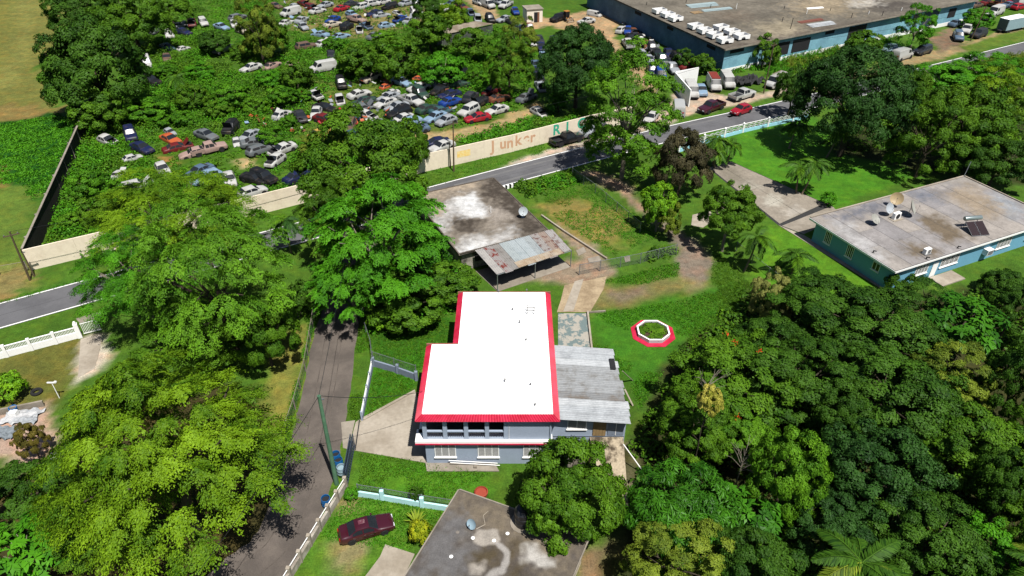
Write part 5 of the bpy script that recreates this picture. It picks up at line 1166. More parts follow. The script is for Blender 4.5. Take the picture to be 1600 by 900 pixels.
# the breaker's yard: x, y, kind, colour, front direction in the picture, label
J = [
 (346,42,'sedan','lblue',(14,4),'pale blue sedan, best lit one in the upper left rows'),(366,38,'hatch','white',(4,8),'white small car behind the pale blue sedan, upper left'),(371,27,'wagon','grey',(14,-4),'grey wagon topmost beside the yellowish tree, upper left'),
 (300,37,'pickup','darkred',(2,10),'red and rust pickup wreck nose on, upper left'),(318,36,'suv','white',(6,8),'white and dark car next to the red rusty pickup, upper left'),(287,50,'sedan','navy',(12,3),'dark blue sedan left of the red rusty pickup'),
 (265,54,'van','white',(2,10),'white van front wreck at the upper left tree edge'),(242,48,'hatch','grey',(-8,5),'grey wreck, leftmost under the upper left trees'),(278,39,'sedan','silver',(12,-3),'silver roof among rubble above the white van wreck'),
 (261,72,'sedan','teal',(12,5),'dark teal sedan half sunk in vines, upper left'),(286,73,'hatch','white',(14,-4),'white body part poking from vines beside the teal sedan'),(348,78,'pickup','grey',(-10,5),'grey pickup with empty bed under the yellowish tree'),
 (260,89,'hatch','brown',(2,8),'narrow brown wreck in vines, left side'),(229,99,'van','white',(3,10),'white stripped van shell beside the left tree'),(235,127,'suv','black',(14,3),'black car below the stripped white van shell'),(378,48,'hatch','cream',(12,4),'cream wreck right of the pale blue sedan'),
 (392,106,'sedan','white',(-14,4),'white sedan alone in the bright vines, left of centre'),(204,211,'suv','navy',(4,12),'navy car facing the camera, leftmost in the lower yard'),(222,231,'sedan','navy',(12,5),'navy sedan just below the facing navy car'),
 (168,217,'hatch','white',(10,4),'white wreck in vines left of the navy cars'),(265,203,'hatch','silver',(8,5),'silver fragment in vines above the orange wreck'),(266,215,'sedan','orange',(10,5),'orange red wreck in vines right of the navy car'),
 (277,228,'sedan','darkred',(14,-3),'dark red wreck with open roof, lower left yard'),(322,211,'sedan','grey',(12,4),'grey green sedan half hidden by a bush, lower left'),(360,201,'suv','black',(-6,8),'black wreck with missing front, lower left'),
 (389,210,'sedan','silver',(-12,6),'silver sedan with clean roof left of the tall central trees'),(369,219,'hatch','white',(2,9),'white bumper wreck below the silver sedan'),(399,223,'sedan','grey',(12,-2),'grey wreck right of the silver sedan, lower left'),
 (206,243,'hatch','white',(14,-4),'white bonnet lying in grass below the navy sedan'),(186,268,'hatch','white',(8,-6),'white fragment deep in vines near the dark wall'),(255,265,'hatch','white',(6,9),'white hatchback wreck with open tail, lower left'),
 (213,287,'wagon','white',(14,-3),'white stripped frame in vines, lowest on the left'),(304,237,'sedan','pink',(-16,3),'white and pink wreck beside bare soil, lower left'),(327,233,'pickup','pink',(14,-3),'pinkish pickup wreck touching the white and pink one'),
 (311,268,'sedan','slate',(-16,7),'steel blue sedan, rear one of the pair on the grass'),(322,277,'wagon','lblue',(-16,6),'light blue and white wagon, front one of the pair'),(359,281,'hatch','white',(3,9),'white bonnet up car right of the light blue wagon'),
 (398,279,'sedan','black',(12,3),'black wreck left of the tall central trees'),(395,300,'hatch','white',(12,-4),'white car low behind the cream wall, left of centre'),(441,233,'sedan','white',(-14,5),'white stripped sedan beside the tall central trees'),
 (408,234,'wagon','grey',(12,-4),'grey wreck immediately left of the white stripped sedan'),(430,251,'hatch','white',(-8,6),'white wreck with vine-filled cabin below the stripped sedan'),(412,278,'suv','black',(10,4),'black car in shade behind the cream wall'),(466,276,'sedan','navy',(10,-4),'dark car glimpsed through the central trees'),
 # top rows
 (454,21,'van','white',(-16,4),'white van with side windows in the top row, left'),(475,5,'sedan','darkred',(12,4),'dark red wreck at the top edge'),(487,12,'suv','darkred',(12,4),'reddish brown wreck behind the white top-row sedan'),(496,17,'sedan','white',(16,-4),'white sedan right of the top-row van'),
 (534,13,'sedan','red',(14,-4),'bright red car with open side in the top row'),(564,10,'suv','white',(-14,3),'white car with tall roof right of the bright red one'),(582,6,'suv','white',(12,-3),'second white tall car at the top edge'),
 (585,21,'sedan','navy',(-12,3),'dark blue sedan in the second top row'),(609,10,'suv','black',(-14,4),'black wreck in the top row, centre'),(520,31,'sedan','blue',(-10,4),'blue and white sedan in the second row, upper left of centre'),(520,38,'sedan','cream',(14,-3),'cream white sedan just below the blue one'),
 (542,42,'suv','black',(12,-8),'black car nose up beside the cream sedan'),(532,55,'sedan','lblue',(12,-3),'light blue roof in vines below the black car'),(550,23,'hatch','lblue',(12,4),'light blue hatchback under the white tall car'),(557,31,'pickup','pink',(14,3),'pinkish grey pickup wreck, upper centre'),
 (471,31,'sedan','silver',(12,-6),'silver wreck left of the blue and white sedan'),(474,42,'hatch','silver',(8,6),'silver hatchback facing down at the vine edge, upper centre'),(500,52,'sedan','lblue',(-12,-2),'pale blue wreck smothered in vines, upper centre'),
 (561,46,'hatch','white',(2,8),'white upright wreck in vines, upper centre'),(596,22,'sedan','silver',(14,-2),'silver roof right of the dark blue top sedan'),(620,18,'hatch','white',(10,3),'white fragment below the black top-row wreck'),(640,32,'sedan','silver',(12,-6),'silver stripped wreck by the dark shrubs, upper centre'),
 (652,8,'suv','silver',(6,8),'silver tall wreck at the top edge, centre'),(635,5,'sedan','silver',(12,-3),'silver sedan at the top edge, centre'),(648,20,'suv','white',(5,7),'white wreck below the silver tall one'),(430,8,'sedan','brown',(12,3),'brown wreck above the white top-row van'),
 (722,11,'sedan','rust',(12,3),'rust brown wreck left of the upper dirt track'),(762,8,'van','white',(14,6),'white van pointing down the upper dirt track'),(748,4,'hatch','white',(12,4),'white hatchback above the white track van'),(790,8,'pickup','white',(-12,6),'white pickup at the top near the cream hut'),(778,3,'sedan','silver',(12,4),'silver car at the top edge near the cream hut'),(705,6,'sedan','slate',(-12,2),'slate car at the top edge left of the track'),
 (746,29,'suv','silver',(3,10),'pale tall wreck above the long shed roof'),(766,30,'suv','black',(8,9),'black car at the end of the long shed'),(788,30,'sedan','silver',(-14,3),'silver sedan between the shed and the cream hut'),(812,45,'sedan','teal',(12,4),'teal wreck below the cream hut'),
 (447,34,'sedan','white',(12,-4),'white roofless wreck under the top-row van'),(462,12,'hatch','silver',(10,4),'silver hatchback tucked right of the top-row van'),(508,8,'sedan','silver',(-12,3),'silver car at the top edge above the white top-row sedan'),(550,6,'sedan','charcoal',(12,-3),'charcoal car between the bright red one and the white tall one'),(598,3,'sedan','white',(12,-3),'white car top centre right of the second white tall one'),(572,40,'sedan','slate',(10,5),'slate wreck below the pinkish grey pickup'),(604,38,'hatch','lblue',(12,-2),'light blue hatch in scrub below the silver roof'),(625,30,'sedan','blue',(-10,4),'blue wreck left of the silver stripped one'),(660,22,'sedan','white',(10,-5),'white sedan right of the white wreck, upper centre'),(690,14,'pickup','white',(12,4),'white pickup left of the rust brown wreck'),(735,18,'sedan','slate',(8,8),'slate wreck beside the upper dirt track'),(805,18,'hatch','blue',(6,8),'blue hatch next to the cream hut'),(800,34,'sedan','charcoal',(10,5),'charcoal wreck in scrub below the cream hut'),(505,66,'hatch','white',(10,-4),'white shell right of the rusted tall roof'),(586,56,'sedan','grey',(12,-4),'grey wreck in the scrub above the shed end'),
 # centre
 (478,71,'suv','brown',(14,-3),'rusted tall car showing only its roof in vines'),(505,107,'van','white',(-16,3),'old white van with missing windows in the vines'),(517,84,'sedan','charcoal',(2,9),'charcoal wreck standing in vines above the old van'),(424,101,'sedan','pink',(14,-6),'pinkish wreck in vines left of the old van'),
 (456,96,'hatch','pink',(8,-3),'small pink fragment in vines near the old van'),(533,131,'suv','black',(5,12),'black car nose down alone on the grass, centre'),(579,122,'suv','cream',(-10,4),'cream stripped shell at the vine edge, centre'),(603,132,'hatch','orange',(10,-4),'orange red body parts heap, centre'),
 (627,128,'sedan','lblue',(12,4),'light blue sedan right of the orange parts'),(655,120,'hatch','orange',(10,0),'small orange panel in the scrub above the white sedans'),(677,118,'sedan','navy',(12,-5),'dark blue wreck in scrub, upper right of centre'),(654,137,'sedan','white',(-16,4),'white sedan with open door, rear of the central pair'),
 (681,131,'sedan','silver',(14,4),'silver sedan with raised bonnet right of the white pair'),(686,141,'sedan','black',(-12,6),'black sedan below the raised-bonnet silver one'),(712,132,'pickup','green',(14,-2),'dark green pickup at the shrub edge'),(717,118,'suv','black',(12,-4),'black and silver wreck above the green pickup'),
 (657,146,'suv','green',(10,8),'grey green car in front of the white open-door sedan'),(702,148,'sedan','navy',(-12,3),'navy sedan squeezed behind the bright blue one'),(704,159,'sedan','blue',(16,-5),'bright blue sedan in the right half of the yard'),(735,153,'suv','charcoal',(8,-8),'charcoal car behind the white tall car, right half'),
 (750,160,'sedan','black',(-12,5),'black wreck right of the charcoal car'),(611,144,'sedan','white',(-14,3),'white sedan below the orange parts heap'),(561,147,'sedan','white',(14,-4),'white wreck with dark openings left of the orange parts'),(492,149,'sedan','white',(12,7),'white wreck with a lifted bonnet, left of centre'),
 (531,154,'hatch','white',(3,10),'white and pink upright wreck below the lone black car'),(507,166,'sedan','black',(12,2),'black sedan under a bush, left of centre'),(568,156,'sedan','green',(-12,3),'greenish wreck in the middle of the bushes'),(567,166,'wagon','grey',(14,-3),'grey wagon wreck in the middle of the bushes'),
 (573,178,'hatch','white',(12,3),'white wreck with torn roof below the grey wagon'),(602,161,'sedan','white',(-14,5),'white sedan facing left behind the diagonal row'),(607,152,'sedan','silver',(-12,4),'silver sedan tucked behind the white one facing left'),(643,158,'pickup','white',(14,5),'white pickup cab right of the diagonal row'),
 (620,167,'sedan','silver',(-14,4),'silver sedan, rearmost of the diagonal row'),(624,177,'suv','black',(-15,5),'black car, second of the diagonal row'),(629,186,'sedan','white',(-16,5),'white sedan, third of the diagonal row'),(640,191,'sedan','lblue',(-16,5),'light blue sedan, fourth of the diagonal row'),(650,202,'sedan','slate',(-17,3),'steel blue sedan, front of the diagonal row by the dirt track'),
 (680,183,'sedan','lblue',(-13,5),'pale blue sedan with dark windows behind the black and white hatchback'),(697,189,'hatch','silver',(-11,4),'black and silver hatchback on the grass by the dirt track'),(732,174,'suv','white',(-14,7),'white tall car just behind the bright red sedan'),(746,184,'sedan','red',(-17,3),'bright red sedan on the dirt track'),(776,172,'sedan','white',(-16,5),'clean white sedan right of the bright red one'),
 (780,154,'sedan','rust',(12,-3),'rusty wreck above the clean white sedan'),(768,143,'hatch','darkred',(-10,4),'dark red wreck at the shrub edge, right half'),(668,170,'sedan','green',(12,-4),'dark green wreck in grass left of the bright blue sedan'),(690,172,'sedan','teal',(14,-3),'teal wreck below the bright blue sedan'),
 (494,177,'hatch','white',(-4,10),'white hatchback with open tail, lower left of centre'),(508,186,'sedan','darkred',(12,3),'faded red wreck beside the open white hatchback'),(470,182,'sedan','charcoal',(6,9),'charcoal sedan facing down in the bushes'),(441,177,'hatch','white',(10,-5),'white roof just showing in bushes, left of the charcoal sedan'),
 (517,196,'sedan','green',(-14,3),'green and white wreck under a bush, lower centre'),(547,199,'suv','brown',(-4,10),'brown tall wreck, left of the brown pair'),(575,202,'wagon','brown',(5,10),'brown wagon, right of the brown pair'),(556,208,'hatch','teal',(10,-3),'teal car between the two brown wrecks'),(601,198,'sedan','lblue',(-12,5),'light blue sedan left of the diagonal row front'),
 (502,207,'sedan','yellow',(12,-4),'yellow orange wreck in bushes above the central trees'),(681,223,'sedan','navy',(-14,2),'navy sedan behind the lettered wall'),(690,229,'sedan','white',(-14,5),'white sedan right behind the lettered wall'),(538,185,'sedan','grey',(12,-3),'grey wreck above the brown pair'),(588,187,'hatch','silver',(12,-4),'silver fragment left of the white third car'),
 # right column and warehouse side
 (827,42,'pickup','rust',(4,10),'rusty-roofed pickup at the top of the right-hand column'),(843,62,'sedan','charcoal',(5,9),'charcoal sedan in the right-hand column below the rusty pickup'),(866,63,'sedan','navy',(4,10),'dark car with a white nose left of the big dark tree'),(846,73,'sedan','navy',(4,10),'navy sedan in the middle of the right-hand column'),
 (850,88,'sedan','lblue',(4,10),'white and blue car in the right-hand column by the dark tree'),(828,69,'hatch','white',(10,4),'white bonnet beside the right-hand column'),(838,102,'sedan','slate',(4,10),'slate sedan in the right-hand column'),(839,112,'sedan','navy',(4,10),'navy sedan near the foot of the right-hand column'),
 (843,122,'sedan','black',(5,9),'black sedan last but one in the right-hand column'),(845,134,'sedan','silver',(6,9),'silver wreck at the foot of the right-hand column'),(823,153,'sedan','grey',(14,-6),'grey stripped wreck left of the dark tree trunk'),(842,174,'hatch','white',(10,6),'white frame wreck at the end of the dirt track'),
 (872,29,'suv','black',(-14,4),'black car left of the orange loader'),(916,33,'sedan','white',(-17,3),'white sedan in the upper dirt lot'),(929,21,'van','white',(16,3),'white panel van behind the white sedan in the dirt lot'),(934,7,'sedan','navy',(-14,2),'dark blue car at the top behind the white panel van'),(960,7,'suv','lblue',(-10,5),'white and blue car at the top beside the warehouse'),
 (945,3,'sedan','silver',(12,2),'silver car at the top edge above the dirt lot'),
 (981,69,'pickup','white',(-8,-10),'white pickup, outermost in the row beside the warehouse'),(972,47,'hatch','white',(10,-5),'white and yellow wreck by the warehouse corner'),(981,48,'hatch','blue',(-2,10),'blue and white upturned front by the warehouse wall'),(1000,64,'suv','black',(6,10),'black car against the warehouse wall'),(1019,76,'suv','charcoal',(7,10),'charcoal car behind the white wagon by the warehouse'),
 (1004,84,'wagon','silver',(7,11),'white wagon with roof rails beside the warehouse'),(1034,93,'pickup','green',(6,10),'dark green pickup beside the warehouse wall'),(1045,83,'sedan','navy',(6,10),'navy car tight against the warehouse wall'),(1032,118,'van','blue',(4,12),'bright blue van behind the tall roadside tree'),(1019,111,'suv','navy',(5,10),'dark blue car left of the bright blue van'),
 (986,58,'sedan','black',(7,9),'black wreck stacked behind the outermost white pickup by the warehouse'),(1010,70,'sedan','rust',(6,10),'burnt rusty wreck in the dense row beside the warehouse'),(1027,84,'sedan','black',(7,10),'black car wedged beside the white wagon near the warehouse'),(1014,94,'hatch','silver',(7,10),'silver car nose below the white wagon by the warehouse'),(1042,96,'sedan','charcoal',(6,10),'charcoal wreck below the navy car at the warehouse wall'),(1058,92,'suv','black',(8,8),'black car in the shade of the warehouse wall'),(990,49,'sedan','rust',(8,8),'rusty wreck close to the rear of the warehouse side'),
 (1050,107,'pickup','silver',(8,8),'grey pickup bed behind the white gate wall'),(1075,104,'sedan','darkred',(12,-3),'dark red wreck in shrubs behind the white gate wall'),(1017,184,'sedan','white',(-8,10),'white car glimpsed through the tall roadside tree'),(993,56,'sedan','charcoal',(6,9),'charcoal wreck between the white pickup and the warehouse'),
]
jr = random.Random(21)
for x, y, k, c, dv, l in J:
    bare = jr.random() < .35
    wreck = any(w in l for w in ('wreck', 'stripped', 'fragment', 'shell'))
    vehicle(x, y, k, c, dv, l, True, wheels=not (wreck and bare), tilt=(jr.uniform(-5, 5), jr.uniform(-4, 4)) if wreck else (jr.uniform(-1, 1),)*2, sink=.34 if any(w in l for w in ('fragment', 'bonnet lying', 'body part', 'bumper', 'frame', 'panel', 'roof', 'smothered', 'upright', 'in vines', 'under a bush', 'in the middle of the bushes')) else .22 if (wreck and bare) else 0, open_glass=wreck, scale=.72 if any(w in l for w in ('fragment', 'bonnet lying', 'body part', 'bumper', 'panel', 'parts heap')) else 1)

    if wreck and jr.random() < .45:      # a bonnet left standing open
        t = C.objects[-1]; t = bpy.data.objects[t.name]
        while t.parent: t = t.parent
        K_ = KIND[k]; x0 = K_['ws'][0]+.1; z0 = K_['st'][3][3]; x1 = K_['st'][1][0]
        mb = MB(); hh = x1-x0; a_ = jr.uniform(.5, 1.2); w_ = K_['w']*.8
        mb.quad((x0, -w_, z0+.02), (x0+hh*math.cos(a_), -w_*.9, z0+hh*math.sin(a_)), (x0+hh*math.cos(a_), w_*.9, z0+hh*math.sin(a_)), (x0, w_, z0+.02))
        mb.quad((x0, -w_, z0-.01), (x0, w_, z0-.01), (x0+hh*math.cos(a_)+.02, w_*.9, z0+hh*math.sin(a_)-.03), (x0+hh*math.cos(a_)+.02, -w_*.9, z0+hh*math.sin(a_)-.03), m=1)
        mb.build('open_bonnet', [paint(c, COL[c]), M_dark], t)
        MB().box(((x0+x1)/2, 0, z0-.02), (hh*.9, w_*1.7, .05)).build('engine_bay', M_dark, t)
# loose body panels lying about
def scrap(name, label, colours, n_, seed, poly):
    r = random.Random(seed); q = wp(poly); lo = [min(p[i] for p in q) for i in (0, 1)]; hi = [max(p[i] for p in q) for i in (0, 1)]; mb = MB(); got = 0
    while got < n_:
        x, y = r.uniform(lo[0], hi[0]), r.uniform(lo[1], hi[1])
        if sdist(np.array([x]), np.array([y]), q)[0] < 0: continue
        got += 1; w, h = r.uniform(.4, 1.3), r.uniform(.3, .8); M_ = Euler((r.uniform(-.7, .7), r.uniform(-.7, .7), r.uniform(0, 6.28))).to_matrix(); mi = r.randrange(len(colours)); z = r.uniform(.3, .9)
        P = [M_ @ Vector((sx*w/2, sy*h/2, .08*abs(sx)))+Vector((x, y, z)) for sx, sy in ((-1, -1), (0, -1.1), (1, -1), (1, 1), (0, 1.1), (-1, 1))]
        mb.quad(P[0], P[1], P[4], P[5], m=mi); mb.quad(P[1], P[2], P[3], P[4], m=mi)
    o = mb.build(name, [paint(c, COL[c]) for c in colours]); tag(o, label, 'scrap', None, 'stuff')
scrap('scrap_panels', 'loose body panels scattered among the wrecks', ['white', 'silver', 'grey', 'rust', 'black', 'lblue', 'red', 'orange'], 190, 5, [(380,195),(480,140),(600,120),(760,130),(790,160),(640,205),(480,212)])
scrap('scrap_parts', 'scattered car parts along the warehouse side', ['white', 'charcoal', 'rust', 'black', 'grey'], 90, 6, [(968,40),(985,38),(1060,100),(1040,104),(990,76)])
scrap('far_scrap', 'scattered panels among the upper rows of wrecks', ['white', 'silver', 'rust', 'black', 'lblue'], 110, 7, [(440,0),(640,-8),(665,36),(540,58),(460,48)])
# ------------------------------------------------------------------ vegetation
def nrm(a): return a/(np.linalg.norm(a, axis=1, keepdims=True)+1e-9)
def leaves_to_mesh(name, Cn, Nn, Ax, L_, W_, tint, fold=.18):
    Ax = nrm(Ax-Nn*np.sum(Ax*Nn, 1, keepdims=True)); Bn = np.cross(Nn, Ax)
    L_ = np.asarray(L_).reshape(-1, 1)*np.ones((len(Cn), 1)); W_ = np.asarray(W_).reshape(-1, 1)*np.ones((len(Cn), 1))
    v = np.stack([Cn-Ax*L_/2, Cn+Bn*W_/2+Nn*W_*fold+Ax*L_*.05, Cn+Ax*L_/2-Nn*L_*.12, Cn-Bn*W_/2+Nn*W_*fold+Ax*L_*.05], 1).reshape(-1, 3)
    return npmesh(name, v, np.arange(len(v)).reshape(-1, 4), tint=np.repeat(tint, 4))
def rdir(r, n_): return nrm(r.normal(size=(n_, 3)))
def crown(name, seed, R, Rz, nlobe, lr, ncl, cr, nl, L_, W_, style='round', zmin=-.35, lflat=.66, reach=1.0, taper=0, fill=14, upb=.55):
    """crown centred on the origin: lobes on a dome, leaf clumps over each lobe, leaves over each clump"""
    r = np.random.RandomState(seed); up = np.array([0, 0, 1.]); D_ = []
    while len(D_) < nlobe:     # well spread lobes
        c = rdir(r, 24); c = c[c[:, 2] > zmin]
        D_.append(c[np.argmin(np.max(c@np.array(D_).T, 1))] if D_ else c[0])
    D_ = np.array(D_); lrad = lr*(.6+.75*r.rand(nlobe)); ax = np.array([R, R, Rz])
    ctr = D_*((1-lrad*.75)*(.82+.3*r.rand(nlobe)*reach))[:, None]*ax
    li = np.repeat(np.arange(nlobe), np.maximum(4, (ncl*(lrad/lr)**2).astype(int))); k = len(li)
    v = rdir(r, k); hm = nrm(D_*.7+up*upb)[li]; s = np.sum(v*hm, 1); v = np.where((s < -.25)[:, None], v-2*s[:, None]*hm, v)
    stray = np.where(r.rand(k) < .07, 1+.35*r.rand(k), 1.); cp = ctr[li]+v*(lrad[li]*(.5+.6*r.rand(k))*stray)[:, None]*np.array([R, R, R*lflat])
    nf = k//fill; cp = np.vstack([cp, rdir(r, nf)*ax*(.2+.45*r.rand(nf))[:, None]]); v = np.vstack([v, rdir(r, nf)]); k = len(cp)
    lt = np.concatenate([r.rand(nlobe)[li], r.rand(nf)])
    outw = nrm(v*.8+nrm(cp/ax)*.5+up*.15); cs_ = cr*(.5+r.rand(k)); ct = r.rand(k)
    idx = np.repeat(np.arange(k), np.maximum(5, (nl*(cs_/cr)**1.6).astype(int))); n_ = len(idx)
    w = rdir(r, n_); hemi = nrm(outw*.8+up*.4)[idx]; s = np.sum(w*hemi, 1); w = np.where((s < -.1)[:, None], w-2*s[:, None]*hemi, w)
    if style == 'tier':
        hd = nrm(outw*np.array([1, 1, 0])+1e-4); sd_ = np.cross(up, hd); dn = hd-up*.25; q = w*(.4+.6*r.rand(n_))[:, None]
        off = dn[idx]*q[:, :1]*1.8+sd_[idx]*q[:, 1:2]*.9+up*(q[:, 2:3]*.3-.25*(q[:, :1]**2+q[:, 1:2]**2))
        pos = cp[idx]+off*cs_[idx][:, None]; N_ = nrm(up*.5+outw[idx]*.45+w*.45+r.normal(size=(n_, 3))*.28); A_ = nrm(dn[idx]+r.normal(size=(n_, 3))*.7)
    elif style == 'star':
        h2 = nrm(w*np.array([1, 1, .5])); pos = cp[idx]+h2*cs_[idx][:, None]*(.4+.2*r.rand(n_))[:, None]; A_ = nrm(h2-up*.3); N_ = nrm(up*.9+outw[idx]*.5+r.normal(size=(n_, 3))*.2)
    elif style == 'hang':
        pos = cp[idx]+w*cs_[idx][:, None]*(.5+.5*r.rand(n_))[:, None]; A_ = nrm(w*np.array([1, 1, .3])-up*.7+r.normal(size=(n_, 3))*.3); N_ = nrm(hemi*.7+w*.5+r.normal(size=(n_, 3))*.35)
    else:
        pos = cp[idx]+w*cs_[idx][:, None]*np.array([1, 1, .8])*(.55+.45*r.rand(n_))[:, None]; N_ = nrm(w*.5+outw[idx]*.5+up*.12+r.normal(size=(n_, 3))*.3); A_ = nrm(r.normal(size=(n_, 3))-up*.35+w*.4)
    ext = np.array([np.percentile(np.hypot(pos[:, 0], pos[:, 1]), 98)]*2+[np.percentile(pos[:, 2], 99.5)]); pos = pos*(np.array([R, R, Rz])/ext)
    if taper: pos[:, :2] *= np.clip(1-taper*(.15+pos[:, 2:3]/Rz), .3, 1.04)
    f = (.65+.7*r.rand(n_))*(.75+.55*r.rand(k))[idx]; tint = np.clip(.85*(.6*lt[idx]+.4*ct[idx])+.3*(r.rand(n_)-.3), 0, 1)
    return leaves_to_mesh(name, pos, N_, A_, L_*f, W_*f, tint)
LM = dict(
 yellow=leafmat('leaf_yellow_green', S(134,172,32), S(52,102,16)), lime=leafmat('leaf_lime', S(138,190,40), S(74,136,24)), bright=leafmat('leaf_bright_green', S(96,168,32), S(48,112,20)),
 mid=leafmat('leaf_mid_green', S(102,146,34), S(50,96,20)), dark=leafmat('leaf_dark_green', S(80,122,36), S(38,78,22)), deep=leafmat('leaf_deep_green', S(62,104,44), S(30,66,28)), olive=leafmat('leaf_olive', S(140,160,56), S(78,106,34)),
 bronze=leafmat('leaf_bronze', S(104,98,76), S(54,56,42)), pale=leafmat('leaf_pale', S(176,180,110), S(128,140,74)), glossy=leafmat('leaf_glossy_green', S(78,140,36), S(34,86,20), rough=.45), rusty=leafmat('leaf_rusty', S(140,126,62), S(86,88,40)),
 croton=leafmat('leaf_croton_yellow', S(196,200,44), S(84,134,30)), vine=leafmat('leaf_vine', S(100,160,32), S(50,104,20)), fresh=leafmat('leaf_fresh', S(116,170,40), S(58,112,24)), orange=leafmat('flower_orange', S(226,92,40), S(200,70,36)), cream=leafmat('leaf_cream_yellow', S(232,220,120), S(150,160,50)))
CR = {}
def addc(k, R, Rz, me): CR.setdefault(k, []).append((R, Rz, me))
for i in range(3): addc('round', 5, 4.2, crown('round_crown', 10+i, 5, 4.2, 46, .175, 19, .46, 44, .22, .12, reach=1.3))
for i in range(1): addc('dome', 7, 6, crown('dome_crown', 20+i, 7, 6, 72, .15, 19, .55, 30, .36, .12, zmin=-.25, reach=.5))
for i in range(1): addc('tier', 8.5, 7, crown('tiered_crown', 30+i, 8.5, 7, 78, .17, 30, .5, 62, .145, .08, 'tier', zmin=-.25, lflat=.17, reach=.9, taper=.42, upb=1.6))
for i in range(2): addc('spread', 8.5, 7, crown('spreading_crown', 35+i, 8.5, 7, 64, .175, 26, .55, 50, .175, .085, 'tier', zmin=-.25, lflat=.34, reach=1.2, upb=1.0))
for i in range(2): addc('feather', 6, 5, crown('feathery_crown', 40+i, 6, 5, 48, .168, 20, .5, 58, .26, .08, 'tier', zmin=-.4, lflat=.36, reach=1.2, upb=1.2))
for i in range(2): addc('fine', 5, 5.5, crown('fine_crown', 50+i, 5, 5.5, 42, .17, 20, .42, 34, .22, .10, zmin=-.6, lflat=.55, reach=1.4, upb=1.0))
for i in range(1): addc('tall', 5, 7.5, crown('tall_crown', 55+i, 5, 7.5, 56, .22, 20, .42, 38, .21, .10, zmin=-.7, lflat=.6, reach=1.2, upb=.9)); addc('hang', 5, 4, crown('hanging_crown', 60+i, 5, 4, 36, .22, 20, .55, 32, .46, .09, 'hang', zmin=-.35))
for i in range(2): addc('star', 3.5, 3, crown('star_crown', 70+i, 3.5, 3, 16, .34, 8, .8, 13, .7, .26, 'star', zmin=-.2))
for i in range(4): addc('bush', 1.5, 1.2, crown('bush_crown', 80+i, 1.5, 1.2, 13, .38, 7, .32, 26, .20, .11, zmin=-.3))
for i in range(3): addc('loose', 3, 2.6, crown('loose_crown', 90+i, 3, 2.6, 28, .21, 14, .38, 30, .24, .13, zmin=-.4, reach=1.5))
tcount = {}
def trunk_mesh(h, top, r0, seed, limbs=6, spread=2.5, rise=.5):
    r = random.Random(seed); mb = MB(); pts = [Vector((0, 0, -.2))]
    for i in range(1, 5): pts.append(Vector((r.uniform(-.2, .2)*i*.4, r.uniform(-.2, .2)*i*.4, h*i/4)))
    mb.path(pts, r0, r0*.6, 8)
    for i in range(limbs):
        a = 2*math.pi*(i+r.random()*.6)/limbs; s = pts[3].lerp(pts[4], r.random()); L_ = spread*r.uniform(.7, 1.1)
        m1 = s+Vector((math.cos(a)*L_*.45, math.sin(a)*L_*.45, top*rise*.5)); m2 = s+Vector((math.cos(a+.2)*L_, math.sin(a+.2)*L_, top*rise*r.uniform(.6, 1.2)))
        mb.path([s, m1, m2], r0*.45, r0*.12, 6); mb.path([m1, m1+Vector((math.cos(a-.6)*L_*.5, math.sin(a-.6)*L_*.5, top*rise*.5))], r0*.22, r0*.06, 5)
    return mb
def tree(kind, mat_, cx, cy, rw, rh, label, lift=1.0, cat='tree', name=None, bark=None, group=None, rot=None, var=None, zc=None, limbs=6, base=None):
    z = 5.0
    for _ in range(8):
        p = U(cx, cy, z); s = ppm(p); rx = rw/s; dep = math.atan2(CAMH-z, p.y)
        rz = math.sqrt(max((rh/s)**2-(rx*math.sin(dep))**2, (.42*rx)**2))/math.cos(dep); rz = min(rz, rx*1.5)
        z = zc if zc is not None else rz*.8+lift
    if base:
        p = U(*base); k_ = (450-cy)/FPX; z = CAMH-p.y*(SP-k_*CP)/(CP+k_*SP) if True else z; p = Vector((U(cx, cy, z).x*.5+p.x*.5, p.y, z)); s = ppm(p); rx = rw/s; dep = math.atan2(CAMH-z, p.y)
        rz = math.sqrt(max((rh/s)**2-(rx*math.sin(dep))**2, (.42*rx)**2))/math.cos(dep)
    else: p = U(cx, cy, z)
    lst = CR[kind]; i = tcount.get(kind, 0); tcount[kind] = i+1; R, Rz, me = lst[(i if var is None else var) % len(lst)]
    r = random.Random(int(cx*7+cy*13)); nm = name or ('tree' if cat == 'tree' else cat)
    t = thing(nm, label, cat, (p.x, p.y, 0), 0, group)
    c = obj('crown', me, t, (0, 0, z)); c.scale = (rx/R, rx/R*r.uniform(.92, 1.08), rz/Rz); c.rotation_euler = (0, 0, r.uniform(0, 6.28) if rot is None else rot)
    if not me.materials: me.materials.append(LM['mid'])
    recolor(c, [LM[mat_]])
    th = max(.3, z-.25*rz)
    trunk_mesh(th, rz, max(.07, min(.5, rx*.055)), int(cx+cy), limbs, rx*.72, .75).build('trunk', bark or M_bark, t)
    return t
WD = 'trees of the wood on the right'; YD = 'bushes and trees in the breaker yard'
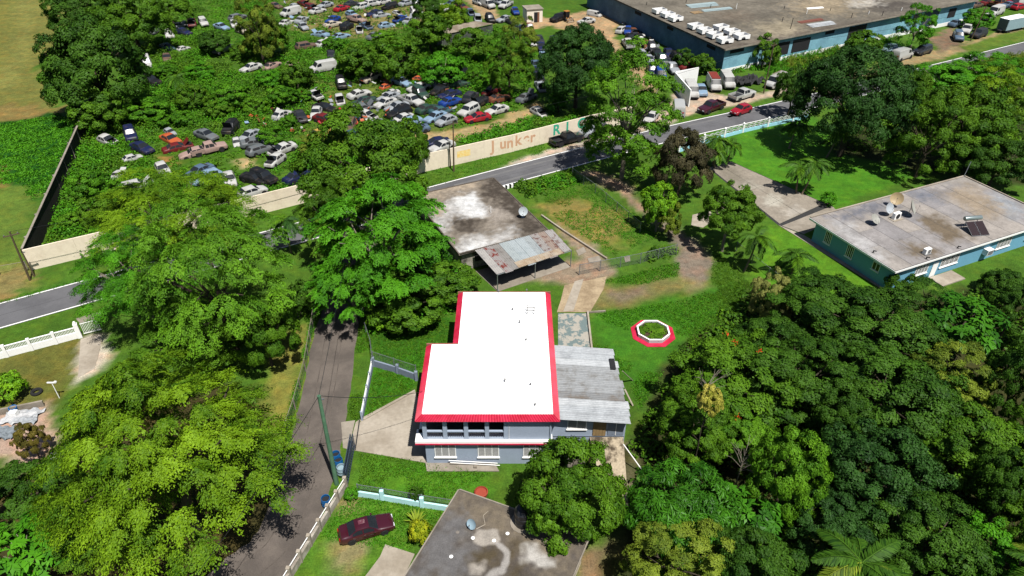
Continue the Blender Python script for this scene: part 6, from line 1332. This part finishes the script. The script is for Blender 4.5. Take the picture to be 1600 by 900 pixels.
VM = [(255,110,26,16,'left of the yellowish tree'),(310,112,30,18,'under the upper left wrecks'),(340,170,30,18,'in the middle of the left vines'),(285,185,26,16,'above the orange wreck'),(400,165,28,18,'right of the lone white sedan'),(470,150,22,14,'above the charcoal sedan'),(420,125,28,18,'below the pinkish wreck'),(380,80,26,16,'below the yellowish tree'),(250,190,24,14,'right of the facing navy car'),(110,345,24,18,'low against the dark wall'),(175,300,30,20,'left of the light blue wagon'),(215,310,28,18,'above the cream wall at left'),(640,100,26,16,'below the long shed end'),(745,120,26,18,'above the rusty wreck'),(600,60,26,16,'among the upper centre wrecks'),(520,68,24,14,'under the pale blue smothered wreck'),(760,85,24,18,'right below the long shed'),(480,125,18,12,'beside the old white van'),(540,110,20,14,'right of the old white van'),(330,255,14,8,'beside the bare soil'),(450,190,18,12,'left of the charcoal sedan')]
for i, (x, y, a, b, l) in enumerate(VM): tree('loose', ('vine', 'bright', 'mid', 'vine', 'fresh')[i % 5], x, y, a*.8, b*.8, 'leafy vine mound '+l, lift=.1, cat='bush', group=YD, limbs=3)
TREES = [
 # left foreground
 ('tier','yellow',262,720,196,194,'huge yellow-green tree with layered foliage at lower left',2.0),
 ('round','dark',50,775,78,66,'dark green tree under the huge layered tree, lower left',1.0),
 ('spread','mid',140,812,80,72,'shadowy green tree left beneath the huge layered tree',1.0),
 ('star','bright',42,865,62,50,'bright tree with large fan-shaped leaves in the bottom left corner',1.5),
 ('spread','yellow',268,345,122,86,'yellow-green tree, rear of the two beside the left road',2.0),
 ('spread','fresh',335,436,134,136,'broad bright green tree overhanging the left end of the lane',2.5),
 ('spread','bright',215,440,88,82,'green tree with layered boughs over the left road edge',2.0),
 ('fine','mid',300,530,90,50,'lower green boughs tree between the two big left trees',1.0),
 ('round','mid',412,520,56,62,'green tree beside the wire fence left of the lane',1.0),
 # centre left
 ('round','mid',570,262,100,84,'tall olive green tree behind the bright central tree',3.0),
 ('round','mid',640,228,30,50,'vine-covered dark tree at the left end of the lettered wall',1.5),
 ('feather','bright',592,378,106,104,'bright green feathery tree in front of the derelict house',3.0),
 ('feather','mid',520,350,56,66,'mid green feathery tree left of the brightest central tree',2.0),
 ('feather','bright',548,445,66,62,'feathery tree leaning over the top of the lane',2.0),
 ('loose','mid',690,440,56,40,'leafy shrub tree below the stained roof of the derelict house',.8),
 ('loose','glossy',660,405,46,44,'dark glossy tree at the left wall of the derelict house',.8),
 ('loose','mid',632,470,66,40,'spreading shrub behind the small green plot',.6),
 ('bush','lime',592,500,22,20,'small yellow-green shrub at the corner of the green plot',.2),
 ('bush','dark',465,470,22,40,'dark shrub at the left verge of the shaded lane',.3),
 # centre right
 ('dome','deep',902,108,62,64,'rounded very dark tree inside the yard behind the roadside tree',1.5),
 ('star','glossy',873,160,22,18,'small broad-leaved tree at the foot of the dark rounded tree',.4),
 ('round','bronze',1066,258,46,56,'bronze-leaved dark tree by the drive palms',.8),
 ('loose','lime',1030,322,32,38,'light green crooked tree at the bend of the dirt path',1.2),
 ('loose','olive',1048,345,20,36,'thin half-dry tree wound with vines at the path bend',.8),
 ('round','mid',1140,335,48,46,'green tree with a slim pale trunk beside the gravel loop',2.6),
 ('bush','bright',1294,312,13,12,'small round shrub at the end of the long drive',.1),
 ('dome','deep',1336,160,92,84,'great dark mango tree dominating the right roadside',2.5),
 ('round','dark',1240,140,30,34,'dark tree hanging over the road left of the great mango tree',2.0),
 ('fine','mid',1452,215,60,70,'olive tree just right of the great dark mango tree',1.0),
 ('round','mid',1510,195,70,62,'leafy tree in the middle of the upper right grove',2.0),
 ('fine','yellow',1572,150,60,52,'yellow-green tree at the right edge above the teal house',2.0),
 ('round','dark',1560,255,56,44,'dark tree behind the far corner of the teal house',1.0),
 ('round','mid',1420,150,36,40,'green tree close behind the great mango beside the road',1.0),
 ('fine','bright',1545,115,60,26,'bright roadside hedge tree below the right end of the road',.5),
 ('loose','bright',1470,125,50,20,'low bright hedge shrub along the right road',.2),
 ('fine','bright',1432,44,32,36,'fine-leaved green tree against the warehouse front',1.0),
 ('loose','mid',1350,70,30,22,'green shrub growing below the warehouse openings',.3),
 ('loose','mid',1195,82,26,26,'shrub at the near corner of the warehouse',.3),
 ('loose','dark',1068,92,16,16,'dark creeper bush at the warehouse side wall',.3),
 ('loose','mid',1098,100,20,16,'green bush behind the white gate wall',.2),
 ('loose','bright',1530,30,26,16,'hedge bush in front of the far right lot',.3),
 # bottom centre
 ('bush','bright',550,772,13,12,'small round green shrub beside the end of the aqua wall',.1),
 ('bush','croton',655,832,20,22,'yellow croton shrub beside the worn grey roof',.2),
 # top left
 ('round','dark',150,112,82,78,'big dark tree beside the tan field, upper left',1.2),
 ('round','mid',205,35,62,48,'dark green tree behind the big one by the tan field',1.2),
 ('round','dark',130,20,56,40,'dark tree at the top edge beside the tan field',1.2),
 ('loose','mid',150,176,44,34,'leafy shrub tree at the top end of the dark wall',.6),
 ('fine','olive',402,46,36,56,'tall yellowish tree among the upper left wrecks',1.5),
 ('loose','dark',335,66,28,18,'dark shrub tree below the pale blue sedan, upper left',.6),
 ('loose','mid',268,22,36,24,'green tree behind the upper left wrecks',.8),
 # yard trees
 ('loose','mid',462,118,26,24,'green bush swallowing the old white van',.5),
 ('loose','mid',560,96,40,30,'olive bush in the middle of the yard vines',.5),
 ('loose','mid',620,92,42,34,'broad green bush left of the long shed',.6),
 ('loose','bright',690,110,40,28,'bright bush in front of the long shed',.4),
 ('loose','mid',672,52,34,32,'green tree growing through the long shed roof',1.0),
 ('loose','yellow',708,28,26,26,'yellow-green bush by the upper dirt track',.6),
 ('round','dark',668,18,26,26,'dark bush among the upper centre wrecks',.6),
 ('fine','mid',795,105,40,50,'olive tree left of the very dark rounded tree',1.0),
 ('fine','olive',812,62,30,34,'vine-hung tree above the right-hand column of wrecks',.8),
 ('loose','mid',740,70,34,26,'green bush below the end of the long shed',.5),
 ('loose','mid',420,60,34,30,'green bush right of the tall yellowish tree',.6),
 ('loose','mid',300,150,28,20,'dark bush in the vines at left',.5),
 ('loose','vine',360,150,34,22,'bright vine-covered bush in the left of the yard',.5),
 ('loose','vine',440,150,26,18,'green bush below the old white van',.5),
 ('bush','mid',552,176,18,16,'bush in the middle of the wrecks',.3),
 ('loose','vine',425,212,24,16,'green bush left of the yellow orange wreck',.5),
 ('loose','olive',500,224,34,18,'olive bush in front of the yellow orange wreck',.4),
 ('loose','vine',140,290,30,26,'vine bush against the dark wall',.5),
 ('loose','mid',150,330,34,26,'dark vine bush behind the cream wall at left',.5),
 ('loose','mid',340,300,28,22,'green bush in front of the light blue wagon',.3),
 ('loose','vine',230,170,40,22,'bright vine mound beneath the big dark tree',.4),
 ('loose','mid',585,218,36,14,'bush along the lower edge of the wrecks',.3),
]
for a in TREES: tree(*a[:6], a[6], lift=a[7], group=YD if ('bush' in a[6] and a[5] < 48 and a[3] < 335) else None, cat='bush' if any(w in a[6] for w in ('bush', 'shrub', 'mound')) else 'tree', bark=M_bark2 if 'pale' in a[6] or a[1] in ('lime', 'bright') else None, limbs=4 if a[4] < 30 else 7)
tree('tall', 'fresh', 984, 182, 76, 110, 'tall light green tree beside the road right of the lettered wall', base=(968, 279), bark=M_bark2, limbs=9)
tree('round', 'mid', 892, 774, 90, 88, 'leafy green tree standing between the annexe and the worn grey roof', lift=1.6, rot=4.0, var=2)
WOOD = [
 ('round','pale',1205,468,34,44,'pale flowering-looking tree at the upper left of the wood'),('round','dark',1290,480,84,50,'green tree left of the teal house wall in the wood'),('round','dark',1370,520,96,72,'broad green tree in the middle of the upper wood'),
 ('star','glossy',1500,508,62,52,'large-leaved bright tree below the teal house'),('round','dark',1584,486,46,46,'dark bronze tree at the right edge below the teal house'),('round','dark',1572,448,40,30,'dark shrub tree against the teal house front'),
 ('round','mid',1152,592,98,72,'tree with scattered orange flowers at the left edge of the wood'),('round','mid',1086,668,60,58,'leafy tree nearest the annexe side of the wood'),('round','dark',1112,650,40,44,'shaded tree behind the yellow creeper in the wood'),
 ('fine','dark',1250,592,86,76,'dense green tree in the centre left of the wood'),('round','dark',1400,624,104,82,'olive green broad tree in the centre of the wood'),('fine','olive',1492,592,66,58,'brownish vine-hung tree right of the wood centre'),
 ('round','dark',1590,600,56,86,'dark tree at the right edge of the wood'),('round','mid',1515,694,92,78,'bright-topped tree in the lower right of the wood'),('round','deep',1370,745,96,88,'dense dark-leaved tree in the lower middle of the wood'),
 ('hang','glossy',1070,800,86,66,'drooping long-leaved tree at the lower left of the wood'),('round','fresh',1230,745,62,84,'vine-draped green column tree in the wood'),('star','glossy',1160,810,56,50,'large-leaved glossy tree beside the long-leaved one'),
 ('fine','olive',1060,880,86,40,'yellow-green fine tree at the bottom edge of the wood'),('round','dark',1180,890,80,40,'green tree at the bottom edge left of the coconut palm'),('round','dark',1450,850,90,56,'dark tree right of the big coconut palm'),
 ('loose','bright',1540,860,60,46,'bright undergrowth tree near the bottom right palm'),('round','dark',1580,760,60,66,'green tree at the right edge, lower wood'),('round','fresh',1160,680,56,46,'lime green tree in the left half of the wood'),
 ('round','dark',1312,650,56,56,'mid green tree between the two broad central ones'),('round','dark',1200,540,60,50,'dark green tree above the orange-flowered one'),('fine','dark',1446,482,62,28,'dark low tree in front of the teal house corner'),('bush','dark',1393,442,12,20,'narrow dark bush at the corner of the teal house'),('bush','dark',1424,448,15,18,'second narrow bush along the teal house front'),
 ('round','deep',1300,820,70,60,'deep green tree behind the big coconut palm'),('round','mid',1620,840,60,60,'tree cut by the right edge near the bottom'),('round','mid',1620,690,50,60,'tree cut by the right edge in the middle'),
]
for a in WOOD: tree(*a[:7], lift=2.2 if a[4] > 40 else .2, group=WD, cat='bush' if 'bush' in a[6] else 'tree')
tree('loose', 'cream', 1108, 628, 22, 44, 'yellow-leaved creeper climbing over a tree in the left of the wood', zc=10.5)
tree('round', 'rusty', 48, 690, 24, 40, 'rusty brown shrub beside the reddish bare soil', lift=.2, cat='bush')
tree('bush', 'lime', 12, 608, 28, 26, 'round bushy palm-like shrub on the left lawn', lift=.1, cat='bush')
r_ = np.random.RandomState(5); fo = [o for o in C.objects if o.get('label', '').startswith('tree with scattered orange')][0]; cz = fo.children[0].location.z
d_ = rdir(r_, 5); d_[:, 2] = np.abs(d_[:, 2]); n_ = 5*12; P_ = np.repeat(d_*np.array([5.8, 5.8, 4.2]), 12, 0)+r_.normal(size=(n_, 3))*.14
me = leaves_to_mesh('flowers', P_, rdir(r_, n_)*.5+np.array([0, 0, .8]), rdir(r_, n_), np.full(n_, .2), np.full(n_, .12), r_.rand(n_)); me.materials.append(LM['orange']); stuff(obj('flowers', me, fo, (0, 0, cz)))
def snag(label, px, py, h, seed):
    r = random.Random(seed); p = U(px, py, h); t = thing('bare_branches', label, 'branches', (p.x, p.y, 0)); mb = MB(); mb.path([(0, 0, 0), (0, 0, h*.6), (0, 0, h)], .08, .04, 6); mb.build('stem', M_bark2, t)
    for k in range(14):
        a = r.uniform(0, 6.28); s0 = Vector((0, 0, h*r.uniform(.8, 1))); e = s0+Vector((math.cos(a)*r.uniform(.6, 1.8), math.sin(a)*r.uniform(.6, 1.8), r.uniform(.6, 2.0))); m1 = s0.lerp(e, .5)+Vector((r.uniform(-.2, .2), r.uniform(-.2, .2), .2))
        MB().path([s0, m1, e], .026, .01, 5).path([m1, m1+(e-s0)*.4+Vector((.3, -.2, .1))], .016, .008, 4).build('branch', M_bark2, t)
snag('grey leafless branches above the yellow-leaved creeper in the wood', 1106, 600, 8.5, 1)
snag('dry twigs hanging out of the left of the wood below the creeper', 1160, 722, 6.0, 2)
snag('dead brown twigs beside the shaded lane', 462, 478, 1.6, 3)
# planter filling
pl_ = CR['bush'][0][2]; f = obj('foliage', pl_, oc, (0, 0, .36)); f.scale = (1.12, 1.12, .15); recolor(f, [LM['mid']])

# palms
def frond_mesh(seed, L_, n_=26, lw=.8, droop=1.0):
    r = np.random.RandomState(seed); t = np.linspace(0, 1, n_)
    rx_ = L_*(t-.12*t**2*droop); rz_ = L_*(.42*t-.78*droop*t**2)
    Cn, Nn, Ax, Ls = [], [], [], []
    for i in range(2, n_):
        tan = np.array([rx_[i]-rx_[i-1], 0, rz_[i]-rz_[i-1]]); tan /= np.linalg.norm(tan)
        ll = lw*math.sin(math.pi*min(1, .14+.86*t[i]))**.6*(.85+.3*r.rand())+.12
        for s in (-1, 1):
            for sub in (0, .5):
                a = np.array([tan[0]*.55, s*.75, tan[2]*.55-.38*droop])+r.normal(size=3)*.07; a /= np.linalg.norm(a)
                b = np.array([rx_[i]-sub*(rx_[i]-rx_[i-1]), 0, rz_[i]-sub*(rz_[i]-rz_[i-1])]); Cn.append(b+a*ll/2); Ax.append(a); Ls.append(ll); Nn.append(np.cross(a, tan)*(-s)+np.array([0, 0, .3]))
    Cn = np.array(Cn); k = len(Cn); Nn = nrm(np.array(Nn)); tint = np.clip(.5+r.normal(size=k)*.25, 0, 1)
    Cn = list(Cn); Nn = list(Nn); Ax = list(Ax); Wd = [.12*(L_/2.6)**.5]*k; tint = list(tint)
    for i in range(1, n_):   # midrib
        a = np.array([rx_[i]-rx_[i-1], 0, rz_[i]-rz_[i-1]]); l = np.linalg.norm(a); Cn.append(np.array([(rx_[i]+rx_[i-1])/2, 0, (rz_[i]+rz_[i-1])/2+.01])); Ax.append(a/l); Nn.append(np.array([0, 0, 1.])); Ls.append(l*1.5); Wd.append(.07*(1.1-t[i])*(L_/2.6)); tint.append(0.)
    return leaves_to_mesh('frond', np.array(Cn), nrm(np.array(Nn)), np.array(Ax), np.array(Ls), np.array(Wd), np.array(tint), .1)
FR = [frond_mesh(i, 2.2, 20, .7, 1.35) for i in range(3)]; FB = [frond_mesh(9+i, 4.6, 40, 1.0, .85) for i in range(3)]
for me in FR+FB: me.materials.append(LM['mid'])
def palm(px, py, h, label, n_=13, big=False, scale=1.22, lean=(0, 0), m_='dark', trunk_px=True):
    p = U(px, py); t = thing('palm_tree', label, 'palm', p, 0, 'palms'); r = random.Random(int(px*3+py)); top = Vector((lean[0], lean[1], h))
    mb = MB(); pts = [Vector((0, 0, -.2)).lerp(top, k/6)+Vector((math.sin(k/6*3)*lean[0]*.2, 0, 0)) for k in range(7)]; mb.path(pts, .15 if not big else .2, .08 if not big else .14, 8); mb.build('trunk', M_palmbark, t)
    for k in range(n_):
        o = obj('frond', (FB if big else FR)[k % 3], t, top); o.rotation_euler = (r.uniform(-.15, .15), r.uniform(-.75, .25)+(.35 if k % 3 == 0 else 0), 2*math.pi*k/n_+r.uniform(-.2, .2)); o.scale = (scale*r.uniform(.85, 1.1),)*3; recolor(o, [LM[m_ if k % 4 else ('mid' if not big else 'olive')]])
palm(1113, 258, 4.6, 'palm at the top of the long drive, nearest the wave wall', 11)
palm(1117, 262, 3.2, 'short palm beside the drive, next to the taller one', 10, lean=(-.6, 0))
palm(1135, 258, 3.6, 'slim palm on the lawn edge right of the drive palms', 10, lean=(.3, 0))
palm(1232, 232, 4.2, 'palm with a pale trunk casting a star shadow on the lawn', 12, lean=(.4, 0))
palm(1244, 302, 4.4, 'left palm of the leaning pair on the lawn', 11, lean=(-.4, 0))
palm(1252, 304, 5.0, 'right leaning palm of the pair on the lawn', 12, lean=(1.0, .3))
palm(1291, 246, 5.6, 'slender palm under the great mango tree', 10, lean=(1.0, 0))
palm(1162, 424, 5.0, 'palm with a leaning pale trunk below the gravel loop', 11, lean=(.8, .2))
palm(1236, 430, 3.0, 'low palm on the grass left of the teal house', 11)
palm(455, 395, 5.0, 'dark palm at the left of the central trees by the road', 12, m_='deep')
palm(285, 158, 4.6, 'palm standing in the vines left of the yard centre', 12, m_='dark')
palm(1307, 960, 6.5, 'big coconut palm at the bottom right of centre', 14, True, .85, m_='dark')
palm(1592, 985, 7.0, 'coconut palm fronds in the bottom right corner', 12, True, .8, m_='dark')
ag = thing('agave', 'spiky agave rosette above the yellow croton shrub', 'agave', U(650, 815)); mb = MB()
for k in range(22):
    a = k*2.4; e = .25+.9*(k/22); d = Vector((math.cos(a)*math.cos(e), math.sin(a)*math.cos(e), math.sin(e))); s_ = Vector((-math.sin(a), math.cos(a), 0))*.08
    l_ = MB().quad(d*.1-s_, d*.6-s_*1.1, d*1.15, d*.6+s_*1.1, d*.1+s_); l_.build('blade', LM['olive'], ag)
tree('bush', 'dark', 651, 772, 12, 14, 'small shrub against the second post of the aqua wall', lift=.1, cat='bush')

# ------------------------------------------------------------------ ground cover
def cover(name, label, cat, polys, count, mats_, size=(.5, 1.3), hgt=(.4, 1.3), L_=.32, W_=.2, per=46, seed=1, avoid=1.9, excl=(), style='round', thr=.55):
    """leafy ground cover: many low clumps of leaves inside ground outlines, one object per leaf colour"""
    r = np.random.RandomState(seed); cxy = np.array(CARS_XY); pts = []
    for poly, wgt in polys:
        q = np.array(wp(poly)); n_ = int(count*wgt); lo, hi = q.min(0), q.max(0); got = 0; tries = 0
        while got < n_ and tries < 60:
            tries += 1; c = lo+(hi-lo)*r.rand(4000, 2); c = c[sdist(c[:, 0], c[:, 1], [tuple(a) for a in q]) > 0]
            keep = vnoise(c[:, 0], c[:, 1], 5.0, seed+5)+.5*vnoise(c[:, 0], c[:, 1], 2., seed+6) > thr; c = c[keep]
            for e in excl: c = c[sdist(c[:, 0], c[:, 1], wp(e)) < 0]
            c = c[:n_-got]; got += len(c); pts.append(c)
    c = np.vstack(pts); dm = np.min(np.hypot(c[:, None, 0]-cxy[None, :, 0], c[:, None, 1]-cxy[None, :, 1]+.5), 1)
    k = len(c); rad = size[0]+(size[1]-size[0])*r.rand(k)**1.6; h = hgt[0]+(hgt[1]-hgt[0])*r.rand(k)**1.5
    if avoid:
        near = dm < avoid+rad; rad = np.where(near, rad*.6, rad); h = np.where(near, h*.5, h); ok = dm > 1.0; c, rad, h = c[ok], rad[ok], h[ok]; k = len(c)
    sel = vnoise(c[:, 0], c[:, 1], 7.0, seed+9)+.35*(r.rand(k)-.5); band = np.digitize(sel, np.quantile(sel, np.linspace(0, 1, len(mats_)+1)[1:-1]))
    for b, mn in enumerate(mats_):
        m_ = band == b; cc_, rr, hh = c[m_], rad[m_], h[m_]; kk = len(cc_)
        if not kk: continue
        idx = np.repeat(np.arange(kk), np.maximum(6, (per*(rr/np.mean(rad))**1.6).astype(int))); n_ = len(idx)
        v = rdir(r, n_); v[:, 2] = np.abs(v[:, 2]); pos = np.stack([cc_[idx, 0], cc_[idx, 1], np.zeros(n_)], 1)+v*np.stack([rr[idx], rr[idx], hh[idx]], 1)*(.75+.3*r.rand(n_))[:, None]
        N_ = nrm(v*.6+np.array([0, 0, .5])+r.normal(size=(n_, 3))*.4); A_ = nrm(r.normal(size=(n_, 3))-np.array([0, 0, .3])) if style == 'round' else nrm(r.normal(size=(n_, 3))*.45+np.array([0, 0, 1.]))
        if style != 'round': N_ = nrm(r.normal(size=(n_, 3))+np.array([0, -.3, .2]))
        f_ = .7+.6*r.rand(n_); me = leaves_to_mesh(name, pos, N_, A_, L_*f_, W_*f_, np.clip(r.rand(kk)[idx]*.7+.3*r.rand(n_), 0, 1))
        me.materials.append(LM[mn]); o = obj(name, me); tag(o, label[b], cat, None, 'stuff')
YARD = [(135,200),(95,330),(75,395),(110,405),(330,345),(640,262),(660,235),(640,215),(760,192),(830,160),(835,60),(770,45),(640,60),(560,70),(470,60),(400,90),(300,110),(240,160)]
TOPY = [(210,80),(240,20),(330,-10),(430,-20),(640,-20),(700,10),(660,60),(470,55),(400,90),(300,110)]
TRACK = [(635,206),(700,203),(760,193),(800,176),(838,158),(848,170),(806,194),(744,216),(690,226),(628,228)]
cover('scrub', ['yellowish green vines spreading through the yard', 'fresh green vines spreading through the yard', 'mid green weeds between the wrecks', 'darker green weeds between the wrecks'], 'scrub',
      [(YARD, 1.0), (TOPY, .3), ([(170,170),(215,90),(250,60),(330,60),(330,130),(250,180),(180,200)], .22), ([(100,300),(135,200),(170,200),(330,330),(120,395),(80,390)], .25), ([(640,140),(760,150),(790,100),(640,80)], .12)], 4300, ['vine', 'bright', 'vine', 'mid'], (.5, 1.9), (.3, 1.8), .33, .21, 29, 3, excl=(TRACK, [(225,228),(330,212),(400,232),(440,285),(300,296),(240,275)], [(480,200),(520,150),(560,130),(600,135),(600,200),(560,212)]), thr=.42)
cover('low_weeds', ['low bright weeds on the lower left of the yard', 'low green weeds on the lower left of the yard'], 'weeds', [([(200,225),(330,205),(420,215),(450,290),(330,310),(220,290)], 1.0), ([(480,200),(520,150),(560,130),(640,130),(760,165),(640,210),(560,215)], 1.0), ([(440,0),(650,-10),(670,30),(560,60),(460,45)], .6)], 420, ['vine', 'mid'], (.3, .7), (.12, .45), .24, .13, 30, 41, avoid=.6, thr=.2)
cover('tall_weeds', ['dense dark weeds between the tan field and the dark wall'], 'weeds', [([(-60,222),(0,196),(92,180),(128,196),(108,240),(92,285),(56,312),(38,288),(0,284),(-60,300)], 1.0)], 900, ['bright'], (.5, 1.2), (.12, .4), .3, .16, 34, 33, avoid=0, thr=.1)
cover('wall_weeds', ['green creeper along the inside of the lettered wall', 'leafy weeds along the inside of the lettered wall'], 'weeds', [([(705,240),(706,222),(760,205),(850,172),(935,172),(935,196),(800,228)], 1.0), ([(1240,100),(1330,70),(1345,85),(1300,110),(1250,128)], .6), ([(1100,110),(1130,96),(1240,60),(1300,55),(1290,70),(1190,110),(1110,120)], .6)], 240, ['bright', 'mid'], (.5, 1.2), (.5, 1.4), .34, .2, 50, 5)
cover('tall_grass', ['tall pale grass below the warehouse front', 'tall green grass along the right hedge'], 'grass', [([(1200,92),(1290,66),(1400,50),(1410,72),(1350,90),(1260,120),(1200,125)], 1.0), ([(1400,118),(1480,108),(1600,85),(1600,110),(1480,140),(1410,140)], .8)], 420, ['olive', 'bright'], (.5, 1.1), (.8, 1.6), .9, .09, 36, 8, avoid=1.0, style='cane')
cover('undergrowth', ['green undergrowth beside the derelict house and lane', 'dark undergrowth beside the derelict house and lane'], 'weeds', [([(575,520),(590,490),(700,440),(705,485),(640,500)], .5), ([(640,330),(690,400),(720,440),(640,470),(560,470),(520,400)], .6), ([(480,470),(500,470),(490,500),(470,500)], .05), ([(805,292),(895,268),(905,285),(830,310)], .18), ([(1010,396),(1050,388),(1054,400),(1015,412)], .05)], 420, ['bright', 'mid'], (.4, 1.0), (.3, 1.2), .32, .2, 46, 12, avoid=0)
cover('wood_floor', ['shaded undergrowth beneath the right-hand wood', 'leafy undergrowth at the edge of the right-hand wood'], 'undergrowth', [([(985,720),(1060,560),(1160,460),(1350,490),(1600,450),(1720,560),(1720,940),(980,960)], 1.0), ([(1260,230),(1420,160),(1600,120),(1700,200),(1560,270),(1500,262),(1420,240)], .35)], 1100, ['dark', 'mid'], (.6, 1.6), (.4, 1.5), .45, .26, 30, 15, avoid=0)
# loose turf tufts on the nearer lawns
cover('turf', ['short bright turf tufts on the lawns', 'short green turf tufts on the lawns'], 'grass', [([(562,708),(665,724),(765,738),(700,785),(562,770)], .22), ([(500,840),(545,775),(700,795),(640,860),(560,850)], .25), ([(925,492),(1060,470),(1160,440),(1160,520),(1050,560),(1000,640),(985,600),(928,556)], .7), ([(583,500),(700,490),(700,535),(650,588),(587,566)], .3), ([(586,572),(646,594),(646,606),(572,650)], .12), ([(810,290),(895,268),(1000,340),(1030,370),(960,398),(880,350)], .5), ([(562,660),(568,560),(582,530),(574,520),(562,520),(545,650)], .1), ([(470,600),(492,505),(486,500),(440,690),(452,690)], .12), ([(940,440),(1060,410),(1060,430),(1000,445)], .15), ([(1115,390),(1160,430),(1200,480),(1110,470)], .2), ([(0,478),(660,270),(930,205),(930,215),(665,294),(0,470)], .3)],
      5200, ['bright', 'mid'], (.15, .4), (.05, .16), .17, .06, 6, 18, avoid=0, style='cane', excl=([(981,512),(1000,497),(1040,497),(1059,512),(1058,530),(1040,547),(1000,547),(982,530)],))
